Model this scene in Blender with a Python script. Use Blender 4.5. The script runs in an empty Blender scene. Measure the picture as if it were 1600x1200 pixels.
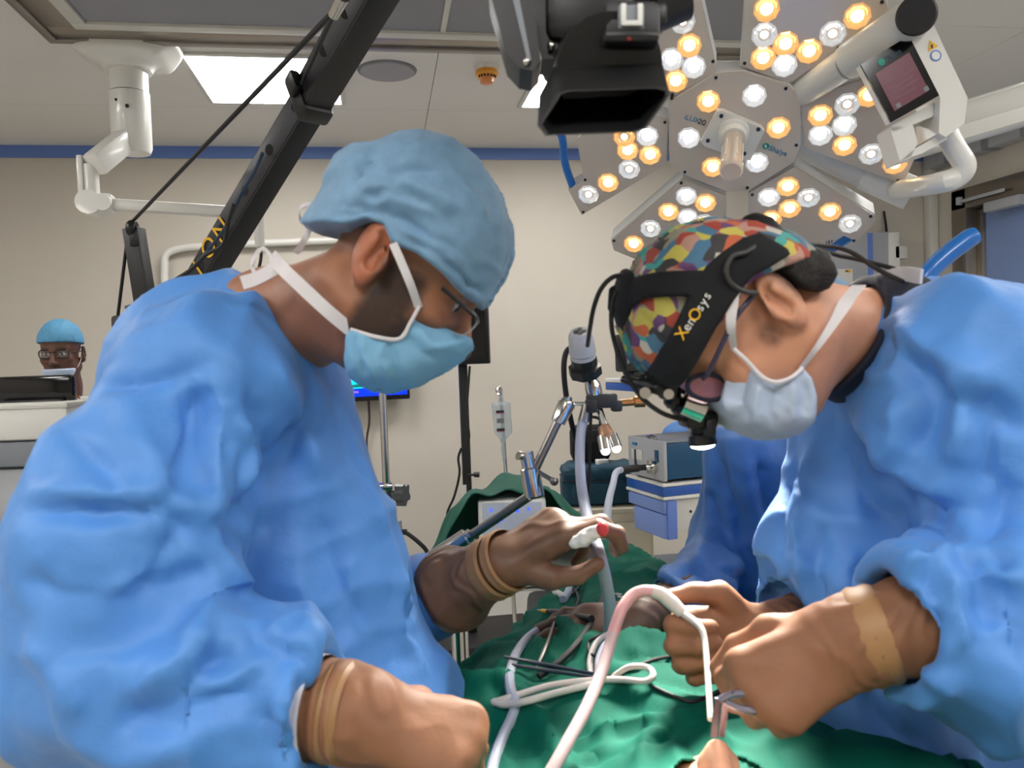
import bpy, bmesh, math, random
import numpy as np
from mathutils import Vector, Matrix

# ------------------------------------------------------------------ scene, camera, light, exposure
S = bpy.context.scene
COL = S.collection
random.seed(7)
FPX = 1250.0
YAW, PITCH, ROLL = math.radians(9.1), math.radians(-2.1), math.radians(2.0)
CAM = np.array([0.0, 0.0, 1.42])
fw = np.array([math.sin(YAW)*math.cos(PITCH), math.cos(YAW)*math.cos(PITCH), math.sin(PITCH)])
_r0 = np.array([math.cos(YAW), -math.sin(YAW), 0.0])
_u0 = np.cross(_r0, fw)
rt = _r0*math.cos(ROLL) - _u0*math.sin(ROLL)
up = _u0*math.cos(ROLL) + _r0*math.sin(ROLL)
cd = bpy.data.cameras.new('camera'); cam = bpy.data.objects.new('camera', cd); COL.objects.link(cam)
cd.sensor_width = 36.0; cd.lens = FPX/1600*36; cd.clip_start = 0.05; cd.clip_end = 60
cam.matrix_world = Matrix(((rt[0], up[0], -fw[0], CAM[0]), (rt[1], up[1], -fw[1], CAM[1]), (rt[2], up[2], -fw[2], CAM[2]), (0, 0, 0, 1)))
cd.dof.use_dof = True; cd.dof.focus_distance = 2.6; cd.dof.aperture_fstop = 9.0
S.camera = cam
S.view_settings.view_transform = 'Standard'; S.view_settings.look = 'None'
S.view_settings.exposure = 0.0; S.view_settings.gamma = 1.0
S.view_settings.use_curve_mapping = False
W = bpy.data.worlds.new('world'); S.world = W; W.use_nodes = True
W.node_tree.nodes['Background'].inputs[0].default_value = (0.5, 0.52, 0.55, 1)
W.node_tree.nodes['Background'].inputs[1].default_value = 0.3
PANEL_EMIT = 20.0        # ceiling light panels
LED_EMIT = 6.0           # surgical lamp lenses
OT_SPOT = 480.0           # watts of the surgical lamp's beam

def at(px, py, d):
    return CAM + d*(fw + rt*(px-800)/FPX - up*(py-600)/FPX)
def ray(px, py):
    return fw + rt*(px-800)/FPX - up*(py-600)/FPX
def hit(px, py, p0, n):
    v = ray(px, py); p0 = np.asarray(p0, float); n = np.asarray(n, float)
    return CAM + v*(np.dot(p0-CAM, n)/np.dot(v, n))
def proj(P):
    q = np.asarray(P)-CAM
    d = q@fw
    return 800+FPX*(q@rt)/d, 600-FPX*(q@up)/d, d
YB = 4.9
CH = hit(600, 231, (0, YB, 0), (0, 1, 0))[2]
XR = hit(1456, 300, (0, YB, 0), (0, 1, 0))[0]
XL, YF = -3.3, -2.6
def onwall(px, py, off=0.0): return hit(px, py, (0, YB-off, 0), (0, 1, 0))
def onceil(px, py, off=0.0): return hit(px, py, (0, 0, CH-off), (0, 0, 1))
def onright(px, py, off=0.0): return hit(px, py, (XR-off, 0, 0), (1, 0, 0))

# ------------------------------------------------------------------ materials
def lin(c):
    c = c/255.0
    return c/12.92 if c <= 0.04045 else ((c+0.055)/1.055)**2.4
def rgb(r, g, b): return (lin(r), lin(g), lin(b), 1.0)
def mat(name, col, rough=0.5, metal=0.0, noise=0.0, nscale=30.0, bump=0.0, bscale=200.0, emit=0.0, ecol=None, trans=0.0, sheen=0.0, alpha=1.0, coat=0.0, sub=0.0, spec=0.5, attr=None, stretch=None):
    m = bpy.data.materials.new(name); m.use_nodes = True
    nt = m.node_tree; b = nt.nodes['Principled BSDF']
    b.inputs['Base Color'].default_value = col
    b.inputs['Roughness'].default_value = rough
    b.inputs['Metallic'].default_value = metal
    b.inputs['Specular IOR Level'].default_value = spec
    tc = nt.nodes.new('ShaderNodeTexCoord')
    src = tc.outputs['Object']
    if stretch:
        mp = nt.nodes.new('ShaderNodeMapping'); mp.inputs['Scale'].default_value = stretch
        nt.links.new(src, mp.inputs['Vector']); src = mp.outputs['Vector']
    base = None
    if attr:
        a = nt.nodes.new('ShaderNodeAttribute'); a.attribute_name = attr; base = a.outputs['Color']
        nt.links.new(base, b.inputs['Base Color'])
    if noise > 0:
        n = nt.nodes.new('ShaderNodeTexNoise'); n.inputs['Scale'].default_value = nscale; n.inputs['Detail'].default_value = 5
        nt.links.new(src, n.inputs['Vector'])
        mr = nt.nodes.new('ShaderNodeMapRange'); mr.inputs['From Min'].default_value = 0.3; mr.inputs['From Max'].default_value = 0.7
        mr.inputs['To Min'].default_value = 1-noise; mr.inputs['To Max'].default_value = 1+noise
        nt.links.new(n.outputs['Fac'], mr.inputs['Value'])
        mx = nt.nodes.new('ShaderNodeMix'); mx.data_type = 'RGBA'; mx.blend_type = 'MULTIPLY'; mx.inputs['Factor'].default_value = 1.0
        if base is None: mx.inputs['A'].default_value = col
        else: nt.links.new(base, mx.inputs['A'])
        cb = nt.nodes.new('ShaderNodeCombineColor')
        for i in range(3): nt.links.new(mr.outputs['Result'], cb.inputs[i])
        nt.links.new(cb.outputs['Color'], mx.inputs['B'])
        nt.links.new(mx.outputs['Result'], b.inputs['Base Color'])
    if bump > 0:
        n2 = nt.nodes.new('ShaderNodeTexNoise'); n2.inputs['Scale'].default_value = bscale; n2.inputs['Detail'].default_value = 4
        nt.links.new(src, n2.inputs['Vector'])
        bp = nt.nodes.new('ShaderNodeBump'); bp.inputs['Strength'].default_value = bump; bp.inputs['Distance'].default_value = 0.004
        nt.links.new(n2.outputs['Fac'], bp.inputs['Height']); nt.links.new(bp.outputs['Normal'], b.inputs['Normal'])
    if emit > 0:
        b.inputs['Emission Color'].default_value = ecol or col; b.inputs['Emission Strength'].default_value = emit
    if trans > 0: b.inputs['Transmission Weight'].default_value = trans
    if sheen > 0: b.inputs['Sheen Weight'].default_value = sheen; b.inputs['Sheen Roughness'].default_value = 0.4
    if coat > 0: b.inputs['Coat Weight'].default_value = coat
    if sub > 0:
        b.inputs['Subsurface Weight'].default_value = sub; b.inputs['Subsurface Radius'].default_value = (0.012, 0.006, 0.004); b.inputs['Subsurface Scale'].default_value = 0.5
    if alpha < 1: b.inputs['Alpha'].default_value = alpha
    return m
M = {}
M['wall'] = mat('beige_wall_paint', rgb(197, 190, 178), 0.55, noise=0.03, nscale=1.5, bump=0.05, bscale=60)
M['ceil'] = mat('ceiling_paint', rgb(222, 219, 214), 0.5, noise=0.02, nscale=2)
M['floor'] = mat('vinyl_floor', rgb(186, 184, 178), 0.35, noise=0.08, nscale=60)
M['bluestrip'] = mat('blue_strip', rgb(98, 128, 196), 0.4)
M['steel'] = mat('brushed_steel', rgb(150, 142, 132), 0.32, 0.9, noise=0.1, nscale=8, stretch=(1, 30, 30))
M['chrome'] = mat('chrome', rgb(205, 202, 198), 0.16, 1.0)
M['darksteel'] = mat('dark_steel', rgb(142, 138, 134), 0.3, 0.9)
M['white'] = mat('white_enamel', rgb(222, 220, 214), 0.3, coat=0.3)
M['offwhite'] = mat('offwhite_plastic', rgb(205, 203, 196), 0.4)
M['grey'] = mat('grey_plastic', rgb(128, 132, 140), 0.5)
M['lightgrey'] = mat('light_grey_plastic', rgb(170, 172, 176), 0.45)
M['filter'] = mat('diffuser_mesh', rgb(140, 140, 146), 0.6, noise=0.05, nscale=300)
M['black'] = mat('black_plastic', rgb(16, 16, 18), 0.4, bump=0.05, bscale=300)
M['blackmat'] = mat('black_painted_metal', rgb(24, 24, 26), 0.5, noise=0.2, nscale=90)
M['boomface'] = mat('black_tube_lit_face', rgb(44, 44, 48), 0.42, 0.3, noise=0.15, nscale=120)  # lighter black paints the light falling on the boom's holed face
M['rubber'] = mat('black_rubber', rgb(18, 18, 20), 0.6)
M['fabricblack'] = mat('black_padding', rgb(10, 10, 16), 0.85, bump=0.2, bscale=500)
M['screenblack'] = mat('black_glass', rgb(8, 8, 12), 0.12)
M['panel_glow'] = mat('led_panel_glow', rgb(255, 255, 255), 0.5, emit=PANEL_EMIT, ecol=(1.0, 0.985, 0.955, 1))
M['bluehandle'] = mat('blue_handle', rgb(22, 108, 190), 0.35, coat=0.4)
M['orange'] = mat('orange_cap', rgb(225, 150, 30), 0.4, coat=0.3)
M['amber'] = mat('amber_lens', rgb(220, 140, 80), 0.3)
M['teal'] = mat('teal_metal', rgb(0, 72, 112), 0.4)
M['bagteal'] = mat('teal_bag_fabric', rgb(14, 60, 78), 0.8, noise=0.15, nscale=120, bump=0.2, bscale=400)
M['cream'] = mat('cream_laminate', rgb(186, 178, 158), 0.45)
M['navyblue'] = mat('blue_edge_band', rgb(38, 88, 170), 0.4)
M['traypurple'] = mat('lavender_blue_tray', rgb(120, 145, 205), 0.45)
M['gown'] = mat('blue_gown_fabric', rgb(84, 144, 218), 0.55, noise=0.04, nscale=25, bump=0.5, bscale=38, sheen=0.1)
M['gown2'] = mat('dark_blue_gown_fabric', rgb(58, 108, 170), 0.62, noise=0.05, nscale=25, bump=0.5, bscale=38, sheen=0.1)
M['cap'] = mat('blue_cap_fabric', rgb(116, 154, 186), 0.7, noise=0.10, nscale=60, bump=0.15, bscale=600, sheen=0.2)
M['maskblue'] = mat('blue_mask_fabric', rgb(128, 182, 218), 0.7, noise=0.03, nscale=60, bump=0.1, bscale=700)
M['maskwhite'] = mat('pale_mask_fabric', rgb(176, 190, 212), 0.7, noise=0.03, nscale=60, bump=0.1, bscale=700)
M['strap'] = mat('white_tie_fabric', rgb(222, 216, 218), 0.75, bump=0.1, bscale=500)
M['glove'] = mat('brown_latex_glove', rgb(142, 98, 72), 0.55, noise=0.08, nscale=35, bump=0.12, bscale=90, sub=0.1, spec=0.3)
M['gloveband'] = mat('tan_glove_roll', rgb(160, 118, 78), 0.5, noise=0.06, nscale=40)
M['drape'] = mat('green_surgical_drape', rgb(0, 90, 73), 0.8, noise=0.06, nscale=40, bump=0.12, bscale=600, spec=0.15)
M['drapedark'] = mat('dark_green_drape', rgb(4, 84, 66), 0.8, noise=0.06, nscale=40, bump=0.12, bscale=600)
M['hose'] = mat('grey_silicone_hose', rgb(172, 178, 196), 0.35, sub=0.2)
M['hosewhite'] = mat('white_silicone_hose', rgb(205, 200, 195), 0.35, sub=0.2)
M['hosepink'] = mat('suction_tube_with_pink_fluid', rgb(212, 160, 160), 0.3, sub=0.2, noise=0.12, nscale=25)
M['skinhead'] = mat('skin', rgb(170, 115, 85), 0.5, attr='Col', noise=0.05, nscale=60, bump=0.06, bscale=260, sub=0.12)
M['hair'] = mat('short_dark_hair', rgb(38, 34, 34), 0.75, noise=0.5, nscale=220, bump=0.6, bscale=500)
M['lens'] = mat('clear_lens', rgb(235, 240, 245), 0.05, trans=0.9, alpha=0.3)
M['navy'] = mat('navy_scrub_fabric', rgb(22, 24, 44), 0.8)
M['yellow'] = mat('yellow_print', rgb(232, 178, 20), 0.5)
M['whiteprint'] = mat('white_print', rgb(225, 225, 220), 0.5)
M['darkprint'] = mat('dark_print', rgb(30, 45, 60), 0.5)
M['blueprint'] = mat('blue_print', rgb(30, 120, 170), 0.5)
M['greenprint'] = mat('green_print', rgb(0, 140, 120), 0.5)
M['redprint'] = mat('red_print', rgb(150, 30, 40), 0.5)
M['greyprint'] = mat('grey_print', rgb(120, 125, 130), 0.5)

# ------------------------------------------------------------------ geometry helpers
class G:
    def __init__(s): s.v = []; s.f = []; s.m = []; s.mi = 0
    def add(s, V, Fc):
        o = len(s.v); s.v += [tuple(map(float, p)) for p in V]
        s.f += [tuple(int(i)+o for i in q) for q in Fc]; s.m += [s.mi]*len(Fc); return s
    def box(s, c, size, fr=None, bev=0.0):
        c = np.asarray(c, float); h = np.asarray(size, float)/2
        fr = np.eye(3) if fr is None else np.asarray(fr, float)
        if bev <= 0:
            L = [(-1,-1,-1),(1,-1,-1),(1,1,-1),(-1,1,-1),(-1,-1,1),(1,-1,1),(1,1,1),(-1,1,1)]
            V = [c + (np.array(l)*h)@fr for l in L]
            return s.add(V, [(0,3,2,1),(4,5,6,7),(0,1,5,4),(1,2,6,5),(2,3,7,6),(3,0,4,7)])
        bm = bmesh.new(); bmesh.ops.create_cube(bm, size=1.0)
        for v in bm.verts: v.co = Vector((v.co.x*h[0]*2, v.co.y*h[1]*2, v.co.z*h[2]*2))
        bmesh.ops.bevel(bm, geom=bm.edges[:], offset=min(bev, h.min()*0.95), segments=2, affect='EDGES', profile=0.5)
        bm.verts.ensure_lookup_table()
        V = [c + np.array(v.co)@fr for v in bm.verts]; Fc = [[v.index for v in f.verts] for f in bm.faces]; bm.free()
        return s.add(V, Fc)
    def cyl(s, a, b, r0, r1=None, n=16, caps=True):
        r1 = r0 if r1 is None else r1
        return s.rings([(a, r0), (b, r1)], n, caps)
    def rings(s, spec, n=16, caps=True):
        """spec: list of (centre, radius) along a straight axis"""
        P = [np.asarray(p, float) for p, r in spec]; ax = P[-1]-P[0]; ax = ax/np.linalg.norm(ax)
        e1 = np.cross(ax, [0, 0, 1] if abs(ax[2]) < 0.9 else [1, 0, 0]); e1 /= np.linalg.norm(e1); e2 = np.cross(ax, e1)
        V = []; Fc = []
        for p, (_, r) in zip(P, spec):
            for k in range(n):
                t = 2*math.pi*k/n; V.append(p + (e1*math.cos(t)+e2*math.sin(t))*r)
        for i in range(len(P)-1):
            for k in range(n):
                k2 = (k+1) % n; Fc.append((i*n+k, i*n+k2, (i+1)*n+k2, (i+1)*n+k))
        if caps: Fc.append(tuple(range(n-1, -1, -1))); Fc.append(tuple((len(P)-1)*n+k for k in range(n)))
        return s.add(V, Fc)
    def tube(s, pts, r, n=10, smooth=6, caps=True):
        P = catmull(pts, smooth) if smooth else np.asarray(pts, float)
        R = np.interp(np.linspace(0, 1, len(P)), np.linspace(0, 1, len(r)), r) if hasattr(r, '__len__') else np.full(len(P), r)
        T = np.gradient(P, axis=0); T /= np.linalg.norm(T, axis=1)[:, None]+1e-12
        e1 = np.cross(T[0], [0, 0, 1] if abs(T[0][2]) < 0.9 else [1, 0, 0]); e1 /= np.linalg.norm(e1)
        V = []; Fc = []
        for i in range(len(P)):
            e1 = e1 - T[i]*np.dot(e1, T[i]); e1 /= np.linalg.norm(e1); e2 = np.cross(T[i], e1)
            for k in range(n):
                t = 2*math.pi*k/n; V.append(P[i] + (e1*math.cos(t)+e2*math.sin(t))*R[i])
        for i in range(len(P)-1):
            for k in range(n):
                k2 = (k+1) % n; Fc.append((i*n+k, i*n+k2, (i+1)*n+k2, (i+1)*n+k))
        if caps: Fc.append(tuple(range(n-1, -1, -1))); Fc.append(tuple((len(P)-1)*n+k for k in range(n)))
        return s.add(V, Fc)
    def ribbon(s, pts, w, wdir, th=0.0012, smooth=6):
        P = catmull(pts, smooth) if smooth else np.asarray(pts, float)
        wd = np.asarray(wdir, float); 
        T = np.gradient(P, axis=0); T /= np.linalg.norm(T, axis=1)[:, None]
        Wd = np.interp(np.linspace(0, 1, len(P)), np.linspace(0, 1, len(w)), w) if hasattr(w, '__len__') else np.full(len(P), w)
        V = []; Fc = []
        for i in range(len(P)):
            a = wd - T[i]*np.dot(wd, T[i]); a /= np.linalg.norm(a); b = np.cross(T[i], a)
            for sx, sy in ((-1,-1),(1,-1),(1,1),(-1,1)): V.append(P[i]+a*sx*Wd[i]/2+b*sy*th/2)
        for i in range(len(P)-1):
            for k in range(4):
                k2 = (k+1) % 4; Fc.append((i*4+k, i*4+k2, (i+1)*4+k2, (i+1)*4+k))
        Fc.append((3,2,1,0)); e = (len(P)-1)*4; Fc.append((e, e+1, e+2, e+3))
        return s.add(V, Fc)
    def prism(s, poly, ext):
        P = [np.asarray(p, float) for p in poly]; ext = np.asarray(ext, float); n = len(P)
        nrm = sum(np.cross(P[i]-P[0], P[(i+1) % n]-P[0]) for i in range(n))
        if np.dot(nrm, ext) > 0: P = P[::-1]
        V = P + [p+ext for p in P]
        return s.add(V, [tuple(range(n))] + [tuple(range(2*n-1, n-1, -1))] + [(i, i+n, (i+1) % n+n, (i+1) % n) for i in range(n)])
    def ball(s, c, r, n=16, fr=None):
        r = np.full(3, r) if np.isscalar(r) else np.asarray(r, float); fr = np.eye(3) if fr is None else np.asarray(fr)
        V = []; Fc = []; m = n//2
        for i in range(m+1):
            th = math.pi*i/m
            for k in range(n):
                ph = 2*math.pi*k/n
                V.append(np.asarray(c) + (np.array([math.sin(th)*math.cos(ph), math.sin(th)*math.sin(ph), math.cos(th)])*r)@fr)
        for i in range(m):
            for k in range(n):
                k2 = (k+1) % n; Fc.append((i*n+k, (i+1)*n+k, (i+1)*n+k2, i*n+k2))
        return s.add(V, Fc)
def catmull(pts, k=6):
    P = np.asarray(pts, float)
    if len(P) < 3: return np.array([P[0]+(P[1]-P[0])*t for t in np.linspace(0, 1, k+1)])
    Q = np.vstack([2*P[0]-P[1], P, 2*P[-1]-P[-2]]); out = []
    for i in range(1, len(Q)-2):
        p0, p1, p2, p3 = Q[i-1:i+3]
        for t in np.arange(k)/k:
            out.append(0.5*((2*p1)+(-p0+p2)*t+(2*p0-5*p1+4*p2-p3)*t*t+(-p0+3*p1-3*p2+p3)*t**3))
    out.append(P[-1]); return np.array(out)
ORI = {}
def link_mesh(name, V, Fc, mats, parent=None, smooth=True, col=None, mi=None, sharp=40):
    o = np.zeros(3)
    if parent is not None: o = ORI.get(parent.name, np.zeros(3))
    me = bpy.data.meshes.new(name)
    me.from_pydata((np.asarray(V, float)-o).tolist(), [], [list(map(int, f)) for f in Fc] if not isinstance(Fc, np.ndarray) else Fc.tolist())
    mats = mats if isinstance(mats, (list, tuple)) else [mats]
    for m in mats: me.materials.append(m)
    if mi is not None and len(mats) > 1: me.polygons.foreach_set('material_index', mi)
    if col is not None:
        a = me.color_attributes.new('Col', 'FLOAT_COLOR', 'POINT')
        a.data.foreach_set('color', np.c_[col, np.ones(len(col))].astype(np.float32).ravel())
    if smooth:
        me.polygons.foreach_set('use_smooth', [True]*len(me.polygons))
        if sharp: me.set_sharp_from_angle(angle=math.radians(sharp))
    me.update()
    ob = bpy.data.objects.new(name, me); COL.objects.link(ob)
    if parent is not None: ob.parent = parent; ORI[ob.name] = o
    return ob
def part(name, g, mats, parent=None, smooth=True, label=None, sharp=35):
    ob = link_mesh(name, g.v, g.f, mats, parent, smooth, mi=g.m, sharp=sharp)
    if label: ob['label'] = label
    return ob
def thing(name, label, cat, loc, group=None):
    o = bpy.data.objects.new(name, None); COL.objects.link(o); o.location = tuple(map(float, loc)); o.empty_display_size = 0.05
    ORI[o.name] = np.asarray(loc, float); o['label'] = label; o['category'] = cat
    if group: o['group'] = group
    return o
def single(name, g, mats, label, cat, group=None, smooth=True, sharp=35):
    ob = part(name, g, mats, None, smooth, label, sharp); ob['category'] = cat
    if group: ob['group'] = group
    # origin to the base of the object
    V = np.array(g.v); c = np.array([(V[:, 0].min()+V[:, 0].max())/2, (V[:, 1].min()+V[:, 1].max())/2, V[:, 2].min()])
    ob.data.transform(Matrix.Translation(Vector(-c))); ob.location = c; ORI[ob.name] = c
    return ob
def struct(name, g, mats, smooth=False, parent=None):
    ob = part(name, g, mats, parent, smooth)
    if parent is None: ob['kind'] = 'structure'
    return ob
def fr(x, y=None, z=None):
    """rows = local axes in world; give x and an approximate z"""
    x = np.asarray(x, float); x = x/np.linalg.norm(x); z = np.asarray(z, float)
    y = np.cross(z, x); y /= np.linalg.norm(y); z = np.cross(x, y)
    return np.array([x, y, z])
def text(s, pos, xdir, ydir, size, m, parent, name='lettering', ext=0.0006, align='CENTER', label=None):
    cu = bpy.data.curves.new(name, 'FONT'); cu.body = s; cu.size = size; cu.extrude = ext; cu.align_x = align; cu.align_y = 'CENTER'
    tmp = bpy.data.objects.new('tmp', cu); COL.objects.link(tmp)
    bpy.context.view_layer.update()
    me = bpy.data.meshes.new_from_object(tmp.evaluated_get(bpy.context.evaluated_depsgraph_get()))
    V = np.array([v.co[:] for v in me.vertices]); Fc = [list(p.vertices) for p in me.polygons]
    bpy.data.objects.remove(tmp); bpy.data.curves.remove(cu); bpy.data.meshes.remove(me)
    x = np.asarray(xdir, float); x = x/np.linalg.norm(x); y = np.asarray(ydir, float); y = y-x*np.dot(x, y); y /= np.linalg.norm(y); z = np.cross(x, y)
    V = np.asarray(pos)+V[:, :1]*x+V[:, 1:2]*y+V[:, 2:]*z
    ob = link_mesh(name, V, Fc, m, parent, smooth=False)
    if label: ob['label'] = label
    return ob

# ------------------------------------------------------------------ sculpting helpers (distance fields to quads)
def rc(P, a, b, ra, rb=None):
    rb = ra if rb is None else rb
    a = np.asarray(a); ab = np.asarray(b)-a; pa = P-a
    t = np.clip(pa@ab/np.dot(ab, ab), 0, 1)
    return np.linalg.norm(pa-t[:, None]*ab, axis=1)-(ra+(rb-ra)*t)
def el(P, c, r, f=None):
    q = P-np.asarray(c)
    if f is not None: q = q@np.asarray(f).T
    r = np.asarray(r, float)
    k0 = np.linalg.norm(q/r, axis=1); k1 = np.linalg.norm(q/(r*r), axis=1)+1e-9
    return k0*(k0-1)/k1
def smin(a, b, k):
    h = np.maximum(k-np.abs(a-b), 0)/k
    return np.minimum(a, b)-h*h*k*0.25
def smax(a, b, k): return -smin(-a, -b, k)
def poly2(Q, poly):
    """signed distance to a polygon, Q (n,2)"""
    V = np.asarray(poly, float); n = len(V)
    d = np.full(len(Q), 1e9); s = np.ones(len(Q))
    for i in range(n):
        a, b = V[i], V[i-1]
        e = b-a; w = Q-a
        bb = w-e*np.clip(w@e/np.dot(e, e), 0, 1)[:, None]
        d = np.minimum(d, (bb*bb).sum(1))
        c1 = Q[:, 1] >= a[1]; c2 = Q[:, 1] < b[1]; c3 = e[0]*w[:, 1] > e[1]*w[:, 0]
        flip = (c1 & c2 & c3) | (~c1 & ~c2 & ~c3)
        s = np.where(flip, -s, s)
    return s*np.sqrt(d)
def sculpt(fn, lo, hi, h, newton=1):
    lo = np.asarray(lo, float); hi = np.asarray(hi, float)
    nb = np.ceil((hi-lo)/h/4).astype(int); n = nb*4
    bi = np.stack(np.meshgrid(*[np.arange(k) for k in nb], indexing='ij'), -1).reshape(-1, 3)
    bc = lo+(bi*4+1.5)*h
    bv = np.concatenate([fn(bc[i:i+200000]) for i in range(0, len(bc), 200000)])
    A = np.repeat(np.repeat(np.repeat(bv.reshape(nb), 4, 0), 4, 1), 4, 2).astype(np.float32)
    near = np.abs(bv) < 3.5*h*1.9+0.004
    off = np.stack(np.meshgrid(*[np.arange(4)]*3, indexing='ij'), -1).reshape(-1, 3)
    idx = (bi[near][:, None, :]*4+off[None]).reshape(-1, 3)
    P = lo+idx*h
    A[idx[:, 0], idx[:, 1], idx[:, 2]] = np.concatenate([fn(P[i:i+300000]) for i in range(0, len(P), 300000)])
    ins = A < 0
    c = [(0,0,0),(1,0,0),(0,1,0),(1,1,0),(0,0,1),(1,0,1),(0,1,1),(1,1,1)]
    sh = tuple(n-1)
    def cor(X, k): return X[k[0]:k[0]+sh[0], k[1]:k[1]+sh[1], k[2]:k[2]+sh[2]]
    cnt = sum(cor(ins, k).astype(np.int8) for k in c)
    cell = (cnt > 0) & (cnt < 8)
    ci = np.argwhere(cell); ids = np.full(sh, -1, np.int64); ids[cell] = np.arange(len(ci))
    cv = np.stack([cor(A, k)[cell] for k in c], 1)
    acc = np.zeros((len(ci), 3)); num = np.zeros(len(ci))
    C = np.array(c, float)
    for i in range(8):
        for j in range(i+1, 8):
            if np.abs(C[i]-C[j]).sum() != 1: continue
            a, b = cv[:, i], cv[:, j]; cr = (a < 0) != (b < 0)
            t = np.where(cr, a/np.where(cr, a-b, 1), 0)
            acc += np.where(cr[:, None], C[i]+(C[j]-C[i])*t[:, None], 0); num += cr
    V = lo+(ci+acc/num[:, None])*h
    quads = []
    for ax in range(3):
        o1, o2 = [(1, 2), (2, 0), (0, 1)][ax]
        s0 = [slice(None)]*3; s1 = [slice(None)]*3; s0[ax] = slice(0, -1); s1[ax] = slice(1, None)
        cr = ins[tuple(s0)] != ins[tuple(s1)]
        e = np.argwhere(cr)
        ok = (e[:, o1] > 0) & (e[:, o2] > 0) & (e[:, o1] < n[o1]-1) & (e[:, o2] < n[o2]-1); e = e[ok]
        d1 = np.zeros(3, int); d1[o1] = 1; d2 = np.zeros(3, int); d2[o2] = 1
        q = np.stack([ids[tuple(x.T)] for x in (e-d1-d2, e-d2, e, e-d1)], 1)
        fl = ins[tuple(e.T)]
        q[~fl] = q[~fl][:, ::-1]
        quads.append(q)
    Q = np.concatenate(quads); Q = Q[(Q >= 0).all(1)]
    for _ in range(newton):
        v = fn(V); g = grad(fn, V, v); V = V-np.clip(v, -h, h)[:, None]*g
    return V, Q
def grad(fn, V, v=None, e=0.001):
    v = fn(V) if v is None else v
    g = np.stack([fn(V+np.eye(3)[i]*e)-v for i in range(3)], 1)
    return g/(np.linalg.norm(g, axis=1)[:, None]+1e-9)
def vnorm(V, Q):
    a = np.cross(V[Q[:, 2]]-V[Q[:, 0]], V[Q[:, 3]]-V[Q[:, 1]]); N = np.zeros_like(V)
    for k in range(4): np.add.at(N, Q[:, k], a)
    return N/(np.linalg.norm(N, axis=1)[:, None]+1e-12)
def relax(V, Q, it=2, lam=0.5):
    E = np.concatenate([Q[:, [0, 1]], Q[:, [1, 2]], Q[:, [2, 3]], Q[:, [3, 0]]])
    for _ in range(it):
        s = np.zeros_like(V); c = np.zeros(len(V))
        for a, b in ((0, 1), (1, 0)):
            np.add.at(s, E[:, a], V[E[:, b]]); np.add.at(c, E[:, a], 1)
        V = V+(s/c[:, None]-V)*lam
    return V
def vn(P, seed=0):
    """smooth value noise, 0..1"""
    P = np.asarray(P); I = np.floor(P).astype(np.int64); f = P-I; f = f*f*f*(f*(f*6-15)+10)
    def h(i, j, k):
        x = (i*374761393+j*668265263+k*2147483647+seed*974711) & 0xffffffff
        x = ((x ^ (x >> 13))*1274126177) & 0xffffffff; x = x ^ (x >> 16)
        return (x & 0xffff)/65535.0
    r = 0
    for a in (0, 1):
        for b in (0, 1):
            for c in (0, 1):
                w = (f[:, 0] if a else 1-f[:, 0])*(f[:, 1] if b else 1-f[:, 1])*(f[:, 2] if c else 1-f[:, 2])
                r = r+w*h(I[:, 0]+a, I[:, 1]+b, I[:, 2]+c)
    return r
def ridged(P, s, seed=0):
    """creased-cloth height: sharp ridges between soft flats"""
    w = P+0.05*np.stack([vn(P*7, seed+i)-0.5 for i in range(3)], 1)
    n = vn(w*s, seed+5)
    return 1-np.minimum(np.abs(n-0.5)*4, 1)
def creases(V, Q, lines):
    """lines: (pixel polyline, width, height). Each is laid on the surface in 3D, then presses it in or out."""
    N = vnorm(V, Q)
    x, y, d = proj(V); fc = ((CAM-V)*N).sum(1) > 0
    D = np.zeros(len(V))
    fi = np.where(fc)[0]
    for pts, w, a in lines:
        P2 = np.asarray(pts, float)
        L = []
        for i in range(len(P2)-1):
            for t in np.linspace(0, 1, 5)[:-1]: L.append(P2[i]+(P2[i+1]-P2[i])*t)
        L.append(P2[-1]); P3 = []
        for q in L:
            r2 = (x[fi]-q[0])**2+(y[fi]-q[1])**2
            c = np.where(r2 < r2.min()+60)[0]; k = fi[c[np.argmin(d[fi][c])]]
            P3.append(V[k])
        P3 = np.array(P3)
        lo = P3.min(0)-3*w; hi = P3.max(0)+3*w
        m = np.where(((V > lo) & (V < hi)).all(1))[0]
        best = np.full(len(m), 1e9); tt = np.zeros(len(m)); n = len(P3)-1
        for i in range(n):
            ab = P3[i+1]-P3[i]; l2 = np.dot(ab, ab)
            if l2 < 1e-10: continue
            pa = V[m]-P3[i]; t = np.clip(pa@ab/l2, 0, 1); dd = np.linalg.norm(pa-t[:, None]*ab, axis=1)
            u = dd < best; best = np.where(u, dd, best); tt = np.where(u, (i+t)/n, tt)
        tap = np.clip(np.minimum(tt, 1-tt)*5, 0.15, 1)
        D[m] += 1.25*a*tap*(1-np.clip(best/(2.2*w), 0, 1))**2
    return V+N*np.clip(D, -0.016, 0.018)[:, None]
# ------------------------------------------------------------------ the room
g = G().box(((XL+XR)/2, (YB+YF)/2, -0.05), (XR-XL+0.4, YB-YF+0.4, 0.1)); struct('floor', g, M['floor'])
g = G().box(((XL+XR)/2, YB+0.1, CH/2+0.05), (XR-XL+0.4, 0.2, CH+0.1)); struct('wall_back', g, M['wall'])
g = G().box((XL-0.1, (YB+YF)/2, CH/2+0.05), (0.2, YB-YF, CH+0.1)); struct('wall_left', g, M['wall'])
g = G().box(((XL+XR)/2, YF-0.1, CH/2+0.05), (XR-XL+0.4, 0.2, CH+0.1)); struct('wall_front', g, M['wall'])
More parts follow.
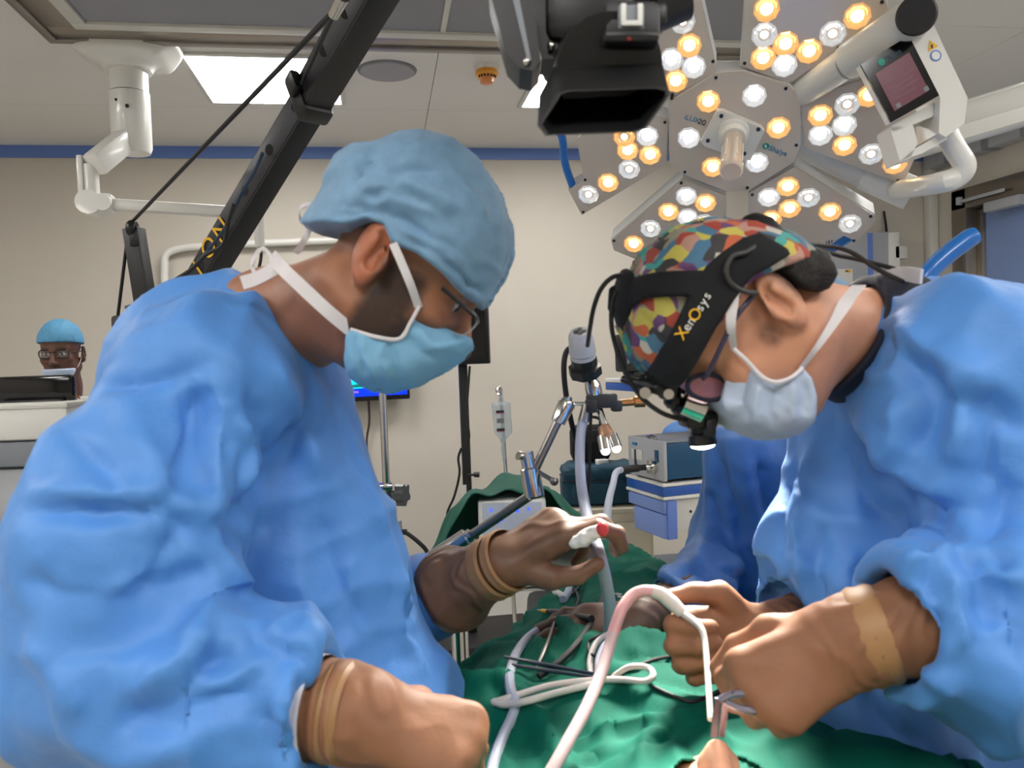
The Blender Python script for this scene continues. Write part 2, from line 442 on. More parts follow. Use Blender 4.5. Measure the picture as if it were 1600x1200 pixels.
# right wall with the doorway cut out of it
dy1 = onright(1490, 300)[1]; dz = onright(1490, 300)[2]; dy0 = dy1-1.7
g = G()
g.box((XR+0.1, (dy0+YF)/2, CH/2+0.05), (0.2, dy0-YF, CH+0.1))
g.box((XR+0.1, (dy1+YB)/2, CH/2+0.05), (0.2, YB-dy1, CH+0.1))
g.box((XR+0.1, (dy0+dy1)/2, (dz+CH+0.1)/2), (0.2, dy1-dy0, CH+0.1-dz)); struct('wall_right', g, M['wall'])
ceil = struct('ceiling', G().box(((XL+XR)/2, (YB+YF)/2, CH+0.08), (XR-XL+0.4, YB-YF+0.4, 0.1)), M['greyprint'])
LIGHTS = [(-0.75, 3.45), (0.75, 3.45), (-2.5, 0.4), (-2.5, 2.0), (2.3, 0.5), (2.3, 2.0), (-0.75, -1.0), (0.75, -1.0), (-2.5, -1.0), (2.3, -1.0)]  # entries after the first pair are unseen panels added to light the room
xs = [XL, -2.12, 0.28, 1.48, 2.68, XR]
ys = [YF]+[4.15-1.2*k for k in range(5, -1, -1)]+[YB]
for i in range(len(xs)-1):
    for j in range(len(ys)-1):
        x0, x1, y0, y1 = xs[i]+0.0015, xs[i+1]-0.0015, ys[j]+0.0015, ys[j+1]-0.0015
        part('ceiling_panel', G().box(((x0+x1)/2, (y0+y1)/2, CH+0.015), (x1-x0, y1-y0, 0.03)), M['ceil'], ceil, smooth=False)
for nm, g in (('trim_1', G().box(((XL+XR)/2, YB-0.006, CH-0.034), (XR-XL, 0.012, 0.068))),
              ('trim_2', G().box((XR-0.006, (YB+YF)/2, CH-0.034), (0.012, YB-YF, 0.068))),
              ('trim_3', G().box((XL+0.006, (YB+YF)/2, CH-0.034), (0.012, YB-YF, 0.068)))):
    struct(nm, g, M['bluestrip'])
struct('trim_4', G().box((XR-0.035, YB-0.035, CH/2-0.04), (0.07, 0.07, CH-0.09), bev=0.015), M['offwhite'], smooth=True)
for nm, g in (('baseboard_back', G().box(((XL+XR)/2, YB-0.008, 0.05), (XR-XL, 0.016, 0.1))), ('baseboard_left', G().box((XL+0.008, (YB+YF)/2, 0.05), (0.016, YB-YF, 0.1)))):
    struct(nm, g, M['grey'])
# door in the right wall: steel frame, blue leaf, closer
door = struct('door_1', G().box((XR+0.11, (dy0+dy1)/2-0.0, dz/2-0.02), (0.05, dy1-dy0-0.26, dz-0.2)), mat('blue_door_leaf', rgb(128, 150, 196), 0.35))
g = G()
for yy in (dy1-0.065, dy0+0.065): g.box((XR+0.05, yy, dz/2), (0.14, 0.13, dz), bev=0.006)
g.box((XR+0.05, (dy0+dy1)/2, dz-0.065), (0.14, dy1-dy0, 0.13), bev=0.006)
for yy in (dy1-0.15, dy0+0.15): g.box((XR+0.085, yy, dz/2-0.07), (0.05, 0.05, dz-0.14), bev=0.004)
part('door_frame', g, M['steel'], door)
g = G(); q = onright(1570, 318, 0.02)
g.box(q, (0.06, 0.28, 0.06), bev=0.008); part('door_closer', g, M['lightgrey'], door)
g = G().box(q+np.array([-0.03, 0.15, 0.075]), (0.015, 0.36, 0.02), bev=0.003).box(q+np.array([-0.03, 0.34, 0.08]), (0.03, 0.03, 0.05), bev=0.004)
part('closer_arm', g, M['lightgrey'], door)
g = G().box((XR+0.08, dy1-0.165, 1.75), (0.03, 0.03, 0.12)); part('hinge', g, M['darksteel'], door)

# ceiling fixtures
for k, (x, y) in enumerate(LIGHTS):
    lab = ['square led ceiling panel left of the round ceiling speaker', 'square led ceiling panel half hidden behind the black camera', 'added unseen led ceiling panel on the left, in the middle of the room', 'added unseen led ceiling panel on the left, above the anaesthesia machine', 'added unseen led ceiling panel on the right, in the middle of the room', 'added unseen led ceiling panel on the right, nearest the door', 'added unseen led ceiling panel at the near end, second from the left', 'added unseen led ceiling panel at the near end, second from the right', 'added unseen led ceiling panel at the near end, leftmost of four', 'added unseen led ceiling panel at the near end, rightmost of four']
    t = thing('ceiling_light', lab[k], 'ceiling light', (x+0.3, y+0.3, CH-0.012), 'square led ceiling panels')
    gg = G()
    for dx, dy, sx, sy in ((0.3, -0.01, 0.64, 0.02), (0.3, 0.61, 0.64, 0.02), (-0.01, 0.3, 0.02, 0.6), (0.61, 0.3, 0.02, 0.6)):
        gg.box((x+dx, y+dy, CH-0.006), (sx, sy, 0.0118), bev=0.002)
    part('light_frame', gg, M['offwhite'], t)
    part('light_diffuser', G().box((x+0.3, y+0.3, CH-0.005), (0.6, 0.6, 0.0095)), M['panel_glow'], t, smooth=False)
t = thing('ceiling_speaker', 'round grey perforated speaker disc set flush in ceiling', 'speaker', onceil(605, 110, 0.014))
c = onceil(605, 110)
part('speaker_grille', G().rings([(c-[0, 0, 0.014], 0.105), (c-[0, 0, 0.010], 0.118), (c, 0.120)], 40), mat('speaker_grey', rgb(160, 158, 162), 0.7), t)
part('speaker_rim', G().rings([(c-[0, 0, 0.004], 0.128), (c, 0.13)], 40), M['greyprint'], t)
c = onceil(760, 104)
t = thing('smoke_detector', 'orange smoke detector with white base on ceiling', 'smoke detector', c-np.array([0, 0, 0.075]))
part('detector_base', G().rings([(c, 0.052), (c-[0, 0, 0.018], 0.05)], 28), M['white'], t)
part('detector_cap', G().rings([(c-[0, 0, 0.018], 0.047), (c-[0, 0, 0.036], 0.052), (c-[0, 0, 0.048], 0.040)], 28), M['orange'], t)
part('detector_lens', G().rings([(c-[0, 0, 0.048], 0.032), (c-[0, 0, 0.07], 0.030), (c-[0, 0, 0.075], 0.022)], 24), M['amber'], t)
for k in range(7):
    a = math.radians(-90+(k-3)*20); part('sensor_slot', G().box(c+np.array([0.041*math.cos(a), 0.041*math.sin(a), -0.046]), (0.007, 0.007, 0.014), bev=0.001), M['black'], t)
# laminar air ceiling
P0 = onceil(77, 47); lx0, ly1 = P0[0], P0[1]; lx1, ly0 = 1.72, 0.9
t = thing('laminar_air_unit', 'large stainless framed laminar airflow panel in ceiling over the table', 'air diffuser', ((lx0+lx1)/2, (ly0+ly1)/2, CH-0.05))
def framebox(x0, x1, y0, y1, w, z0, z1):
    q = G()
    q.box(((x0+x1)/2, y0+w/2, (z0+z1)/2), (x1-x0, w, z1-z0), bev=0.003).box(((x0+x1)/2, y1-w/2, (z0+z1)/2), (x1-x0, w, z1-z0), bev=0.003)
    q.box((x0+w/2, (y0+y1)/2, (z0+z1)/2), (w, y1-y0-2*w, z1-z0), bev=0.003).box((x1-w/2, (y0+y1)/2, (z0+z1)/2), (w, y1-y0-2*w, z1-z0), bev=0.003)
    return q
part('steel_rim', framebox(lx0, lx1, ly0, ly1, 0.035, CH-0.05, CH-0.0005), M['darksteel'], t)
part('steel_frame', framebox(lx0+0.035, lx1-0.035, ly0+0.035, ly1-0.035, 0.1, CH-0.042, CH-0.0005), M['steel'], t)
part('white_frame', framebox(lx0+0.137, lx1-0.137, ly0+0.137, ly1-0.137, 0.05, CH-0.05, CH-0.0005), M['offwhite'], t)
for k in range(2):
    xm = (lx0+lx1)/2; xa, xb = ((lx0+0.19, xm-0.01), (xm+0.01, lx1-0.19))[k]
    part('filter_panel', G().box(((xa+xb)/2, (ly0+ly1)/2, CH-0.02), (xb-xa, ly1-ly0-0.38, 0.038)), M['filter'], t)
part('divider', G().box((xm, (ly0+ly1)/2, CH-0.022), (0.02, ly1-ly0-0.38, 0.042)), M['offwhite'], t)

# ceiling pendant at the left
c = onceil(198, 66)
t = thing('ceiling_pendant', 'white ceiling pendant with column and jointed arm at upper left', 'equipment arm', c-np.array([0, 0, 0.75]))
def cansdf(P):
    q = P-c
    b_ = np.abs(q-[0, 0, -0.035])-np.array([0.20, 0.135, 0.05])+0.035
    d = np.linalg.norm(np.maximum(b_, 0), axis=1)+np.minimum(b_.max(1), 0)-0.035
    d = smax(d, np.abs(q[:, 0])*0.62-q[:, 2]*0.78-0.148, 0.015); d = smax(d, el(P, c, (0.215, 0.165, 0.3)), 0.02)
    d = smin(d, rc(P, c-np.array([0, 0, 0.02]), c-np.array([0, 0, 0.13]), 0.088), 0.04)
    return np.maximum(np.maximum(d, q[:, 2]+0.0), -(q[:, 2]+0.115))
V, Q = sculpt(cansdf, c-[0.3, 0.25, 0.16], c+[0.3, 0.25, 0.02], 0.008)
link_mesh('canopy', V, Q, M['white'], t)
part('canopy_plate', G().rings([(c, 0.16), (c-[0, 0, 0.006], 0.16)], 40), M['offwhite'], t)
cb = at(202, 98, 1.0); dC = proj(c)[2]
z1 = at(205, 238, dC)[2]; zj = at(205, 145, dC)[2]
part('column', G().rings([(np.array([c[0], c[1], CH-0.1]), 0.071), (np.array([c[0], c[1], zj+0.002]), 0.071)], 32), M['white'], t)
part('column', G().rings([(np.array([c[0], c[1], zj-0.002]), 0.074), (np.array([c[0], c[1], z1+0.02]), 0.074), (np.array([c[0], c[1], z1]), 0.066)], 32), M['white'], t)
part('bolt', G().ball(c+np.array([0.01, -0.074, zj-CH-0.07]), 0.008, 8), M['black'], t)
part('bolt', G().ball(c+np.array([-0.03, -0.068, zj-CH-0.045]), 0.006, 8), M['black'], t)
A0 = at(204, 212, dC); A1 = at(152, 254, dC-0.16)
f = fr(A1-A0, z=(0, 0, 1)); part('upper_arm', G().box((A0+A1)/2, (np.linalg.norm(A1-A0)+0.05, 0.07, 0.085), f, bev=0.015), M['white'], t)
dA = proj(A1)[2]; J0 = at(140, 258, dA); J1 = np.array([J0[0], J0[1], at(140, 322, dA)[2]])
part('joint_post', G().rings([(J0, 0.03), (J1, 0.03)], 20), M['white'], t)
part('bracket', G().box((J0+J1)/2+np.array([-0.025, 0, 0.02]), (0.02, 0.07, np.linalg.norm(J1-J0)+0.02), bev=0.005), M['white'], t)
E0 = at(142, 318, dA); E1 = at(358, 331, dA+0.1)
f = fr(E1-E0, z=(0, 0, 1))
gg = G().box((E0+E1)/2, (np.linalg.norm(E1-E0), 0.055, 0.042), f, bev=0.012)
part('spring_arm', gg, M['white'], t)
part('knuckle', G().rings([(E0-f[1]*0.04, 0.044), (E0+f[1]*0.04, 0.044)], 24).box(E0+f[0]*0.035, (0.09, 0.07, 0.075), f, bev=0.015), M['white'], t)
part('knuckle_cover', G().rings([(E0+f[0]*0.05-f[1]*0.046, 0.030), (E0+f[0]*0.05-f[1]*0.034, 0.032)], 24), M['white'], t)
E2 = at(404, 333, dA+0.12)
part('spring_arm', G().box((E1+E2)/2, (np.linalg.norm(E1-E2)+0.04, 0.05, 0.04), f, bev=0.01), M['white'], t)
part('drop_tube', G().rings([(E2+[0, 0, 0.03], 0.022), (at(406, 386, dA+0.12), 0.018)], 16), M['white'], t)
part('cable', G().tube([at(406, 384, dA+0.12), at(408, 400, dA+0.12), at(404, 420, dA+0.12), at(398, 432, dA+0.12), at(392, 470, dA+0.12)], 0.006, 8), M['rubber'], t)
# wall pipe
gg = G().tube([onwall(258, 560, 0.05), onwall(258, 470, 0.05), onwall(257, 420, 0.05), onwall(260, 398, 0.05), onwall(282, 388, 0.05), onwall(330, 384, 0.05), onwall(480, 377, 0.05), onwall(620, 372, 0.05)], 0.022, 12, 5)
for q in (onwall(258, 520, 0.025), onwall(560, 374, 0.025)): gg.box(q, (0.03, 0.05, 0.03))
single('wall_pipe', gg, M['white'], 'white bent pipe running along back wall behind the boom', 'pipe')
# white panel on the back wall
x0, x1 = onwall(1190, 500)[0], onwall(1388, 400)[0]; zt, zb = onwall(1388, 366)[2], 0.95
t = thing('wall_panel', 'white wall cabinet with vertical blue stripe behind right surgeon', 'cabinet', ((x0+x1)/2, YB-0.06, zb))
part('cabinet_body', G().box(((x0+x1)/2, YB-0.06, (zt+zb)/2), (x1-x0, 0.12, zt-zb), bev=0.012), M['lightgrey'], t)
part('side_rail', G().box((x1-0.045, YB-0.125, (zt+zb)/2), (0.075, 0.02, zt-zb-0.01), bev=0.006), M['white'], t)
q = onwall(1343, 420)
part('stripe', G().box((q[0], YB-0.1215, (zt+zb)/2), (0.035, 0.006, zt-zb-0.02)), M['bluestrip'], t)
q = onwall(1300, 445)
dr = part('access_door', G().box((q[0]-0.03, YB-0.124, q[2]-0.04), (0.2, 0.012, 0.26), bev=0.004), M['white'], t)
q = onwall(1307, 427)
part('warning_label', G().box((q[0], YB-0.1315, q[2]), (0.04, 0.003, 0.016)), M['yellow'], dr)
part('warning_mark', G().box((q[0]-0.008, YB-0.1335, q[2]), (0.016, 0.002, 0.008)), M['darkprint'], dr)
for yy in (398, 441):
    q = onwall(1376+8, yy); part('hinge', G().box((q[0]+0.02, YB-0.11, q[2]), (0.09, 0.05, 0.085), bev=0.006), M['offwhite'], t)
for k in range(8): part('vent_slot', G().box(onwall(1282+k*4.5, 379, 0.123), (0.006, 0.004, 0.028)), M['black'], t)
part('power_cord', G().tube([onwall(1381, 330, 0.03), onwall(1384, 350, 0.04), onwall(1386, 372, 0.08)], 0.008, 8), M['rubber'], t)
# trunking under the lamp arm
q = onwall(1400, 245)
t = thing('trunking', 'grey box trunking high on right wall above the door', 'trunking', (XR-0.05, 4.2, onright(1480, 262)[2]))
part('trunking_body', G().box((XR-0.05, 4.1, onright(1480, 245)[2]), (0.1, 1.5, 0.13), bev=0.006), M['lightgrey'], t)
for yy in (4.62, 4.3, 4.0): part('trunking_clip', G().box((XR-0.052, yy, onright(1480, 245)[2]), (0.104, 0.06, 0.136), bev=0.006), M['grey'], t)

# ------------------------------------------------------------------ surgical lamp
LC = at(1145, 215, 1.6)
LT = at(1085, 1150, 0.80)
LN = (LT-LC)/np.linalg.norm(LT-LC)
def onlamp(px, py, off=0.0): return hit(px, py, LC+LN*off, LN)
lamp = thing('surgical_lamp', 'large petal surgical lamp head with warm and white leds over the table', 'surgical lamp', LC)
lampface = mat('lamp_face_plastic', rgb(198, 186, 174), 0.22, coat=0.5)
lampedge = mat('lamp_edge_white', rgb(215, 214, 212), 0.3)
M['led_w'] = mat('white_led_core', rgb(255, 255, 255), 0.3, emit=LED_EMIT, ecol=(1.0, 0.97, 0.92, 1))
M['led_y'] = mat('warm_led_core', rgb(255, 225, 170), 0.3, emit=LED_EMIT, ecol=(1.0, 0.80, 0.45, 1))
M['cup_w'] = mat('clear_lens_cup', rgb(190, 190, 192), 0.08, 0.55, emit=0.42, ecol=(0.80, 0.82, 0.84, 1))
M['cup_y'] = mat('amber_lens_cup', rgb(222, 165, 105), 0.08, 0.55, emit=0.55, ecol=(1.0, 0.56, 0.22, 1))
lx = np.cross(LN, (0, 0, 1)); lx /= np.linalg.norm(lx); ly = np.cross(lx, LN)
def lens_mesh(warm, dim):
    gg = G(); n = 9
    V = []; F_ = []
    spec = [(0.0232, -0.001), (0.0232, 0.0025), (0.0205, 0.0048), (0.016, 0.0015), (0.009, -0.001)]
    for r, z in spec:
        for k in range(n):
            a = 2*math.pi*(k+0.25)/n; V.append((r*math.cos(a), r*math.sin(a), z))
    for i in range(4):
        for k in range(n): F_.append((i*n+k, i*n+(k+1) % n, (i+1)*n+(k+1) % n, (i+1)*n+k))
    gg.mi = 0; gg.add(V, F_)
    gg.mi = 1
    V = []; F_ = []
    for i, (r, z) in enumerate([((0.0112 if not dim else 0.0068), 0.0005), ((0.0085 if not dim else 0.005), 0.005), (0.003, 0.0075)]):
        for k in range(n): a = 2*math.pi*(k+0.6)/n; V.append((r*math.cos(a), r*math.sin(a), z))
    for i in range(2):
        for k in range(n): F_.append((i*n+k, i*n+(k+1) % n, (i+1)*n+(k+1) % n, (i+1)*n+k))
    F_.append(tuple(2*n+k for k in range(n))); gg.add(V, F_)
    me = bpy.data.meshes.new('led_lens'); me.from_pydata(gg.v, [], gg.f)
    for m in ([M['cup_y'], M['led_y']] if warm else [M['cup_w'], M['led_w']]): me.materials.append(m)
    me.polygons.foreach_set('material_index', gg.m); me.update(); return me
LM = {(w, d): lens_mesh(w, d) for w in (0, 1) for d in (0, 1)}
def z3(x, y): return 860+x*0.35, y*0.35
PET = {
 'centre': ([(1044,150),(1051,157),(1117,116),(1163,113),(1233,134),(1250,158),(1250,228),(1240,254),(1169,298),(1134,299),(1066,272),(1047,256)],
            [(705,452,1,0),(910,427,0,0),(1018,570,1,0),(618,615,0,0),(725,745,1,0),(922,725,0,0)], 0.006),
 'left': ([(925,196),(902,220),(912,283),(888,297),(909,336),(1041,257),(1044,188),(1020,182),(975,188)],
          [(433,607,0,0),(345,670,1,0),(445,690,1,0),(330,610,1,1),(352,755,0,1),(258,815,1,0),(170,868,0,1)], 0),
 'lower left': ([(955,376),(959,391),(1000,408),(1040,440),(1133,425),(1133,305),(1066,280)],
          [(607,875,0,0),(692,905,1,0),(527,945,1,0),(612,970,0,0),(447,1020,0,1),(372,1088,1,0),(688,995,0,1)], 0),
 'lower right': ([(1170,301),(1241,261),(1366,337),(1367,348),(1338,377),(1304,362),(1280,390),(1190,420),(1170,400)],
          [(1060,832,1,0),(975,880,0,0),(1152,882,0,1),(1068,930,1,0),(985,978,1,0),(1248,945,1,0),(1337,998,0,1)], 0),
 'right': ([(1250,156),(1350,124),(1420,118),(1445,190),(1430,246),(1412,285),(1405,286),(1258,231)],
          [(1205,515,1,0),(1325,465,0,1),(1205,602,0,0),(1312,558,0,0),(1313,648,1,0),(1432,687,0,1),(1537,730,1,0),(1425,425,1,0)], 0),
 'upper right': ([(1157,103),(1232,130),(1312,78),(1388,15),(1384,2),(1372,-4),(1340,-60),(1200,-70),(1165,-20)],
          [(965,40,1,0),(955,155,0,1),(1050,195,1,0),(950,258,1,0),(1045,290,0,0),(1155,228,1,0),(1260,150,0,1),(1370,72,1,0)], 0),
 'upper left': ([(1050,153),(1117,112),(1117,98),(1095,0),(1080,-60),(985,-60),(1000,60),(1042,130)],
          [(590,95,0,1),(620,203,1,0),(540,265,0,0),(640,298,0,0),(560,360,1,0)], 0)}
for nm, (poly, lens, off) in PET.items():
    P = [onlamp(x, y, off) for x, y in poly]
    cen = np.mean(P, 0)
    gg = G().prism(P, -LN*0.006)
    pp = part('lamp_hub' if nm == 'centre' else 'lamp_petal', gg, lampface, lamp, smooth=False)
    part('petal_back', G().prism([p+(p-cen)*0.012-LN*0.0061 for p in P], -LN*0.04), lampedge, pp, smooth=False)
    for i in range(0, len(P), 2):
        q = P[i]+(cen-P[i])*0.055; part('screw', G().rings([(q-LN*0.001, 0.0036), (q+LN*0.002, 0.003)], 8), M['black'], pp)
    for x, y, w, d in lens:
        ob = bpy.data.objects.new('led_lens', LM[(w, d)]); COL.objects.link(ob); ob.parent = pp
        q = onlamp(*z3(x, y), off)-LC
        fz = LN
        ob.matrix_local = Matrix(((lx[0], ly[0], -0, q[0]), (lx[1], ly[1], 0, q[1]), (lx[2], ly[2], 0, q[2]), (0, 0, 0, 1)))
        ob.matrix_local = Matrix(((lx[0], -ly[0], fz[0], q[0]), (lx[1], -ly[1], fz[1], q[1]), (lx[2], -ly[2], fz[2], q[2]), (0, 0, 0, 1)))
# hub plate, handle and lettering
hp = [onlamp(*z3(x, y), 0.0065) for x, y in ((745,482),(770,482),(940,555),(955,575),(895,700),(870,705),(690,640),(672,620))]
pl = part('handle_plate', G().prism(hp, LN*0.012), M['white'], lamp)
for x, y in ((763,517),(928,577),(703,627),(866,685)):
    q = onlamp(*z3(x, y), 0.0185); part('screw', G().rings([(q, 0.0042), (q+LN*0.003, 0.0036)], 10), M['darkprint'], pl)
HB = onlamp(*z3(818, 590), 0.018)
part('handle_collar', G().rings([(HB, 0.030), (HB+LN*0.01, 0.030), (HB+LN*0.012, 0.025), (HB+LN*0.028, 0.024)], 28), M['white'], lamp)
clear = mat('frosted_clear_plastic', rgb(236, 220, 205), 0.25, trans=0.35, alpha=0.9)
hd = part('lamp_handle', G().rings([(HB+LN*0.028, 0.018), (HB+LN*0.05, 0.0185), (HB+LN*0.115, 0.0195), (HB+LN*0.122, 0.021), (HB+LN*0.142, 0.021), (HB+LN*0.148, 0.018)], 28), clear, lamp)
for k in range(6):
    a = 2*math.pi*k/6; o = (lx*math.cos(a)+ly*math.sin(a))*0.0185
    part('grip_rib', G().cyl(HB+LN*0.05+o, HB+LN*0.112+o, 0.002, n=6), M['white'], hd)
def lamptext(s, x, y, x2, y2, size, m, al='CENTER'):
    a = onlamp(x, y, 0.0066); b = onlamp(x2, y2, 0.0066); xd = b-a
    return text(s, a, xd, np.cross(xd, -LN), size, m, lamp, align=al, ext=0.0003)
lamptext('iLUX', *z3(598, 522), *z3(688, 548), 0.0150, M['blueprint'], 'LEFT')
lamptext('20', *z3(658, 541), *z3(748, 567), 0.0165, M['darkprint'], 'LEFT')
lamptext('Shalya', *z3(977, 661), *z3(1047, 686), 0.0155, M['blueprint'], 'LEFT')
q = onlamp(*z3(962, 652), 0.0066)
lg = part('logo_disc', G().rings([(q, 0.0066), (q+LN*0.0005, 0.0066)], 20), M['greenprint'], lamp)
part('logo_leaf', G().prism([q+LN*0.0006+lx*a+ly*b for a, b in ((-0.001, -0.005), (0.003, -0.001), (0.001, 0.005), (-0.002, 0.001))], LN*0.0004), M['whiteprint'], lg)
part('logo_crescent', G().prism([q+LN*0.0006+lx*a+ly*b for a, b in ((-0.006, 0.0), (-0.003, -0.005), (-0.002, -0.002), (-0.003, 0.004))], LN*0.0003), M['blueprint'], lg)
# blue grip loops
gg = G().tube([onlamp(874, 205, -0.01), onlamp(879, 219, -0.01), onlamp(883, 255, -0.01), onlamp(895, 292, -0.012)], 0.0085, 12)
part('blue_handle', gg, M['bluehandle'], lamp)
gg = G().tube([onlamp(1230, 430, -0.03), onlamp(1270, 407, -0.025), onlamp(1330, 369, -0.02)], 0.0105, 12)
part('blue_handle', gg, M['bluehandle'], lamp)
gg = G().tube([onlamp(990, 412, -0.02), onlamp(1015, 408, -0.02), onlamp(1040, 430, -0.02)], 0.008, 12)
part('blue_handle', gg, M['bluehandle'], lamp)
# carrier arms behind the head
hubc = LC-LN*0.11
part('hub_housing', G().rings([(LC-LN*0.042, 0.115), (LC-LN*0.09, 0.11), (LC-LN*0.12, 0.075)], 32), M['white'], lamp)
K0 = onlamp(1240, 152, -0.03); Dk = proj(LC)[2]
K1 = onlamp(1322, 99, 0.03); K2 = onlamp(1432, 24, 0.07)
part('yoke_tube', G().rings([(hubc, 0.026), (K0, 0.027), (K1, 0.028)], 28), M['offwhite'], lamp)
part('yoke_tube', G().rings([(K1, 0.030), (K1+(K2-K1)*0.06, 0.032), (K2, 0.033)], 28), M['offwhite'], lamp)
kd = (CAM-K2); kd /= np.linalg.norm(kd)
part('end_cap', G().rings([(K2-kd*0.03, 0.031), (K2+kd*0.036, 0.031), (K2+kd*0.04, 0.028)], 32), M['blackmat'], lamp)
# control pod: an angular housing with a screen on its face
dp = min(proj(onlamp(x, y, 0.05))[2] for x, y in ((1344, 102), (1391, 192), (1432, 118), (1440, 246)))-0.07
def pod(x, y, o=0.0): return at(x, y, dp+o)
sc = [pod(1344, 102), pod(1419, 57), pod(1466, 150), pod(1391, 192)]
pn = np.cross(sc[1]-sc[0], sc[3]-sc[0]); pn /= np.linalg.norm(pn)
if np.dot(pn, CAM-sc[0]) < 0: pn = -pn
pd = lamp
part('pod_body', G().prism([p-pn*0.001+(p-np.mean(sc, 0))*0.005 for p in sc], -pn*0.014), M['white'], pd)
sp = part('screen', G().prism(sc, pn*0.003), M['screenblack'], pd, smooth=False)
def sq(u, v, o=0.0033):
    return sc[0]+(sc[1]-sc[0])*u+(sc[3]-sc[0])*v+pn*o
M['rederror'] = mat('red_display', rgb(70, 22, 36), 0.3, emit=0.3, ecol=(lin(110), lin(34), lin(56), 1))
part('display_window', G().prism([sq(0.14, 0.24), sq(0.86, 0.22), sq(0.86, 0.88), sq(0.14, 0.88)], pn*0.0006), M['rederror'], sp, smooth=False)
M['dimtext'] = mat('dim_display_text', rgb(112, 72, 88), 0.5)
for k, (v, u1) in enumerate(((0.34, 0.6), (0.46, 0.8), (0.55, 0.74), (0.63, 0.78), (0.72, 0.66))):
    u0 = 0.4 if k == 0 else 0.2
    part('display_text_line', G().prism([sq(u0, v, 0.0042), sq(u1, v, 0.0042), sq(u1, v+0.025, 0.0042), sq(u0, v+0.025, 0.0042)], pn*0.0003), M['dimtext'], sp, smooth=False)
for u in (0.2, 0.78): part('display_button', G().prism([sq(u, 0.8, 0.0042), sq(u+0.09, 0.8, 0.0042), sq(u+0.09, 0.87, 0.0042), sq(u, 0.87, 0.0042)], pn*0.0004), M['greyprint'], sp, smooth=False)
q = sq(0.34, 0.13)
part('logo_disc', G().rings([(q, 0.006), (q+pn*0.0005, 0.006)], 16), M['greenprint'], sp)
text('Shalya', sq(0.43, 0.13), sc[1]-sc[0], sc[0]-sc[3], 0.012, mat('dim_blue_print', rgb(14, 60, 84), 0.5), sp, align='LEFT', ext=0.0003)
side = [pod(1414, 48), pod(1459, 36), pod(1513, 152), pod(1508, 192), pod(1479, 214), pod(1468, 207), pod(1470, 152)]
sb = part('pod_housing', G().prism([p-pn*0.002 for p in side], -pn*0.075), M['white'], pd)
side_n = pn
def stk(x, y, o=0.0): return hit(x, y, side[0]-pn*(0.002-o), pn)
part('warning_label', G().prism([stk(1452, 63, 0.0004), stk(1450, 81, 0.0004), stk(1466, 72, 0.0004)], pn*0.0006), M['yellow'], sb, smooth=False)
part('warning_mark', G().prism([stk(1454, 70, 0.0011), stk(1457, 69, 0.0011), stk(1458, 75, 0.0011), stk(1455, 76, 0.0011)], pn*0.0003), M['darkprint'], sb, smooth=False)
q = stk(1462, 87, 0.0004)
part('notice_label', G().rings([(q, 0.0095), (q+pn*0.0006, 0.0095)], 20), M['bluestrip'], sb)
part('notice_mark', G().rings([(q+pn*0.0007, 0.007), (q+pn*0.001, 0.007)], 20), M['whiteprint'], sb)
# bracket loop under the screen
for bp_ in (((1391,197),(1470,155),(1474,176),(1397,206)), ((1391,200),(1426,194),(1434,222),(1424,244),(1406,252)), ((1406,252),(1430,232),(1478,205),(1480,218),(1440,240))):
    part('pod_bracket', G().prism([pod(*a, 0.02) for a in bp_], -pn*0.05), M['white'], pd)
# tube from pod down and back to the hub
tb = at(1400, 297, Dk+0.02)
gg = G().tube([pod(1478, 205, 0.05), pod(1492, 232, 0.05), pod(1507, 258, 0.05), pod(1496, 276, 0.06), pod(1462, 287, 0.08), tb], 0.0185, 16)
part('carrier_tube', gg, M['white'], lamp)
gg = G().rings([(at(1425, 303, Dk+0.03), 0.034), (at(1352, 271, Dk+0.06), 0.034)], 24); part('carrier_joint', gg, M['white'], lamp)
gg = G().rings([(at(1352, 271, Dk+0.06), 0.030), (at(1352, 271, Dk+0.06)+(hubc-at(1352, 271, Dk+0.06))*0.98, 0.03)], 24); part('carrier_tube', gg, M['white'], lamp)
# beam of the lamp
ld = bpy.data.lights.new('surgical_lamp_beam', 'SPOT'); lo = bpy.data.objects.new('surgical_lamp_beam', ld); COL.objects.link(lo)
ld.energy = OT_SPOT; ld.spot_size = math.radians(30); ld.spot_blend = 0.8; ld.shadow_soft_size = 0.2; ld.color = (1.0, 0.94, 0.84)
LB = LC+LN*0.17
lo.matrix_world = Matrix(((lx[0], ly[0], -LN[0], LB[0]), (lx[1], ly[1], -LN[1], LB[1]), (lx[2], ly[2], -LN[2], LB[2]), (0, 0, 0, 1)))
lo.parent = lamp; lo.matrix_parent_inverse = Matrix.Translation(Vector(-LC))
# ceiling arm that carries the lamp
ar = thing('lamp_ceiling_arm', 'thick white box arm carrying the surgical lamp from the ceiling', 'equipment arm', (2.3, 1.9, 1.9))
B0 = at(1385, 228, 2.05); B1 = at(1720, 128, 2.0)
f = fr(B1-B0, z=(0, 0, 1)); part('arm_beam', G().box((B0+B1)/2, (np.linalg.norm(B1-B0), 0.11, 0.10), f, bev=0.02), M['white'], ar)
part('arm_cover', G().box((B0+B1)/2+f[2]*0.014-f[1]*0.004, (np.linalg.norm(B1-B0)*0.96, 0.112, 0.055), f, bev=0.012), M['offwhite'], ar)
part('arm_column', G().rings([(B1-[0, 0, 0.09], 0.07), (np.array([B1[0], B1[1], CH-0.11]), 0.07)], 28), M['white'], ar)
part('ceiling_canopy', G().rings([(np.array([B1[0], B1[1], CH-0.11]), 0.1), (np.array([B1[0], B1[1], CH-0.001]), 0.2)], 32), M['white'], ar)
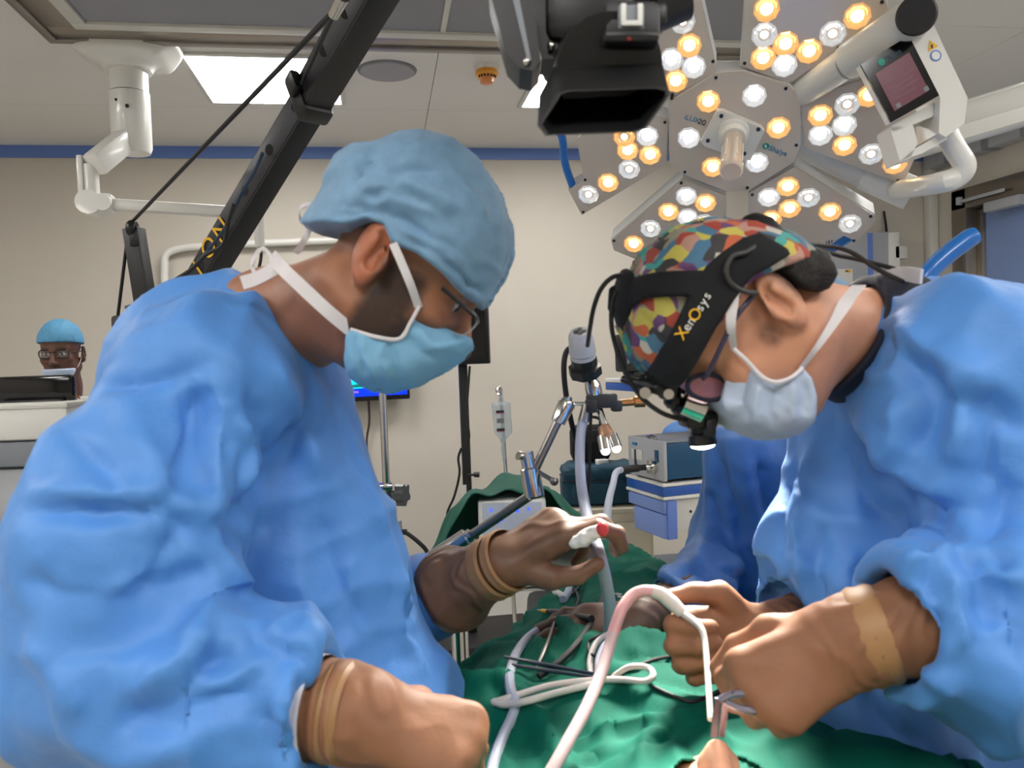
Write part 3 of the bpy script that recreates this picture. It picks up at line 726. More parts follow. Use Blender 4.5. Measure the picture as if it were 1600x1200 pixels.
part('arm_knuckle', G().rings([(B0-[0, 0, 0.05], 0.05), (B0+[0, 0, 0.05], 0.05)], 24).cyl(B0, K2-kd*0.02, 0.03), M['white'], ar)
# ------------------------------------------------------------------ camera crane (jib) and its camera
D0, D1 = 2.2, 1.42
def boom(px, py, d): return at(px, py, d)
jib = thing('camera_crane', 'black square tube camera crane boom with holes rising across the ceiling', 'camera crane', at(228, 480, 2.45)*[1, 1, 0])
# the lower and upper sections run along one line
LA, LBm = at(297, 470, D0), at(500, 134, 1.85)
UA, UB = at(484, 160, 1.82), at(620, -75, 1.42)
ax = (LBm-LA)/np.linalg.norm(LBm-LA)
# the tube is turned so that one face looks to the left and one to the right
toward = CAM-(LA+LBm)/2; toward -= ax*np.dot(toward, ax); toward /= np.linalg.norm(toward)
left = np.cross(toward, ax); left /= np.linalg.norm(left)
if np.dot(left, rt) > 0: left = -left
th = math.radians(48)
fa = left*math.cos(th)+toward*math.sin(th)      # normal of the holed face
fb = np.cross(ax, fa)
if np.dot(fb, toward) < 0: fb = -fb
def section(A, B, w, nh, nm):
    ax = (B-A)/np.linalg.norm(B-A)
    F3 = np.array([ax, fa, np.cross(ax, fa)]); L = np.linalg.norm(B-A)
    o = part(nm, G().box((A+B)/2, (L, w, w), F3, bev=0.004), M['blackmat'], jib)
    part('boom_face', G().box((A+B)/2+fa*(w/2), (L-0.004, 0.003, w-0.012), F3, bev=0.001), M['boomface'], o)
    for k in range(nh):
        q = A+ax*(L*(k+0.5)/nh)+fa*(w/2+0.0015)
        part('boom_hole', G().rings([(q-fa*0.002, 0.0135), (q+fa*0.0006, 0.0135)], 16), M['fabricblack'], o)
    return o, F3
o1, F1 = section(LA-ax*0.45, LBm, 0.066, 9, 'boom_section')
axU = (UB-UA)/np.linalg.norm(UB-UA)
o2, F2 = section(UA, UB+axU*0.25, 0.074, 6, 'boom_section')
cl = (LBm+UA)/2
part('boom_collar', G().box(UA+axU*0.005, (0.06, 0.094, 0.094), F2, bev=0.012), M['black'], jib)
part('collar_clamp', G().box(UA+axU*0.035+fa*0.047-fb*0.02, (0.05, 0.03, 0.045), F2, bev=0.008), M['black'], jib)
# lettering along the holed face, running down the boom
face0 = LA+fa*0.035
wdir = fb-ax*np.dot(fb, ax)
for ch, (px, py) in zip('SION', ((297, 437), (311, 420), (328, 388), (347, 360))):
    v = ray(px, py); q = CAM+v*(np.dot(face0-CAM, fa)/np.dot(v, fa))
    text(ch, q+fa*0.0032, ax, np.cross(fa, ax), 0.072, M['yellow'], jib, ext=0.0004)
# stay cables and the upright they run over
top = at(209, 357, 2.45); foot = at(230, 490, 2.45)
f = fr(foot-top, z=toward)
part('stay_post', G().box((top+foot)/2-f[0]*0.0, (np.linalg.norm(foot-top), 0.05, 0.05), f, bev=0.004), M['blackmat'], jib)
pz = foot[2]
part('stand_column', G().box((foot[0], foot[1], pz/2+0.03), (0.07, 0.07, pz-0.0), bev=0.006), M['blackmat'], jib)
part('pivot_head', G().box(foot+np.array([0.08, -0.05, -0.06]), (0.3, 0.14, 0.1), bev=0.01), M['blackmat'], jib)
for k in range(3):
    a = 2*math.pi*k/3+0.4; e = np.array([foot[0]+0.30*math.cos(a), foot[1]+0.30*math.sin(a), 0.02])
    part('stand_leg', G().tube([(foot[0], foot[1], 0.5), e], [0.022, 0.018], 10, 2), M['blackmat'], jib)
    part('stand_foot', G().ball(e, (0.035, 0.035, 0.02), 12), M['rubber'], jib)
pw = at(207, 357, 2.43)
part('pulley', G().rings([(pw-rt*0.012, 0.021), (pw-rt*0.004, 0.026), (pw+rt*0.004, 0.026), (pw+rt*0.012, 0.021)], 20), M['black'], jib)
part('pulley_bracket', G().box(pw+np.array([0.006, 0, -0.03]), (0.026, 0.03, 0.05), bev=0.004), M['black'], jib)
cab = at(527, 12, 1.37)
part('stay_cable', G().tube([pw+np.array([0, 0, 0.02]), cab], 0.0052, 8, 1), M['black'], jib)
part('stay_cable', G().tube([pw-rt*0.012, at(181, 520, 2.5), at(172, 640, 2.5)], 0.0052, 8, 1), M['black'], jib)
part('stay_cable', G().tube([cab, UA+axU*0.06+fa*0.05], 0.004, 8, 1), M['black'], jib)
part('cable_anchor', G().rings([(cab-axU*0.02, 0.01), (cab+axU*0.03, 0.012)], 12), M['chrome'], jib)
part('monitor_cable', G().tube([at(410, 240, 1.72), at(398, 268, 1.78), at(376, 305, 1.84), at(352, 355, 1.88), at(330, 385, 1.92), at(302, 418, 1.95), at(278, 452, 2.0)], 0.004, 8), mat('blue_black_cable', rgb(20, 52, 78), 0.5), jib)
part('power_cable', G().tube([at(366, 318, 1.83), at(356, 348, 1.84), at(352, 375, 1.86), at(342, 388, 1.87), at(322, 398, 1.88), at(300, 420, 1.9), at(270, 440, 1.93), at(260, 452, 1.95), at(266, 460, 1.96), at(275, 448, 1.96), at(290, 470, 2.0)], 0.005, 8), M['rubber'], jib)
part('side_bracket', G().tube([at(197, 482, 2.35), at(215, 476, 2.35), at(244, 470, 2.35), at(240, 480, 2.4)], 0.008, 8, 3), M['black'], jib)
# overhead part of the boom and the drop bar to the camera
TIP = at(860, -330, 1.0)
part('boom_section', G().box((UB+axU*0.2+TIP)/2, (np.linalg.norm(UB+axU*0.2-TIP), 0.06, 0.06), fr(TIP-UB-axU*0.2, z=(0, 0, 1)), bev=0.004), M['blackmat'], jib)

cr = thing('camera_rig', 'black video camera with square lens hood hanging upside down at top centre', 'camera', at(940, 150, 0.66))
dc = 0.66
part('drop_bar', G().box((TIP+at(860, -20, 0.74))/2, (np.linalg.norm(TIP-at(860, -20, 0.74)), 0.03, 0.03), fr(TIP-at(860, -20, 0.74), z=rt), bev=0.004), M['blackmat'], cr)
# hood: a tapering square shade open towards the room below the camera
def quad3(pts, d): return [at(x, y, d) for x, y in pts]
front = quad3([(840, 196), (852, 212), (992, 207), (1010, 200), (1046, 150), (1045, 140), (1030, 136), (886, 141), (872, 146)], 0.60)
back = quad3([(842, 150), (856, 160), (990, 152), (1006, 144), (1034, 106), (1034, 96), (1022, 90), (884, 96), (866, 104)], 0.70)
gg = G(); n = len(front); cf = np.mean(front, 0); cbk = np.mean(back, 0)
inn = [p+(cf-p)*0.06 for p in front]; inb = [p+(cbk-p)*0.3 for p in back]
gg.add(front+back+inn+inb, [(i, (i+1) % n, (i+1) % n+n, i+n) for i in range(n)] + [((i+1) % n, i, i+2*n, (i+1) % n+2*n) for i in range(n)] + [((i+1) % n+2*n, i+2*n, i+3*n, (i+1) % n+3*n) for i in range(n)] + [tuple(range(4*n-1, 3*n-1, -1)), tuple(range(n, 2*n))])
part('lens_hood', gg, mat('hood_black', rgb(18, 18, 20), 0.45, bump=0.1, bscale=250), cr, sharp=50)
part('hood_lining', G().prism([p-up*0.001 for p in inb], fw*0.002), M['fabricblack'], cr)
lo_, hi_ = at(945, 75, 0.72), at(945, 120, 0.73)
f = fr(rt, z=up)
part('lens_barrel', G().rings([(cbk-fw*0.02, 0.045), (cbk+fw*0.05+up*0.03, 0.045)], 28), M['black'], cr)
part('camera_body', G().box(at(915, 35, 0.79), (0.085, 0.12, 0.085), f, bev=0.012), M['black'], cr)
part('camera_grip', G().box(at(1000, 8, 0.79), (0.06, 0.09, 0.045), f, bev=0.02), M['black'], cr)
gg = G().box(at(982, 52, 0.69), (0.047, 0.05, 0.036), f, bev=0.006); vf = part('viewfinder', gg, mat('dark_grey_plastic', rgb(44, 44, 48), 0.5), cr)
part('eyepiece', G().box(at(985, 62, 0.655), (0.046, 0.02, 0.012), f, bev=0.005), M['black'], vf)
u0 = at(987, 25, 0.655)
part('accessory_shoe', G().box(u0+fw*0.004, (0.021, 0.006, 0.02), f, bev=0.001), M['grey'], vf)
for dx, dy, sx, sy in ((-0.0068, 0.0015, 0.0042, 0.016), (0.0068, 0.0015, 0.0042, 0.016), (0, -0.0065, 0.0175, 0.0042)):
    part('shoe_rail', G().box(u0+rt*dx+up*dy-fw*0.001, (sx, 0.003, sy), f, bev=0.0005), M['whiteprint'], vf)
part('record_light', G().ball(at(983, 61, 0.644), 0.0018, 8), M['redprint'], vf)
part('handgrip_knob', G().rings([(at(1018, 12, 0.76), 0.024), (at(1070, -6, 0.76), 0.022)], 24), M['black'], cr)
part('rig_lens_ring', G().box(at(1022, 30, 0.74), (0.02, 0.03, 0.02), f, bev=0.004), M['black'], cr)
part('rig_plate', G().prism(quad3([(763, -20), (830, -20), (845, 96), (832, 110), (812, 106), (792, 85)], 0.70), fw*0.05), M['black'], cr)
part('rig_rail', G().prism(quad3([(797, -20), (808, -20), (830, 94), (824, 94)], 0.698), fw*0.004), M['grey'], cr)
part('rig_plate', G().prism(quad3([(820, -20), (900, -20), (895, 80), (868, 92), (846, 92)], 0.74), fw*0.04), M['black'], cr)
part('rig_bolt', G().ball(at(861, 72, 0.735), 0.004, 10), M['chrome'], cr)
part('rig_bolt', G().ball(at(872, 8, 0.735), 0.005, 10), M['chrome'], cr)
part('rig_bolt', G().ball(at(823, 97, 0.70), 0.004, 10), M['chrome'], cr)

# ------------------------------------------------------------------ equipment along the back wall
def vpole(px, py, d): p = at(px, py, d); return p
# anaesthesia workstation at the left edge
q = at(40, 633, 2.35); zt = q[2]
an = thing('anaesthesia_machine', 'white and grey anaesthesia machine with black monitor at left edge', 'medical machine', (q[0], q[1]+0.25, 0))
fx = fr(_r0, z=(0, 0, 1))
c0 = np.array([q[0], q[1], 0])-_r0*0.16
def AB(dx, dy, z0, z1, sx, sy, bev=0.015): return G().box(c0+_r0*dx+fx[1]*(dy+sy/2)+[0, 0, (z0+z1)/2], (sx, sy, z1-z0), fx, bev=bev)
part('top_module', AB(0, 0, zt-0.105, zt, 0.56, 0.5), M['white'], an)
part('top_lip', AB(0, -0.006, zt-0.012, zt+0.004, 0.57, 0.5, 0.004), M['offwhite'], an)
part('middle_module', AB(-0.03, 0.015, zt-0.185, zt-0.106, 0.54, 0.47), M['grey'], an)
part('front_pod', AB(-0.12, -0.03, zt-0.29, zt-0.19, 0.22, 0.2, 0.03), mat('slate_plastic', rgb(98, 108, 124), 0.45), an)
part('lower_body', AB(0, 0.04, 0.12, zt-0.19, 0.5, 0.42), M['lightgrey'], an)
for k in range(5): part('bellows_rib', AB(-0.08, -0.02, zt-0.36-0.05*k, zt-0.335-0.05*k, 0.24, 0.1, 0.01), M['lightgrey'], an)
part('base', AB(0, 0.02, 0.06, 0.12, 0.56, 0.5), M['grey'], an)
for sx in (-0.24, 0.24):
    for sy in (0.06, 0.46):
        p = c0+_r0*sx+fx[1]*sy; part('caster', G().rings([(p+[0, 0, 0.035]-_r0*0.015, 0.035), (p+[0, 0, 0.035]+_r0*0.015, 0.035)], 16), M['rubber'], an)
m0 = at(56, 611, 2.5); m1 = at(0, 611, 2.5)
mb = part('monitor', G().box(np.array([m0[0], m0[1], zt+0.042])-_r0*0.0, (0.245, 0.03, 0.085), fr(_r0+np.array([0, 0, 0.0]), z=(0, 0, 1)), bev=0.012), M['screenblack'], an)
part('monitor_slot', G().box(np.array([m0[0], m0[1], zt+0.03])-fx[1]*0.016-_r0*0.0, (0.15, 0.004, 0.003), fx), M['black'], mb)
part('monitor_foot', G().box(np.array([m0[0], m0[1]+0.01, zt+0.004]), (0.2, 0.1, 0.012), fx, bev=0.004), M['black'], mb)
part('orange_cable', G().tube([at(36, 614, 2.53), at(50, 609, 2.53), at(75, 609, 2.53), at(105, 613, 2.53), at(125, 622, 2.53)], 0.003, 8), mat('orange_cable', rgb(190, 120, 40), 0.5), an)
part('orange_plug', G().box(at(46, 611, 2.54), (0.034, 0.02, 0.012), fx, bev=0.004), mat('orange_plug', rgb(205, 110, 50), 0.5), an)

# large black television on a post stand
dt = 3.9
tvc = at(650, 480, dt); tvr = at(766, 568, dt)
tv = thing('television', 'large black television on a black post stand behind the left surgeon', 'television', np.array([at(725, 600, dt)[0], at(725, 600, dt)[1], 0]))
ft = fr(_r0*math.cos(0.12)+fx[1]*math.sin(-0.12), z=(0, 0, 1))
tw, hh = 0.82, 0.50
tcen = tvr-ft[0]*tw/2+np.array([0, 0, hh/2])
tp = part('television_panel', G().box(tcen, (tw, 0.045, hh), ft, bev=0.006), M['black'], tv)
part('screen', G().box(tcen-ft[1]*0.0225+[0, 0, 0.006], (tw-0.03, 0.003, hh-0.04), ft), M['screenblack'], tp)
q = at(716, 566, dt-0.03)
part('standby_light', G().box(q-ft[1]*0.004, (0.006, 0.003, 0.006), ft), mat('blue_led', rgb(60, 120, 255), 0.4, emit=3, ecol=(0.1, 0.3, 1, 1)), tp)
part('maker_plate', G().box(q-ft[1]*0.004+[0, 0, 0.012]-ft[0]*0.002, (0.045, 0.002, 0.005), ft), M['greyprint'], tp)
pp0 = at(722, 545, dt+0.06); pb = at(728, 800, dt+0.06)
part('stand_post', G().box((pp0[0], pp0[1], (pp0[2]+0.04)/2), (0.042, 0.042, pp0[2]-0.04), bev=0.004), M['blackmat'], tv)
part('stand_bracket', G().box((pp0[0], pp0[1]-0.02, pp0[2]), (0.12, 0.05, 0.12), bev=0.004), M['blackmat'], tv)
part('stand_base', G().box((pp0[0], pp0[1], 0.02), (0.6, 0.45, 0.04), bev=0.01), M['blackmat'], tv)
q = at(730, 742, dt+0.02); part('post_lock_knob', G().rings([(q, 0.006), (q+ft[0]*0.03, 0.006), (q+ft[0]*0.034, 0.012), (q+ft[0]*0.06, 0.014)], 12), M['black'], tv)
q = at(726, 770, dt+0.035); part('paper_label', G().box((q[0], pp0[1]-0.022, q[2]), (0.024, 0.002, 0.07)), M['whiteprint'], tv)
part('power_cable', G().tube([at(734, 572, dt), at(732, 600, dt), at(729, 650, dt), at(733, 680, dt), at(729, 700, dt+0.02)], 0.006, 8), M['rubber'], tv)
part('power_cable', G().tube([at(721, 700, dt), at(716, 716, dt), at(718, 740, dt), at(710, 775, dt), at(699, 802, dt), at(702, 830, dt), at(708, 842, dt), at(716, 900, dt)], 0.006, 8), M['rubber'], tv)
# small screen with blue picture on the back wall
bs = thing('wall_monitor', 'wall monitor with bright blue screen below left surgeon chin', 'monitor', onwall(590, 640, 0.1))
br_ = onwall(640, 621, 0.10); bw, bh = 0.62, 0.38
bc = br_+np.array([-bw/2, 0, bh/2-0.01]); fb_ = fr((1, 0, 0.012), z=(0, 0, 1))
bp_ = part('monitor_case', G().box(bc, (bw, 0.06, bh), fb_, bev=0.008), M['black'], bs)
part('screen', G().box(bc-[0, 0.031, -0.006], (bw-0.03, 0.004, bh-0.045), fb_), mat('blue_screen', rgb(0, 40, 255), 0.3, emit=1.0, ecol=(0.0, 0.035, 1.0, 1)), bp_, smooth=False)
def scr(px, py, o=0.135): return onwall(px, py, o)
cy = mat('cyan_picture', rgb(0, 215, 245), 0.4, emit=0.8, ecol=(0.0, 0.66, 0.9, 1))
part('screen_picture', G().prism([scr(525, 572), scr(532, 566), scr(562, 566), scr(568, 596), scr(576, 600), scr(575, 606), scr(547, 608), scr(535, 600)], (0, -0.002, 0)), cy, bp_, smooth=False)
part('screen_picture_bar', G().prism([scr(547, 602, 0.138), scr(572, 598.5, 0.138), scr(573, 604, 0.138), scr(548, 606, 0.138)], (0, -0.001, 0)), M['greenprint'], bp_, smooth=False)
part('screen_picture_cord', G().tube([scr(547, 578, 0.14), scr(547, 592, 0.14), scr(546, 607, 0.14)], 0.004, 6), M['whiteprint'], bp_)
part('screen_logo', G().prism([scr(548, 615), scr(553, 611), scr(560, 611), scr(561, 614)], (0, -0.001, 0)), mat('violet_mark', rgb(140, 90, 255), 0.4, emit=0.6, ecol=(0.3, 0.15, 1, 1)), bp_, smooth=False)
part('wall_mount', G().box(bc+[0, 0.06, 0], (0.2, 0.07, 0.16), bev=0.01), M['blackmat'], bs)
part('signal_cable', G().tube([onwall(576, 626, 0.08), onwall(577, 660, 0.05), onwall(573, 690, 0.04), onwall(574, 760, 0.04), onwall(570, 900, 0.04)], 0.007, 8), mat('brown_cable', rgb(70, 50, 46), 0.6), bs)

# chrome drip pole with clamp
di = 2.5
b0 = at(606, 820, di); 
ip = thing('instrument_pole', 'chrome pole with black clamp knob beside left surgeon chest', 'pole stand', (b0[0], b0[1], 0))
t0 = at(592, 560, di)
part('upper_rod', G().rings([(np.array([b0[0], b0[1], at(600, 765, di)[2]]), 0.0115), (np.array([b0[0], b0[1], t0[2]+0.05]), 0.0115)], 16), M['chrome'], ip)
part('lower_tube', G().rings([(np.array([b0[0], b0[1], 0.06]), 0.018), (np.array([b0[0], b0[1], at(603, 756, di)[2]]), 0.018)], 18), M['chrome'], ip)
zc = at(603, 760, di)[2]
part('clamp', G().rings([(np.array([b0[0]-0.03, b0[1]-0.01, zc-0.05]), 0.014), (np.array([b0[0]-0.03, b0[1]-0.01, zc+0.012]), 0.016)], 14).box((b0[0]-0.01, b0[1], zc-0.0), (0.06, 0.05, 0.02), bev=0.005), M['chrome'], ip)
def starknob(c, axis, r, L, m, nm):
    axis = np.asarray(axis)/np.linalg.norm(axis); e1 = np.cross(axis, (0, 0, 1)); e1 /= np.linalg.norm(e1); e2 = np.cross(axis, e1)
    poly = [c+(e1*math.cos(a)+e2*math.sin(a))*r*(1.0 if k % 4 < 2 else 0.72) for k, a in enumerate(np.linspace(0, 2*math.pi, 20, endpoint=False))]
    return part(nm, G().prism(poly, axis*L).cyl(c-axis*0.02, c+axis*0.01, r*0.35, n=12), m, ip, smooth=False)
starknob(np.array([b0[0]+0.034, b0[1]-0.01, zc-0.025]), (1, -0.5, 0), 0.036, 0.028, mat('grey_knob', rgb(70, 72, 76), 0.35), 'clamp_knob')
starknob(np.array([b0[0]+0.026, b0[1]-0.005, zc-0.125]), (1, -0.3, 0), 0.02, 0.014, M['grey'], 'lower_knob')
q = at(611, 832, di)
part('plug', G().rings([(q-_r0*0.01, 0.012), (q+_r0*0.012, 0.013), (q+_r0*0.02, 0.009), (q+_r0*0.05, 0.009)], 14), M['rubber'], ip)
part('cable', G().tube([q+_r0*0.04, at(640, 836, di), at(657, 850, di), at(668, 864, di), at(680, 900, di), at(690, 1000, di)], 0.007, 8), M['rubber'], ip)
for k in range(5):
    a = 2*math.pi*k/5; e = np.array([b0[0]+0.28*math.cos(a), b0[1]+0.28*math.sin(a), 0.055])
    part('base_leg', G().tube([(b0[0], b0[1], 0.09), e], 0.014, 10, 2), M['chrome'], ip)
    part('caster', G().ball(e-[0, 0, 0.025], 0.03, 12), M['rubber'], ip)

# infusion bag on its stand
dv = 3.6
b0 = at(795, 760, dv)
iv = thing('infusion_stand', 'thin chrome infusion stand near back wall right of television', 'pole stand', (b0[0], b0[1], 0))
tt = at(782, 606, dv)
part('pole', G().rings([(np.array([b0[0]+0.01, b0[1], 0.05]), 0.010), (tt, 0.008)], 14), M['chrome'], iv)
part('hook', G().tube([tt, at(780, 604, dv), at(776, 608, dv-0.01), at(777, 615, dv-0.02), at(781, 617, dv-0.03)], 0.005, 8), M['chrome'], iv)
for k in range(4):
    a = 2*math.pi*k/4+0.3; e = np.array([b0[0]+0.01+0.24*math.cos(a), b0[1]+0.24*math.sin(a), 0.05])
    part('base_leg', G().tube([(b0[0]+0.01, b0[1], 0.08), e], 0.012, 10, 2), M['chrome'], iv)
    part('caster', G().ball(e-[0, 0, 0.022], 0.028, 12), M['rubber'], iv)
ib = thing('infusion_bag', 'clear infusion bag with dark labels hanging from thin chrome stand', 'drip bag', at(785, 690, dv-0.05))
bagm = mat('clear_bag', rgb(206, 220, 230), 0.12, trans=0.5, alpha=0.6, coat=0.4)
O = at(784, 655, dv-0.05)
def ivsdf(P):
    q = P-O; x = q@_r0; z = q[:, 2]; y = q@fx[1]
    sh = poly2(np.c_[x, z], [(-0.043, 0.075), (0.04, 0.08), (0.045, -0.06), (0.016, -0.09), (0.008, -0.125), (-0.008, -0.125), (-0.014, -0.09), (-0.036, -0.06)])
    return smax(sh, np.abs(y)-0.016*np.clip(1.1-np.abs(z)/0.13, 0.3, 1), 0.012)
V, Q = sculpt(ivsdf, O-[0.09, 0.09, 0.16], O+[0.09, 0.09, 0.12], 0.0045)
link_mesh('bag', V, Q, bagm, ib)
for zz, mm in ((0.035, 'darkprint'), (-0.045, 'darkprint')):
    part('bag_label', G().box(O+[0, 0, zz]-fx[1]*0.0175-_r0*0.006, (0.035, 0.002, 0.012), fx), M[mm], ib)
    part('bag_label', G().box(O+[0, 0, zz-0.006]-fx[1]*0.018-_r0*0.006, (0.035, 0.002, 0.004), fx), M['redprint'], ib)
gg = G()
part('bag_text', G().box(O+[0, 0, -0.005]-fx[1]*0.0175-_r0*0.006, (0.03, 0.002, 0.02), fx), M['greyprint'], ib)
part('bag_loop', G().tube([O+[-0.012, 0, 0.075], O+[-0.006, 0, 0.1], O+[0.004, 0, 0.1], O+[0.01, 0, 0.075]], 0.003, 8), bagm, ib)
part('drip_chamber', G().rings([(O+[0, 0, -0.12], 0.009), (O+[0.003, 0, -0.16], 0.009), (O+[0.004, 0, -0.19], 0.006)], 12), bagm, ib)
part('drip_tube', G().tube([O+[0.004, 0, -0.19], O+[0.012, 0, -0.24], O+[0.03, 0.0, -0.32], O+[0.06, 0.02, -0.6]], 0.003, 8), bagm, ib)

# white control unit with blue indicator lights under a green cloth
du = 2.2
A = at(746, 784, du); B = at(853, 778, du); zt = A[2]
ft = fr((B-A)*[1, 1, 0], z=(0, 0, 1)); wu = np.dot(B-A, ft[0])
cu_ = thing('control_unit', 'white control box with glowing blue symbols behind surgeon hand', 'medical device', (A+B)/2-[0, 0, 0.2])
part('unit_case', G().box((A+B)/2+ft[1]*0.1-[0, 0, 0.1], (wu, 0.2, 0.2), ft, bev=0.008), M['white'], cu_)
fp = part('front_panel', G().box((A+B)/2-ft[1]*0.001-[0, 0, 0.1], (wu-0.026, 0.006, 0.185), ft, bev=0.003), mat('pale_grey_panel', rgb(182, 190, 206), 0.35), cu_)
bl = mat('blue_indicator', rgb(60, 80, 255), 0.4, emit=1.6, ecol=(0.05, 0.1, 1.0, 1))
for x, y, sx, sy in ((767, 797, .007, .009), (800, 797, .006, .008), (808, 797, .010, .012), (826, 795, .007, .008), (778, 815, .005, .010), (785, 813, .004, .004), (767, 835, .010, .005), (786, 835, .005, .004)):
    part('indicator', G().box(hit(x, y, (A+B)/2-ft[1]*0.0045, ft[1]), (sx, 0.002, sy), ft, bev=0.0005), bl, fp)
ct = thing('equipment_cart', 'low cart carrying the white control box under green cloth', 'cart', ((A+B)/2+ft[1]*0.12)*[1, 1, 0])
part('cart_top', G().box((A+B)/2+ft[1]*0.12-[0, 0, 0.222], (wu+0.2, 0.34, 0.04), ft, bev=0.006), M['white'], ct)
for sx in (-1, 1):
    for sy in (-0.02, 0.26):
        q = (A+B)/2+ft[1]*sy+ft[0]*sx*(wu/2+0.07); part('cart_leg', G().rings([(np.array([q[0], q[1], 0.06]), 0.014), (np.array([q[0], q[1], zt-0.24]), 0.014)], 12), M['chrome'], ct)
        part('caster', G().ball(np.array([q[0], q[1], 0.03]), 0.03, 12), M['rubber'], ct)
cen = (A+B)/2+ft[1]*0.1
def cover(u, v):   # u along the unit, v front to back
    return cen+ft[0]*u+ft[1]*v
nu, nv = 56, 30; V = []
for j in range(nv):
    for i in range(nu):
        u = (i/(nu-1)-0.5)*0.62; v = (j/(nv-1))*0.42-0.11
        inside = min(wu/2+0.012-abs(u), 0.0)
        z = zt+0.008+0.012*math.sin(u*30+v*9)+0.006*math.sin(u*70-v*20)+0.03*math.exp(-((u+0.02)/0.06)**2)
        out = max(abs(u)-wu/2-0.01, 0); ov = max(v-0.12, 0)
        z -= 1.9*out**1.25*(1+0.15*math.sin(v*40))+1.7*ov
        p = cover(u*(1-0.2*min(out*3, 0.5)), v+0.02*math.sin(u*18)); V.append((p[0], p[1], max(z, zt-0.3)))
F_ = [(j*nu+i, j*nu+i+1, (j+1)*nu+i+1, (j+1)*nu+i) for j in range(nv-1) for i in range(nu-1)]
gg = G().add(V, F_)
ob = single('cover_cloth', gg, M['drapedark'], 'dark green cloth draped over the white control box', 'cloth')
so = ob.modifiers.new('thickness', 'SOLIDIFY'); so.thickness = 0.003; so.offset = 1

# endoscopy tower at the right with light source
PZ = at(1036, 757, 3.05)[2]
def onz(px, py, z): return hit(px, py, (0, 0, z), (0, 0, 1))
c1 = onz(1036, 757, PZ); c2 = onz(977, 741, PZ); c3 = onz(1110, 757, PZ)
ty = c2-c1; dep = np.linalg.norm(ty); ty /= dep; tx = np.cross(ty, (0, 0, 1.0)); wid = 0.52
tow = thing('endoscopy_tower', 'blue and white equipment trolley with shelf beside back wall', 'trolley', (c1+tx*wid/2+ty*dep/2)*[1, 1, 0])
T3 = np.array([tx, ty, (0, 0, 1)])
def TB(u0, u1, v0, v1, z0, z1, bev=0.004): return G().box(c1+tx*(u0+u1)/2+ty*(v0+v1)/2+[0, 0, (z0+z1)/2-PZ], (u1-u0, v1-v0, z1-z0), T3, bev=bev)
part('worktop', TB(0, wid, 0, dep, PZ-0.012, PZ), M['white'], tow)
part('blue_band', TB(0.003, wid-0.003, 0.003, dep-0.003, PZ-0.05, PZ-0.0125), M['navyblue'], tow)
part('worktop_base', TB(0, wid, 0, dep, PZ-0.064, PZ-0.0505), M['white'], tow)
part('drawer_front', TB(0.05, wid-0.05, 0.02, dep-0.02, PZ-0.19, PZ-0.066), M['offwhite'], tow)
part('lock', G().ball(c1+tx*0.13+ty*0.018+[0, 0, -0.12], 0.006, 8), M['black'], tow)
part('side_tray', TB(0.0, 0.05, 0.0, dep-0.02, PZ-0.115, PZ-0.068), M['traypurple'], tow)
part('side_tray', TB(-0.0, 0.05, 0.0, dep-0.06, PZ-0.215, PZ-0.118, 0.01), M['traypurple'], tow)
part('tray_edge', TB(0.012, 0.055, -0.008, 0.02, PZ-0.215, PZ-0.066), mat('tray_edge_blue', rgb(96, 124, 196), 0.45), tow)
zs = at(1000, 592, 3.2)[2]
part('upper_shelf', TB(-0.02, wid, 0.08, dep+0.12, zs-0.05, zs-0.018), M['navyblue'], tow)
part('shelf_edge', TB(-0.022, wid+0.002, 0.078, dep+0.122, zs-0.0175, zs), M['white'], tow)
for u in (0.33, wid-0.03): part('post', TB(u, u+0.03, dep+0.01, dep+0.045, 0.1, zs-0.05), M['lightgrey'], tow)
part('lower_shelf', TB(0.03, wid-0.03, 0.02, dep, 0.3, 0.33), M['white'], tow)
part('base', TB(0.0, wid, 0, dep, 0.07, 0.11), M['white'], tow)
part('back_panel', TB(0.34, wid-0.05, dep-0.03, dep, 0.33, PZ-0.19), M['cream'], tow)
for u in (0.04, wid-0.04):
    for v in (0.04, dep-0.04):
        q = c1+tx*u+ty*v; part('caster', G().ball(np.array([q[0], q[1], 0.035]), 0.035, 12), M['rubber'], tow)
mn = thing('small_monitor', 'small black monitor on the upper trolley shelf behind headband', 'monitor', c1+tx*0.2+ty*0.2+[0, 0, zs-PZ])
mw = 0.34
q = onz(969, 591, zs)
part('monitor_case', G().box(q+tx*mw/2+[0, 0, 0.105], (mw, 0.1, 0.16), T3, bev=0.012), M['black'], mn)
part('screen', G().box(q+tx*(mw/2+0.01)+[0, 0, 0.115]-ty*0.051, (mw-0.05, 0.004, 0.11), T3), M['screenblack'], mn)
part('screen_side', G().box(q+tx*0.012+[0, 0, 0.105]-ty*0.051, (0.012, 0.004, 0.09), T3, bev=0.001), M['greyprint'], mn)
part('foot', G().box(q+tx*mw/2+[0, 0, 0.0125], (mw-0.08, 0.1, 0.025), T3, bev=0.004), M['blackmat'], mn)
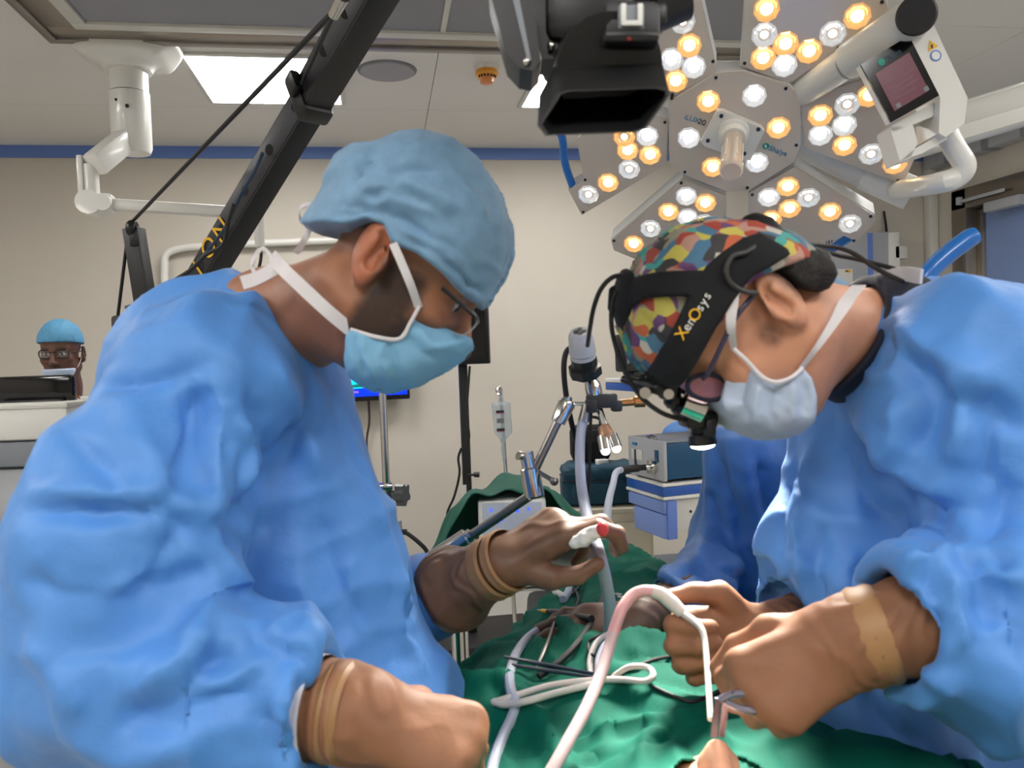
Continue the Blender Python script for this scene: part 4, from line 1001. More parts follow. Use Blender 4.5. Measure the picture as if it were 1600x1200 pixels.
# light source
ls = thing('light_source', 'teal light source box with grey front panel on trolley', 'medical device', c1+tx*0.2+ty*0.1+[0, 0, 0.001])
g0 = onz(1042, 757, PZ); g1 = onz(1000, 741, PZ)
lx_ = tx; ly_ = g1-g0; ld_ = 0.30; ly_ = ty
F3 = np.array([lx_, ly_, (0, 0, 1)]); o = g0+ty*0.015
hL = (757-694)/FPX*3.07; wL = np.dot(onz(1000, 741, PZ)-g0, ty)
def LSB(u0, u1, v0, v1, z0, z1, bev=0.004): return G().box(o+lx_*(u0+u1)/2+ly_*(v0+v1)/2+[0, 0, (z0+z1)/2+0.002], (u1-u0, v1-v0, z1-z0), F3, bev=bev)
wL = min(max(wL, 0.2), dep-0.03)
part('case', LSB(0.012, 0.4, 0.0, wL, 0.012, hL-0.004), M['teal'], ls)
part('top_plate', LSB(0.0, 0.4, 0.0, wL, hL-0.0035, hL+0.006), M['grey'], ls)
fpn = part('front_panel', LSB(-0.006, 0.0115, -0.004, wL+0.004, 0.006, hL+0.006), M['lightgrey'], ls)
part('panel_display', LSB(-0.009, -0.0062, wL-0.12, wL-0.03, hL*0.45, hL*0.72, 0.0005), M['offwhite'], fpn)
part('panel_scale', LSB(-0.010, -0.0092, wL-0.07, wL-0.055, hL*0.2, hL*0.72, 0.0002), M['darkprint'], fpn)
part('panel_mark', LSB(-0.010, -0.0062, 0.03, 0.055, hL*0.5, hL*0.8, 0.0005), M['teal'], fpn)
part('panel_logo', LSB(-0.010, -0.0062, wL-0.075, wL-0.04, hL*0.83, hL*0.9, 0.0005), M['blueprint'], fpn)
q = o-lx_*0.006+ly_*0.07+[0, 0, hL*0.38]
part('socket', G().rings([(q, 0.03), (q-lx_*0.02, 0.028), (q-lx_*0.022, 0.016), (q-lx_*0.04, 0.015)], 20), M['chrome'], fpn)
part('carry_handle', G().tube([o+lx_*0.01+ly_*0.07+[0, 0, hL], o+lx_*0.0+ly_*0.07+[0, 0, hL+0.02], o+lx_*0.0+ly_*0.12+[0, 0, hL+0.02], o+lx_*0.01+ly_*0.12+[0, 0, hL]], 0.006, 8), M['chrome'], ls)
for u in (0.03, 0.37):
    for v in (0.03, wL-0.03): part('foot', LSB(u-0.012, u+0.012, v-0.012, v+0.012, -0.001, 0.012, 0.002), M['rubber'], ls)
sock = q-lx_*0.04
lg = thing('light_guide', 'pale grey light guide hose plugged into the teal light source', 'hose', sock)
part('plug', G().rings([(sock+lx_*0.002, 0.011), (sock-lx_*0.025, 0.012), (sock-lx_*0.028, 0.015), (sock-lx_*0.11, 0.014)], 16), M['rubber'], lg)
e = sock-lx_*0.10
x0, y0, d0 = proj(e)
part('hose_body', G().tube([e, at(x0-9, y0+5, d0-0.05), at(958, 756, d0-0.2), at(953, 775, d0-0.4), at(949, 800, d0-0.7), at(947, 850, d0-1.1), at(942, 880, d0-1.25), at(925, 905, d0-1.42)], 0.0125, 12), M['hose'], lg)

# cabinet with bags
dk = 3.45
k1 = at(1021, 830, dk); kz = at(985, 793, dk)[2]
cbn = thing('storage_cabinet', 'cream storage cabinet standing at the back wall under teal bag', 'cabinet', (k1[0]-0.3, k1[1]+0.22, 0))
part('cabinet_body', G().box(k1*[1, 1, 0]+(-_r0*0.23)+fx[1]*0.22+[0, 0, kz/2-0.005], (0.46, 0.44, kz-0.03), fx, bev=0.006), M['cream'], cbn)
part('cabinet_top', G().box(k1*[1, 1, 0]+(-_r0*0.23)+fx[1]*0.215+[0, 0, kz-0.01], (0.475, 0.46, 0.02), fx, bev=0.004), M['cream'], cbn)
for s_ in (0, 1): part('cabinet_door', G().box(k1*[1, 1, 0]-_r0*(0.12+0.225*s_)-fx[1]*0.006+[0, 0, kz/2], (0.218, 0.012, kz-0.12), fx, bev=0.003), M['cream'], cbn)
part('plinth', G().box(k1*[1, 1, 0]-_r0*0.23+fx[1]*0.23+[0, 0, 0.02], (0.42, 0.38, 0.04), fx), M['grey'], cbn)
bgc = at(935, 760, dk+0.15); bz = kz
bg = thing('teal_bag', 'dark teal soft bag sitting on the cream cabinet', 'bag', np.array([bgc[0], bgc[1], bz]))
hb_ = at(935, 722, dk+0.15)[2]-bz
def bagsdf(P):
    q = P-np.array([bgc[0], bgc[1], bz+hb_/2]); x = q@_r0; y = q@fx[1]; z = q[:, 2]
    w = 0.165-0.02*np.clip(z/hb_, -0.5, 0.5)
    a = np.stack([np.abs(x)-w+0.03, np.abs(y)-0.11+0.03, np.abs(z)-hb_/2+0.03], 1)
    return np.linalg.norm(np.maximum(a, 0), axis=1)+np.minimum(a.max(1), 0)-0.03+0.004*np.sin(x*50+z*40)
V, Q = sculpt(bagsdf, np.array([bgc[0]-0.24, bgc[1]-0.22, bz-0.02]), np.array([bgc[0]+0.24, bgc[1]+0.22, bz+hb_+0.04]), 0.008)
link_mesh('bag_body', V, Q, M['bagteal'], bg)
part('zip_lid', G().box(np.array([bgc[0], bgc[1], bz+hb_*0.79]), (0.335, 0.228, hb_*0.30), fx, bev=0.03), M['bagteal'], bg)
part('zip', G().box(np.array([bgc[0], bgc[1], bz+hb_*0.64]), (0.337, 0.230, 0.006), fx, bev=0.002), M['black'], bg)
part('front_pocket', G().box(np.array([bgc[0], bgc[1], bz+hb_*0.32])-fx[1]*0.105, (0.26, 0.03, hb_*0.52), fx, bev=0.013), M['bagteal'], bg)
kc = at(922, 700, dk+0.2)
kit = thing('black_case', 'black rounded carry case with loop handle on top of teal bag', 'bag', np.array([kc[0], kc[1], bz+hb_]))
ktop = at(922, 665, dk+0.2)[2]; kh = ktop-bz-hb_
part('case_body', G().box(np.array([kc[0], kc[1], bz+hb_+kh/2+0.003]), (0.18, 0.12, kh), fx, bev=0.03), M['fabricblack'], kit)
part('case_flap', G().box(np.array([kc[0], kc[1], bz+hb_+kh*0.75])-fx[1]*0.058, (0.15, 0.014, kh*0.35), fx, bev=0.006), M['blackmat'], kit)
hz = bz+hb_+kh
part('loop_handle', G().tube([np.array([kc[0], kc[1]-0.03, hz-0.006])+_r0*-0.03, np.array([kc[0], kc[1]-0.03, hz+0.03])-_r0*0.032, np.array([kc[0], kc[1]-0.03, hz+0.042])+_r0*0.005, np.array([kc[0], kc[1]-0.03, hz+0.03])+_r0*0.04, np.array([kc[0], kc[1]-0.03, hz-0.006])+_r0*0.04], 0.007, 8), M['blackmat'], kit)
for k, (x, y, sx, lab) in enumerate(((949, 716, 0.05, 'white box with printed lines lying on teal bag lid'), (915, 719, 0.02, 'small white item lying on teal bag beside the black case'))):
    q = np.array([at(x, y, dk)[0], at(x, y, dk)[1]+0.09, bz+hb_*0.94+0.004])
    t = thing('white_box', lab, 'box', q); part('box_body', G().box(q+[0, 0, 0.014], (sx, 0.04, 0.026), fr(_r0+0.3*fx[1]+[0, 0, 0.0], z=(0, 0, 1)), bev=0.003), M['whiteprint'], t)
    part('box_print', G().box(q+[0, 0, 0.0275], (sx*0.7, 0.012, 0.001), fr(_r0+0.3*fx[1], z=(0, 0, 1))), M['greyprint'], t)

# blue cloth covered stool behind the light source
sc_ = at(1058, 690, 3.75)
bt = thing('draped_stand', 'rounded bright blue cloth over a stand behind the light source box', 'draped stand', sc_*[1, 1, 0])
zt = at(1060, 657, 3.75)[2]
def drs(P):
    q = P-np.array([sc_[0]+0.03, sc_[1], 0]); z = q[:, 2]; r = np.hypot(q[:, 0], q[:, 1]); a = np.arctan2(q[:, 1], q[:, 0])
    d = smax(r-0.10-0.05*np.clip((zt-z)/zt, 0, 1)-0.012*np.sin(a*7)*np.clip((zt-z)*2, 0, 1), np.linalg.norm(q-[0, 0, zt-0.12], axis=1)*(z > zt-0.12)-0.12*(z > zt-0.12), 0.02)
    return np.maximum(d, 0.04-z)
V, Q = sculpt(drs, (sc_[0]-0.22, sc_[1]-0.25, -0.02), (sc_[0]+0.28, sc_[1]+0.25, zt+0.05), 0.012)
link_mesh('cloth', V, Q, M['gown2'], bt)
part('stand_base', G().rings([(np.array([sc_[0]+0.03, sc_[1], 0]), 0.13), (np.array([sc_[0]+0.03, sc_[1], 0.05]), 0.12)], 24), M['chrome'], bt)

# ------------------------------------------------------------------ holder arm with endoscope camera over the table
dh = 1.4
ha = thing('holder_arm', 'steel jointed holder arm clamped over the table', 'holder arm', at(640, 905, dh+0.03))
h0, h1 = at(660, 888, dh+0.02), at(832, 772, dh)
part('lower_rod', G().cyl(h0, h1, 0.0085, n=16), M['darksteel'], ha)
hx = (h1-h0)/np.linalg.norm(h1-h0)
sl = at(697, 862, dh+0.015)
part('rod_sleeve', G().rings([(h0-hx*0.05, 0.009), (sl-hx*0.03, 0.010), (sl-hx*0.028, 0.018), (sl+hx*0.045, 0.017), (sl+hx*0.047, 0.012), (sl+hx*0.055, 0.012)], 18), M['chrome'], ha)
part('sleeve_screw', G().rings([(sl, 0.006), (sl+up*-0.03+rt*0.005, 0.006)], 10), M['chrome'], ha)
part('table_clamp', G().box(h0-hx*0.06-[0, 0, 0.03], (0.05, 0.05, 0.09), bev=0.01), M['darksteel'], ha)
j0, j1 = at(822, 706, dh), at(836, 778, dh)
jx = (j1-j0)/np.linalg.norm(j1-j0)
part('main_joint', G().rings([(j0, 0.0125), (j0+jx*0.028, 0.0125), (j0+jx*0.03, 0.0165), (j1-jx*0.004, 0.018), (j1, 0.015)], 22), M['chrome'], ha)
q = at(815, 712, dh-0.01); part('joint_screw', G().rings([(at(822, 716, dh), 0.006), (q, 0.007), (q-rt*0.006, 0.008)], 12), M['chrome'], ha)
q = at(866, 752, dh-0.02); part('joint_lever', G().cyl(at(838, 735, dh), q, 0.0045, n=10).ball(q, 0.008, 10), M['darksteel'], ha)
u0, u1 = at(834, 738, dh), at(878, 645, dh)
part('upper_rod', G().cyl(u0, u1, 0.008, n=16), M['darksteel'], ha)
part('wrist_joint', G().rings([(at(872, 660, dh), 0.013), (at(886, 630, dh), 0.0155), (at(888, 625, dh), 0.012)], 18), M['chrome'], ha)
part('wrist_screw', G().rings([(at(886, 632, dh), 0.01), (at(884, 622, dh), 0.011), (at(884, 620, dh), 0.008)], 14), M['chrome'], ha)
part('clamp_rod', G().cyl(at(886, 631, dh), at(925, 631, dh), 0.0035, n=10), M['chrome'], ha)
f = fr(rt+up*0.03, z=up)
part('scope_clamp', G().box(at(940, 626, dh), (0.053, 0.03, 0.026), f, bev=0.005).box(at(924, 634, dh), (0.02, 0.032, 0.024), f, bev=0.004).box(at(963, 634, dh), (0.018, 0.03, 0.02), f, bev=0.004), M['blackmat'], ha)
part('clamp_screw', G().rings([(at(968, 630, dh), 0.006), (at(990, 628, dh), 0.0065), (at(991, 628, dh), 0.010), (at(1007, 627, dh), 0.0105), (at(1008, 627, dh), 0.008)], 16), mat('brass', rgb(190, 140, 90), 0.25, 0.9), ha)
en = thing('endoscope', 'endoscope with grey camera head and black cables held by the arm', 'endoscope', at(956, 712, dh))
e0, e1, e2, e3 = at(906, 518, dh-0.045), at(911, 550, dh), at(916, 590, dh), at(932, 628, dh)
bx = (e2-e0)/np.linalg.norm(e2-e0)
part('camera_head', G().rings([(e0, 0.0175), (e0+bx*0.008, 0.021), (e0+bx*0.04, 0.0235), (e0+bx*0.043, 0.0215), (e0+bx*0.05, 0.022)], 24), M['lightgrey'], en)
for a, b in ((-0.007, 0.003), (0.007, 0.003), (0.0, -0.006), (0.0, 0.009)):
    q = e0+rt*a+np.cross(bx, rt)*b; part('head_button', G().rings([(q+bx*0.002, 0.0048), (q-bx*0.003, 0.004)], 10), M['darksteel'], en)
part('focus_ring', G().rings([(e0+bx*0.05, 0.0235), (e0+bx*0.066, 0.0225), (e0+bx*0.068, 0.029), (e0+bx*0.084, 0.029), (e0+bx*0.088, 0.021)], 8), M['black'], en)
part('coupler', G().rings([(e0+bx*0.042, 0.019), (e0+bx*0.062, 0.021)], 24), M['darksteel'], en)
part('eyepiece', G().rings([(e2-bx*0.01, 0.010), (at(922, 592, dh), 0.010), (at(926, 603, dh), 0.0145), (at(929, 616, dh), 0.0150), (at(933, 625, dh), 0.008)], 18), M['chrome'], en)
part('scope_shaft', G().cyl(at(936, 638, dh), at(950, 680, dh-0.02), 0.006, n=14), M['chrome'], en)
part('scope_collar', G().rings([(at(943, 665, dh-0.01), 0.010), (at(948, 680, dh-0.02), 0.0135), (at(954, 692, dh-0.02), 0.008)], 14), mat('copper_collar', rgb(210, 160, 125), 0.35, 0.6), en)
glow = mat('scope_tip_light', rgb(255, 255, 255), 0.3, emit=2.2, ecol=(1, 0.97, 0.94, 1))
for (x, y), (x2, y2) in (((942, 682), (946, 704)), ((956, 680), (963, 700))):
    part('tip_barrel', G().rings([(at(x, y, dh-0.02), 0.010), (at(x2, y2, dh-0.03), 0.0105)], 16), M['chrome'], en)
    q = at(x2, y2, dh-0.03); dd = at(x2, y2, dh-0.03)-at(x, y, dh-0.02); dd /= np.linalg.norm(dd)
    part('tip_light', G().ball(q, 0.0085, 14), glow, en)
part('camera_cable', G().tube([at(902, 540, dh+0.02), at(886, 548, dh+0.03), at(881, 575, dh+0.03), at(885, 620, dh+0.04), at(894, 665, dh+0.06), at(903, 700, dh+0.1), at(912, 760, dh+0.15), at(920, 850, dh+0.2)], 0.005, 10), M['rubber'], en)
part('light_cable', G().tube([at(924, 634, dh), at(922, 680, dh), at(921, 730, dh), at(919, 790, dh), at(915, 830, dh)], 0.003, 8), M['rubber'], en)
# hose clamped next to the endoscope, passing through the surgeon's hand
hs = thing('suction_hose', 'grey suction hose dropping from the scope clamp through left surgeon hand', 'hose', at(935, 985, 1.22))
part('hose_connector', G().rings([(at(917, 632, dh), 0.008), (at(912, 658, dh), 0.0105)], 14), M['darksteel'], hs)
part('hose_body', G().tube([at(913, 650, dh), at(908, 672, dh), at(906, 710, dh-0.02), at(908, 755, dh-0.06), at(916, 800, dh-0.14), at(926, 835, 1.14), at(936, 865, 1.08), at(946, 905, 1.10), at(953, 950, 1.14), at(951, 990, 1.18), at(944, 1015, 1.2), at(938, 1030, 1.21)], 0.0088, 12), M['hose'], hs)
# ------------------------------------------------------------------ people
def vd(dx, dy, dz=0.0): return rt*dx-up*dy+fw*dz       # right, down, away
def frame3(fwd, nrm):
    f_ = np.asarray(fwd)/np.linalg.norm(fwd); n_ = np.asarray(nrm)-f_*np.dot(nrm, f_); n_ /= np.linalg.norm(n_)
    return f_, n_
def pix_head(c, d, s, fwd2, turn=0.0, tip=0.0):
    """frame of a head seen from the side; c = pixel of its middle, fwd2 = image direction of the face"""
    f2 = np.array(fwd2)/np.hypot(*fwd2)
    fwd = vd(f2[0], f2[1]); sgn = 1 if f2[0] > 0 else -1
    upv = vd(f2[1]*sgn, -f2[0]*sgn)
    lat = -fw.copy()
    # turn the face away from the lens a little
    a = math.radians(turn); fwd, lat = fwd*math.cos(a)+fw*math.sin(a)*1, lat*math.cos(a)+fwd*math.sin(a)
    lat = lat/np.linalg.norm(lat); fwd = fwd-lat*np.dot(fwd, lat); fwd /= np.linalg.norm(fwd)
    upv = upv-lat*np.dot(upv, lat)-fwd*np.dot(upv, fwd); upv /= np.linalg.norm(upv)
    F_ = np.array([lat, fwd, upv])
    cc = at(c[0], c[1], d)-(np.array([0.083, -0.006, 0.0])*s)@F_      # c is the near ear, at depth d
    return dict(c=cc, F=F_, s=s, d=proj(cc)[2])
def hl(H, p): return H['c']+(np.asarray(p)*H['s'])@H['F']          # local to world
def hq(H, P): return ((P-H['c'])@H['F'].T)/H['s']                   # world to local
def h2(H, pts, off=0.0):
    """pixel outline to the (forward, up) plane of the head"""
    out = []
    for x, y in pts:
        w = hit(x, y, H['c']+H['F'][0]*off*H['s'], H['F'][0]); q = hq(H, w[None])[0]; out.append((q[1], q[2]))
    return out
def head_sdf(q, full=True):
    d = el(q, (0, 0.02, 0.047), (0.074, 0.088, 0.083))
    ax_ = np.abs(q[:, 0]); m = np.c_[ax_, q[:, 1:]]
    d = smin(d, el(q, (0, 0.045, -0.03), (0.062, 0.056, 0.083)), 0.03)
    d = smin(d, el(q, (0, 0.048, -0.085), (0.044, 0.050, 0.034)), 0.025)
    d = smin(d, rc(m, (0.052, 0.005, -0.055), (0.03, 0.06, -0.095), 0.018), 0.025)
    d = smin(d, el(m, (0.040, 0.072, -0.022), (0.024, 0.020, 0.022)), 0.015)
    d = smin(d, rc(q, (0.0, 0.098, 0.008), (0.0, 0.122, -0.034), 0.007, 0.0115), 0.012)
    d = smin(d, el(m, (0.011, 0.110, -0.036), (0.009, 0.011, 0.009)), 0.008)
    d = smin(d, rc(m, (0.008, 0.094, 0.021), (0.044, 0.082, 0.024), 0.008), 0.014)
    d = smax(d, -el(m, (0.031, 0.104, 0.003), (0.019, 0.016, 0.011)), 0.010)
    d = smin(d, el(m, (0.031, 0.083, 0.003), (0.0125, 0.0125, 0.0118)), 0.003)
    d = smin(d, rc(m, (0.02, 0.0945, 0.0105), (0.042, 0.088, 0.0095), 0.0035), 0.004)
    d = smin(d, rc(m, (0.0, 0.101, -0.060), (0.020, 0.090, -0.063), 0.006, 0.004), 0.006)
    d = smin(d, rc(m, (0.0, 0.099, -0.071), (0.017, 0.090, -0.070), 0.0065, 0.004), 0.006)
    d = smax(d, -rc(m, (0.0, 0.108, -0.0655), (0.024, 0.094, -0.0655), 0.0015), 0.003)
    # ears
    t = math.radians(12); ef = np.array([(math.cos(0.35), -math.sin(0.35), 0), (math.sin(0.35)*math.cos(t), math.cos(0.35)*math.cos(t), math.sin(t)), (0, -math.sin(t), math.cos(t))])
    e = el(m, (0.079, -0.008, 0.000), (0.009, 0.019, 0.033), ef)
    e = smin(e, el(m, (0.077, -0.001, -0.024), (0.008, 0.010, 0.013), ef), 0.008)
    e = smax(e, -el(m, (0.0865, -0.003, 0.002), (0.0095, 0.0115, 0.0215), ef), 0.004)
    e = smin(e, el(m, (0.080, 0.008, -0.006), (0.005, 0.005, 0.009), ef), 0.005)
    e = smin(e, rc(m, (0.083, -0.012, -0.012), (0.083, -0.010, 0.012), 0.0035), 0.004)
    return smin(d, e, 0.008)
def body(root, H, neck, joints, skin, cols, ext=0.33):
    """one continuous figure: fine head and neck, torso and limbs under the clothes. joints: dict of world points"""
    s = H['s']
    n0 = hl(H, (0, -0.005, -0.05)); 
    def fh(P):
        d = head_sdf(hq(H, P))*s
        d = smin(d, rc(P, n0, neck, 0.058*s, 0.062*s), 0.03)
        d = smin(d, rc(P, neck, neck+(joints['chest']-neck)*0.4, 0.066*s, 0.07), 0.04)
        return np.maximum(d, np.linalg.norm(P-n0, axis=1)-0.21)
    V1, Q1 = sculpt(fh, np.minimum(H['c'], n0)-0.23, np.maximum(H['c'], n0)+0.23, 0.0034)
    J = joints
    def fb(P):
        d = rc(P, J['chest'], J['hip'], 0.105, 0.115)
        for k in ('n', 'f'):
            d = smin(d, rc(P, J['chest']+(J['sh'+k]-J['chest'])*0.4, J['sh'+k], 0.06, 0.045), 0.04)
            d = smin(d, rc(P, J['sh'+k], J['el'+k], 0.042, 0.034), 0.02)
            d = smin(d, rc(P, J['el'+k], J['wr'+k], 0.038, 0.026), 0.02)
            d = smin(d, rc(P, J['hip'+k], J['kn'+k], 0.085, 0.055), 0.05)
            d = smin(d, rc(P, J['kn'+k], J['an'+k], 0.055, 0.036), 0.02)
            ft_ = J['an'+k]+J['face']*0.17; ft_[2] = 0.035
            d = smin(d, rc(P, J['an'+k]-[0, 0, 0.03], ft_, 0.044, 0.032), 0.03)
        d = smin(d, rc(P, J['chest'], neck, 0.1, 0.06), 0.05)
        return d
    A = np.array([J[k] for k in J if k != 'face'])
    V2, Q2 = sculpt(fb, np.minimum(A.min(0)-0.25, [9, 9, -0.02]), A.max(0)+0.25, 0.014)
    V2[:, 2] = np.maximum(V2[:, 2], 0.0)
    V = np.vstack([V1, V2]); Q = np.vstack([Q1, Q2+len(V1)])
    C = np.tile(np.array(skin[:3]), (len(V), 1)); C[:len(V1)] = cols(hq(H, V1), C[:len(V1)])
    ob = link_mesh('body', V, Q, M['skinhead'], root, col=C, sharp=0)
    return ob
def stand(chest, hip, face, sh, el_, wr):
    """complete the joints: legs straight down from the hips"""
    J = dict(chest=chest, hip=hip, face=face)
    side = np.cross(face, (0, 0, 1.0))
    sn = side if np.dot(side, CAM-hip) > 0 else -side
    for k, sg in (('n', 1), ('f', -1)):
        J['sh'+k], J['el'+k], J['wr'+k] = sh[k], el_[k], wr[k]
        h = hip+sn*sg*0.10; h[2] = hip[2]-0.05
        J['hip'+k] = h; kz = h[2]*0.53; J['kn'+k] = np.array([h[0]+face[0]*0.03, h[1]+face[1]*0.03, kz]); J['an'+k] = np.array([h[0]-face[0]*0.02, h[1]-face[1]*0.02, 0.08])
    return J
def inflate(q, A, R, T):
    d = -poly2(q[:, 1:], A); t = np.clip(d/R, 0, 1)
    return (np.where(d > 0, np.abs(q[:, 0])-T*np.sqrt(np.maximum(1-(1-t)**2, 0)), np.sqrt(d*d+q[:, 0]**2)))*0.75
def blob(nm, H, fn, mat_, root, h=0.003, pad=0.2, wr=None, lines=None, col=None, off=(0, 0, 0), newton=2):
    c = hl(H, off)
    f_ = lambda P: fn(hq(H, P))*H['s']
    V, Q = sculpt(f_, c-pad, c+pad, h, newton)
    if wr is not None: V = V+vnorm(V, Q)*wr(hq(H, V))[:, None]
    if lines: V = creases(V, Q, [(p_, w_, a_*1.5) for p_, w_, a_ in lines])
    V = relax(V, Q, 1, 0.3)
    return link_mesh(nm, V, Q, mat_, root, sharp=0)

def cloth(nm, prims, cuts, mat_, root, h=0.0065, amp=0.006, scale=(11, 11, 6), seed=0, lines=(), zmin=0.28, extra=None, floor_h=None):
    """a garment: smooth union of tapered capsules, sleeves cut open at the cuffs, creased"""
    pts = np.array([p for a, b, ra, rb, k in prims for p in (a, b)]); R = max(max(ra, rb) for a, b, ra, rb, k in prims)+0.03
    def f_(P):
        d = None
        for a, b, ra, rb, k in prims:
            e = rc(P, a, b, ra, rb); d = e if d is None else smin(d, e, k)
        if extra: d = extra(P, d)
        for a, ax_, r0, r1 in cuts:        # cuff: everything past the plane near the axis goes, then a hollow
            t = (P-a)@ax_; rr = np.linalg.norm(P-a-t[:, None]*ax_, axis=1)
            d = np.maximum(d, -np.maximum(np.maximum(-t, rr-r1), t-0.16))
            d = np.maximum(d, -np.maximum(np.maximum(-(t+0.03), rr-r0), t-0.02))
        return np.maximum(d, zmin-P[:, 2])
    V, Q = sculpt(f_, pts.min(0)-R, pts.max(0)+R, h)
    N = vnorm(V, Q)
    w = ridged(V, np.array(scale), seed); w2 = ridged(V[:, [2, 0, 1]], np.array(scale)*2.1, seed+9)
    msk = 0.35+0.9*vn(V*5, seed+3)
    w3 = ridged(V+0.4, np.array((15, 15, 4.5)), seed+20); msk2 = np.clip(vn(V*4, seed+31)*2-0.4, 0, 1.3)
    V = V+N*((w*amp+w2*amp*0.35)*msk+w3*amp*0.6*msk2-amp*0.55)[:, None]
    if lines: V = creases(V, Q, [(p_, w_, a_*1.3) for p_, w_, a_ in lines])
    V = relax(V, Q, 2, 0.3)
    ob = link_mesh(nm, V, Q, mat_, root, sharp=0)
    return ob

def hand_prims(Wp, fwd, nrm, s=1.0, thumb_side=None, curls=((30, 30, 20),)*4, splay=(6, 2, -2, -6), thumb=((0.55, 0.6, -0.3), (0.3, 0.9, -0.3), (0.1, 1, -0.2)), pad=0.001):
    f_, n_ = frame3(fwd, nrm); l_ = np.cross(f_, n_)
    if np.dot(l_, thumb_side) < 0: l_ = -l_
    pr = []
    bases = ((0.029, 0.094), (0.010, 0.098), (-0.010, 0.094), (-0.028, 0.085)); lens = ((0.044, 0.027, 0.022), (0.049, 0.031, 0.023), (0.045, 0.029, 0.022), (0.035, 0.022, 0.020))
    X = lambda l, a, n: Wp+(l_*l+f_*a+n_*n)*s
    chains = []
    for i in range(4):
        b = X(bases[i][0], bases[i][1], 0.0); pr.append((X(bases[i][0]*0.55, 0.012, 0), b, (0.0165+pad)*s, (0.0135+pad)*s, 0.018*s))
        a = 0; p = b; ch = []
        sp = math.radians(splay[i]); fd = f_*math.cos(sp)+l_*math.sin(sp)
        for j in range(3):
            a += math.radians(curls[i][j]); dv_ = fd*math.cos(a)-n_*math.sin(a); e = p+dv_*lens[i][j]*s
            r0 = (0.0112, 0.0098, 0.0088)[j]-(0.001 if i == 3 else 0); ch.append((p, e, (r0+pad)*s, (r0-0.0012+pad)*s)); p = e
        chains.append(ch)
    p = X(0.020, 0.022, -0.004); ch = []
    for j, L_ in enumerate((0.046, 0.034, 0.028)):
        t = thumb[j]; dv_ = l_*t[0]+f_*t[1]+n_*t[2]; dv_ /= np.linalg.norm(dv_); e = p+dv_*L_*s
        r0 = (0.0165, 0.0125, 0.0105)[j]; ch.append((p, e, (r0+pad)*s, (r0-0.002+pad)*s)); p = e
    chains.append(ch)
    return pr, chains
def glove(nm, root, hand, fore, mat_=None, h=0.0027, bands=True, wrinkle=0.0012, seed=1, label=None):
    pr, chains = hand
    def f_(P):
        d = None
        for a, b, ra, rb, k in pr:
            e = rc(P, a, b, ra, rb); d = e if d is None else smin(d, e, k)
        for ch in chains:
            c_ = None
            for a, b, ra, rb in ch:
                e = rc(P, a, b, ra, rb); c_ = e if c_ is None else smin(c_, e, 0.004)
            d = smin(d, c_, 0.007)
        for i, (a, b, ra, rb) in enumerate(fore): d = smin(d, rc(P, a, b, ra, rb), 0.025 if i == 0 else 0.012)
        return d
    pts = np.array([p for x in pr for p in x[:2]]+[p for ch in chains for x in ch for p in x[:2]]+[p for x in fore for p in x[:2]])
    V, Q = sculpt(f_, pts.min(0)-0.07, pts.max(0)+0.07, h)
    N = vnorm(V, Q)
    a = fore[-1][1]; b = fore[0][0]; ax_ = (b-a)/np.linalg.norm(b-a); t = (V-a)@ax_; L_ = np.linalg.norm(b-a)
    wv = np.clip(1-(t-L_*0.75)/0.06, 0, 1)
    D = wrinkle*wv*(np.sin(t*230+5*vn(V*22, seed)*4))+0.0016*(ridged(V, np.array((24, 24, 24)), seed)-0.5)
    V = V+N*D[:, None]
    ob = link_mesh(nm, V, Q, mat_ or M['glove'], root, sharp=0)
    if label: ob['label'] = label
    if bands:
        for t0, w_ in bands:
            g = G(); pts_ = []
            c0_ = a+ax_*t0
            r_ = np.interp(t0/L_, [0, 1], [fore[-1][3], fore[0][2]])+0.0042
            g.rings([(c0_-ax_*w_/2, r_-0.001), (c0_-ax_*w_*0.3, r_+0.0012), (c0_, r_), (c0_+ax_*w_*0.3, r_+0.0014), (c0_+ax_*w_/2, r_-0.001)], 36, caps=False)
            o2_ = part('glove_roll', g, M['gloveband'], ob)
    return ob
SK_L = rgb(158, 106, 78); SK_R = rgb(204, 146, 116); SK_B = rgb(92, 58, 42); SK_T = rgb(150, 100, 74)

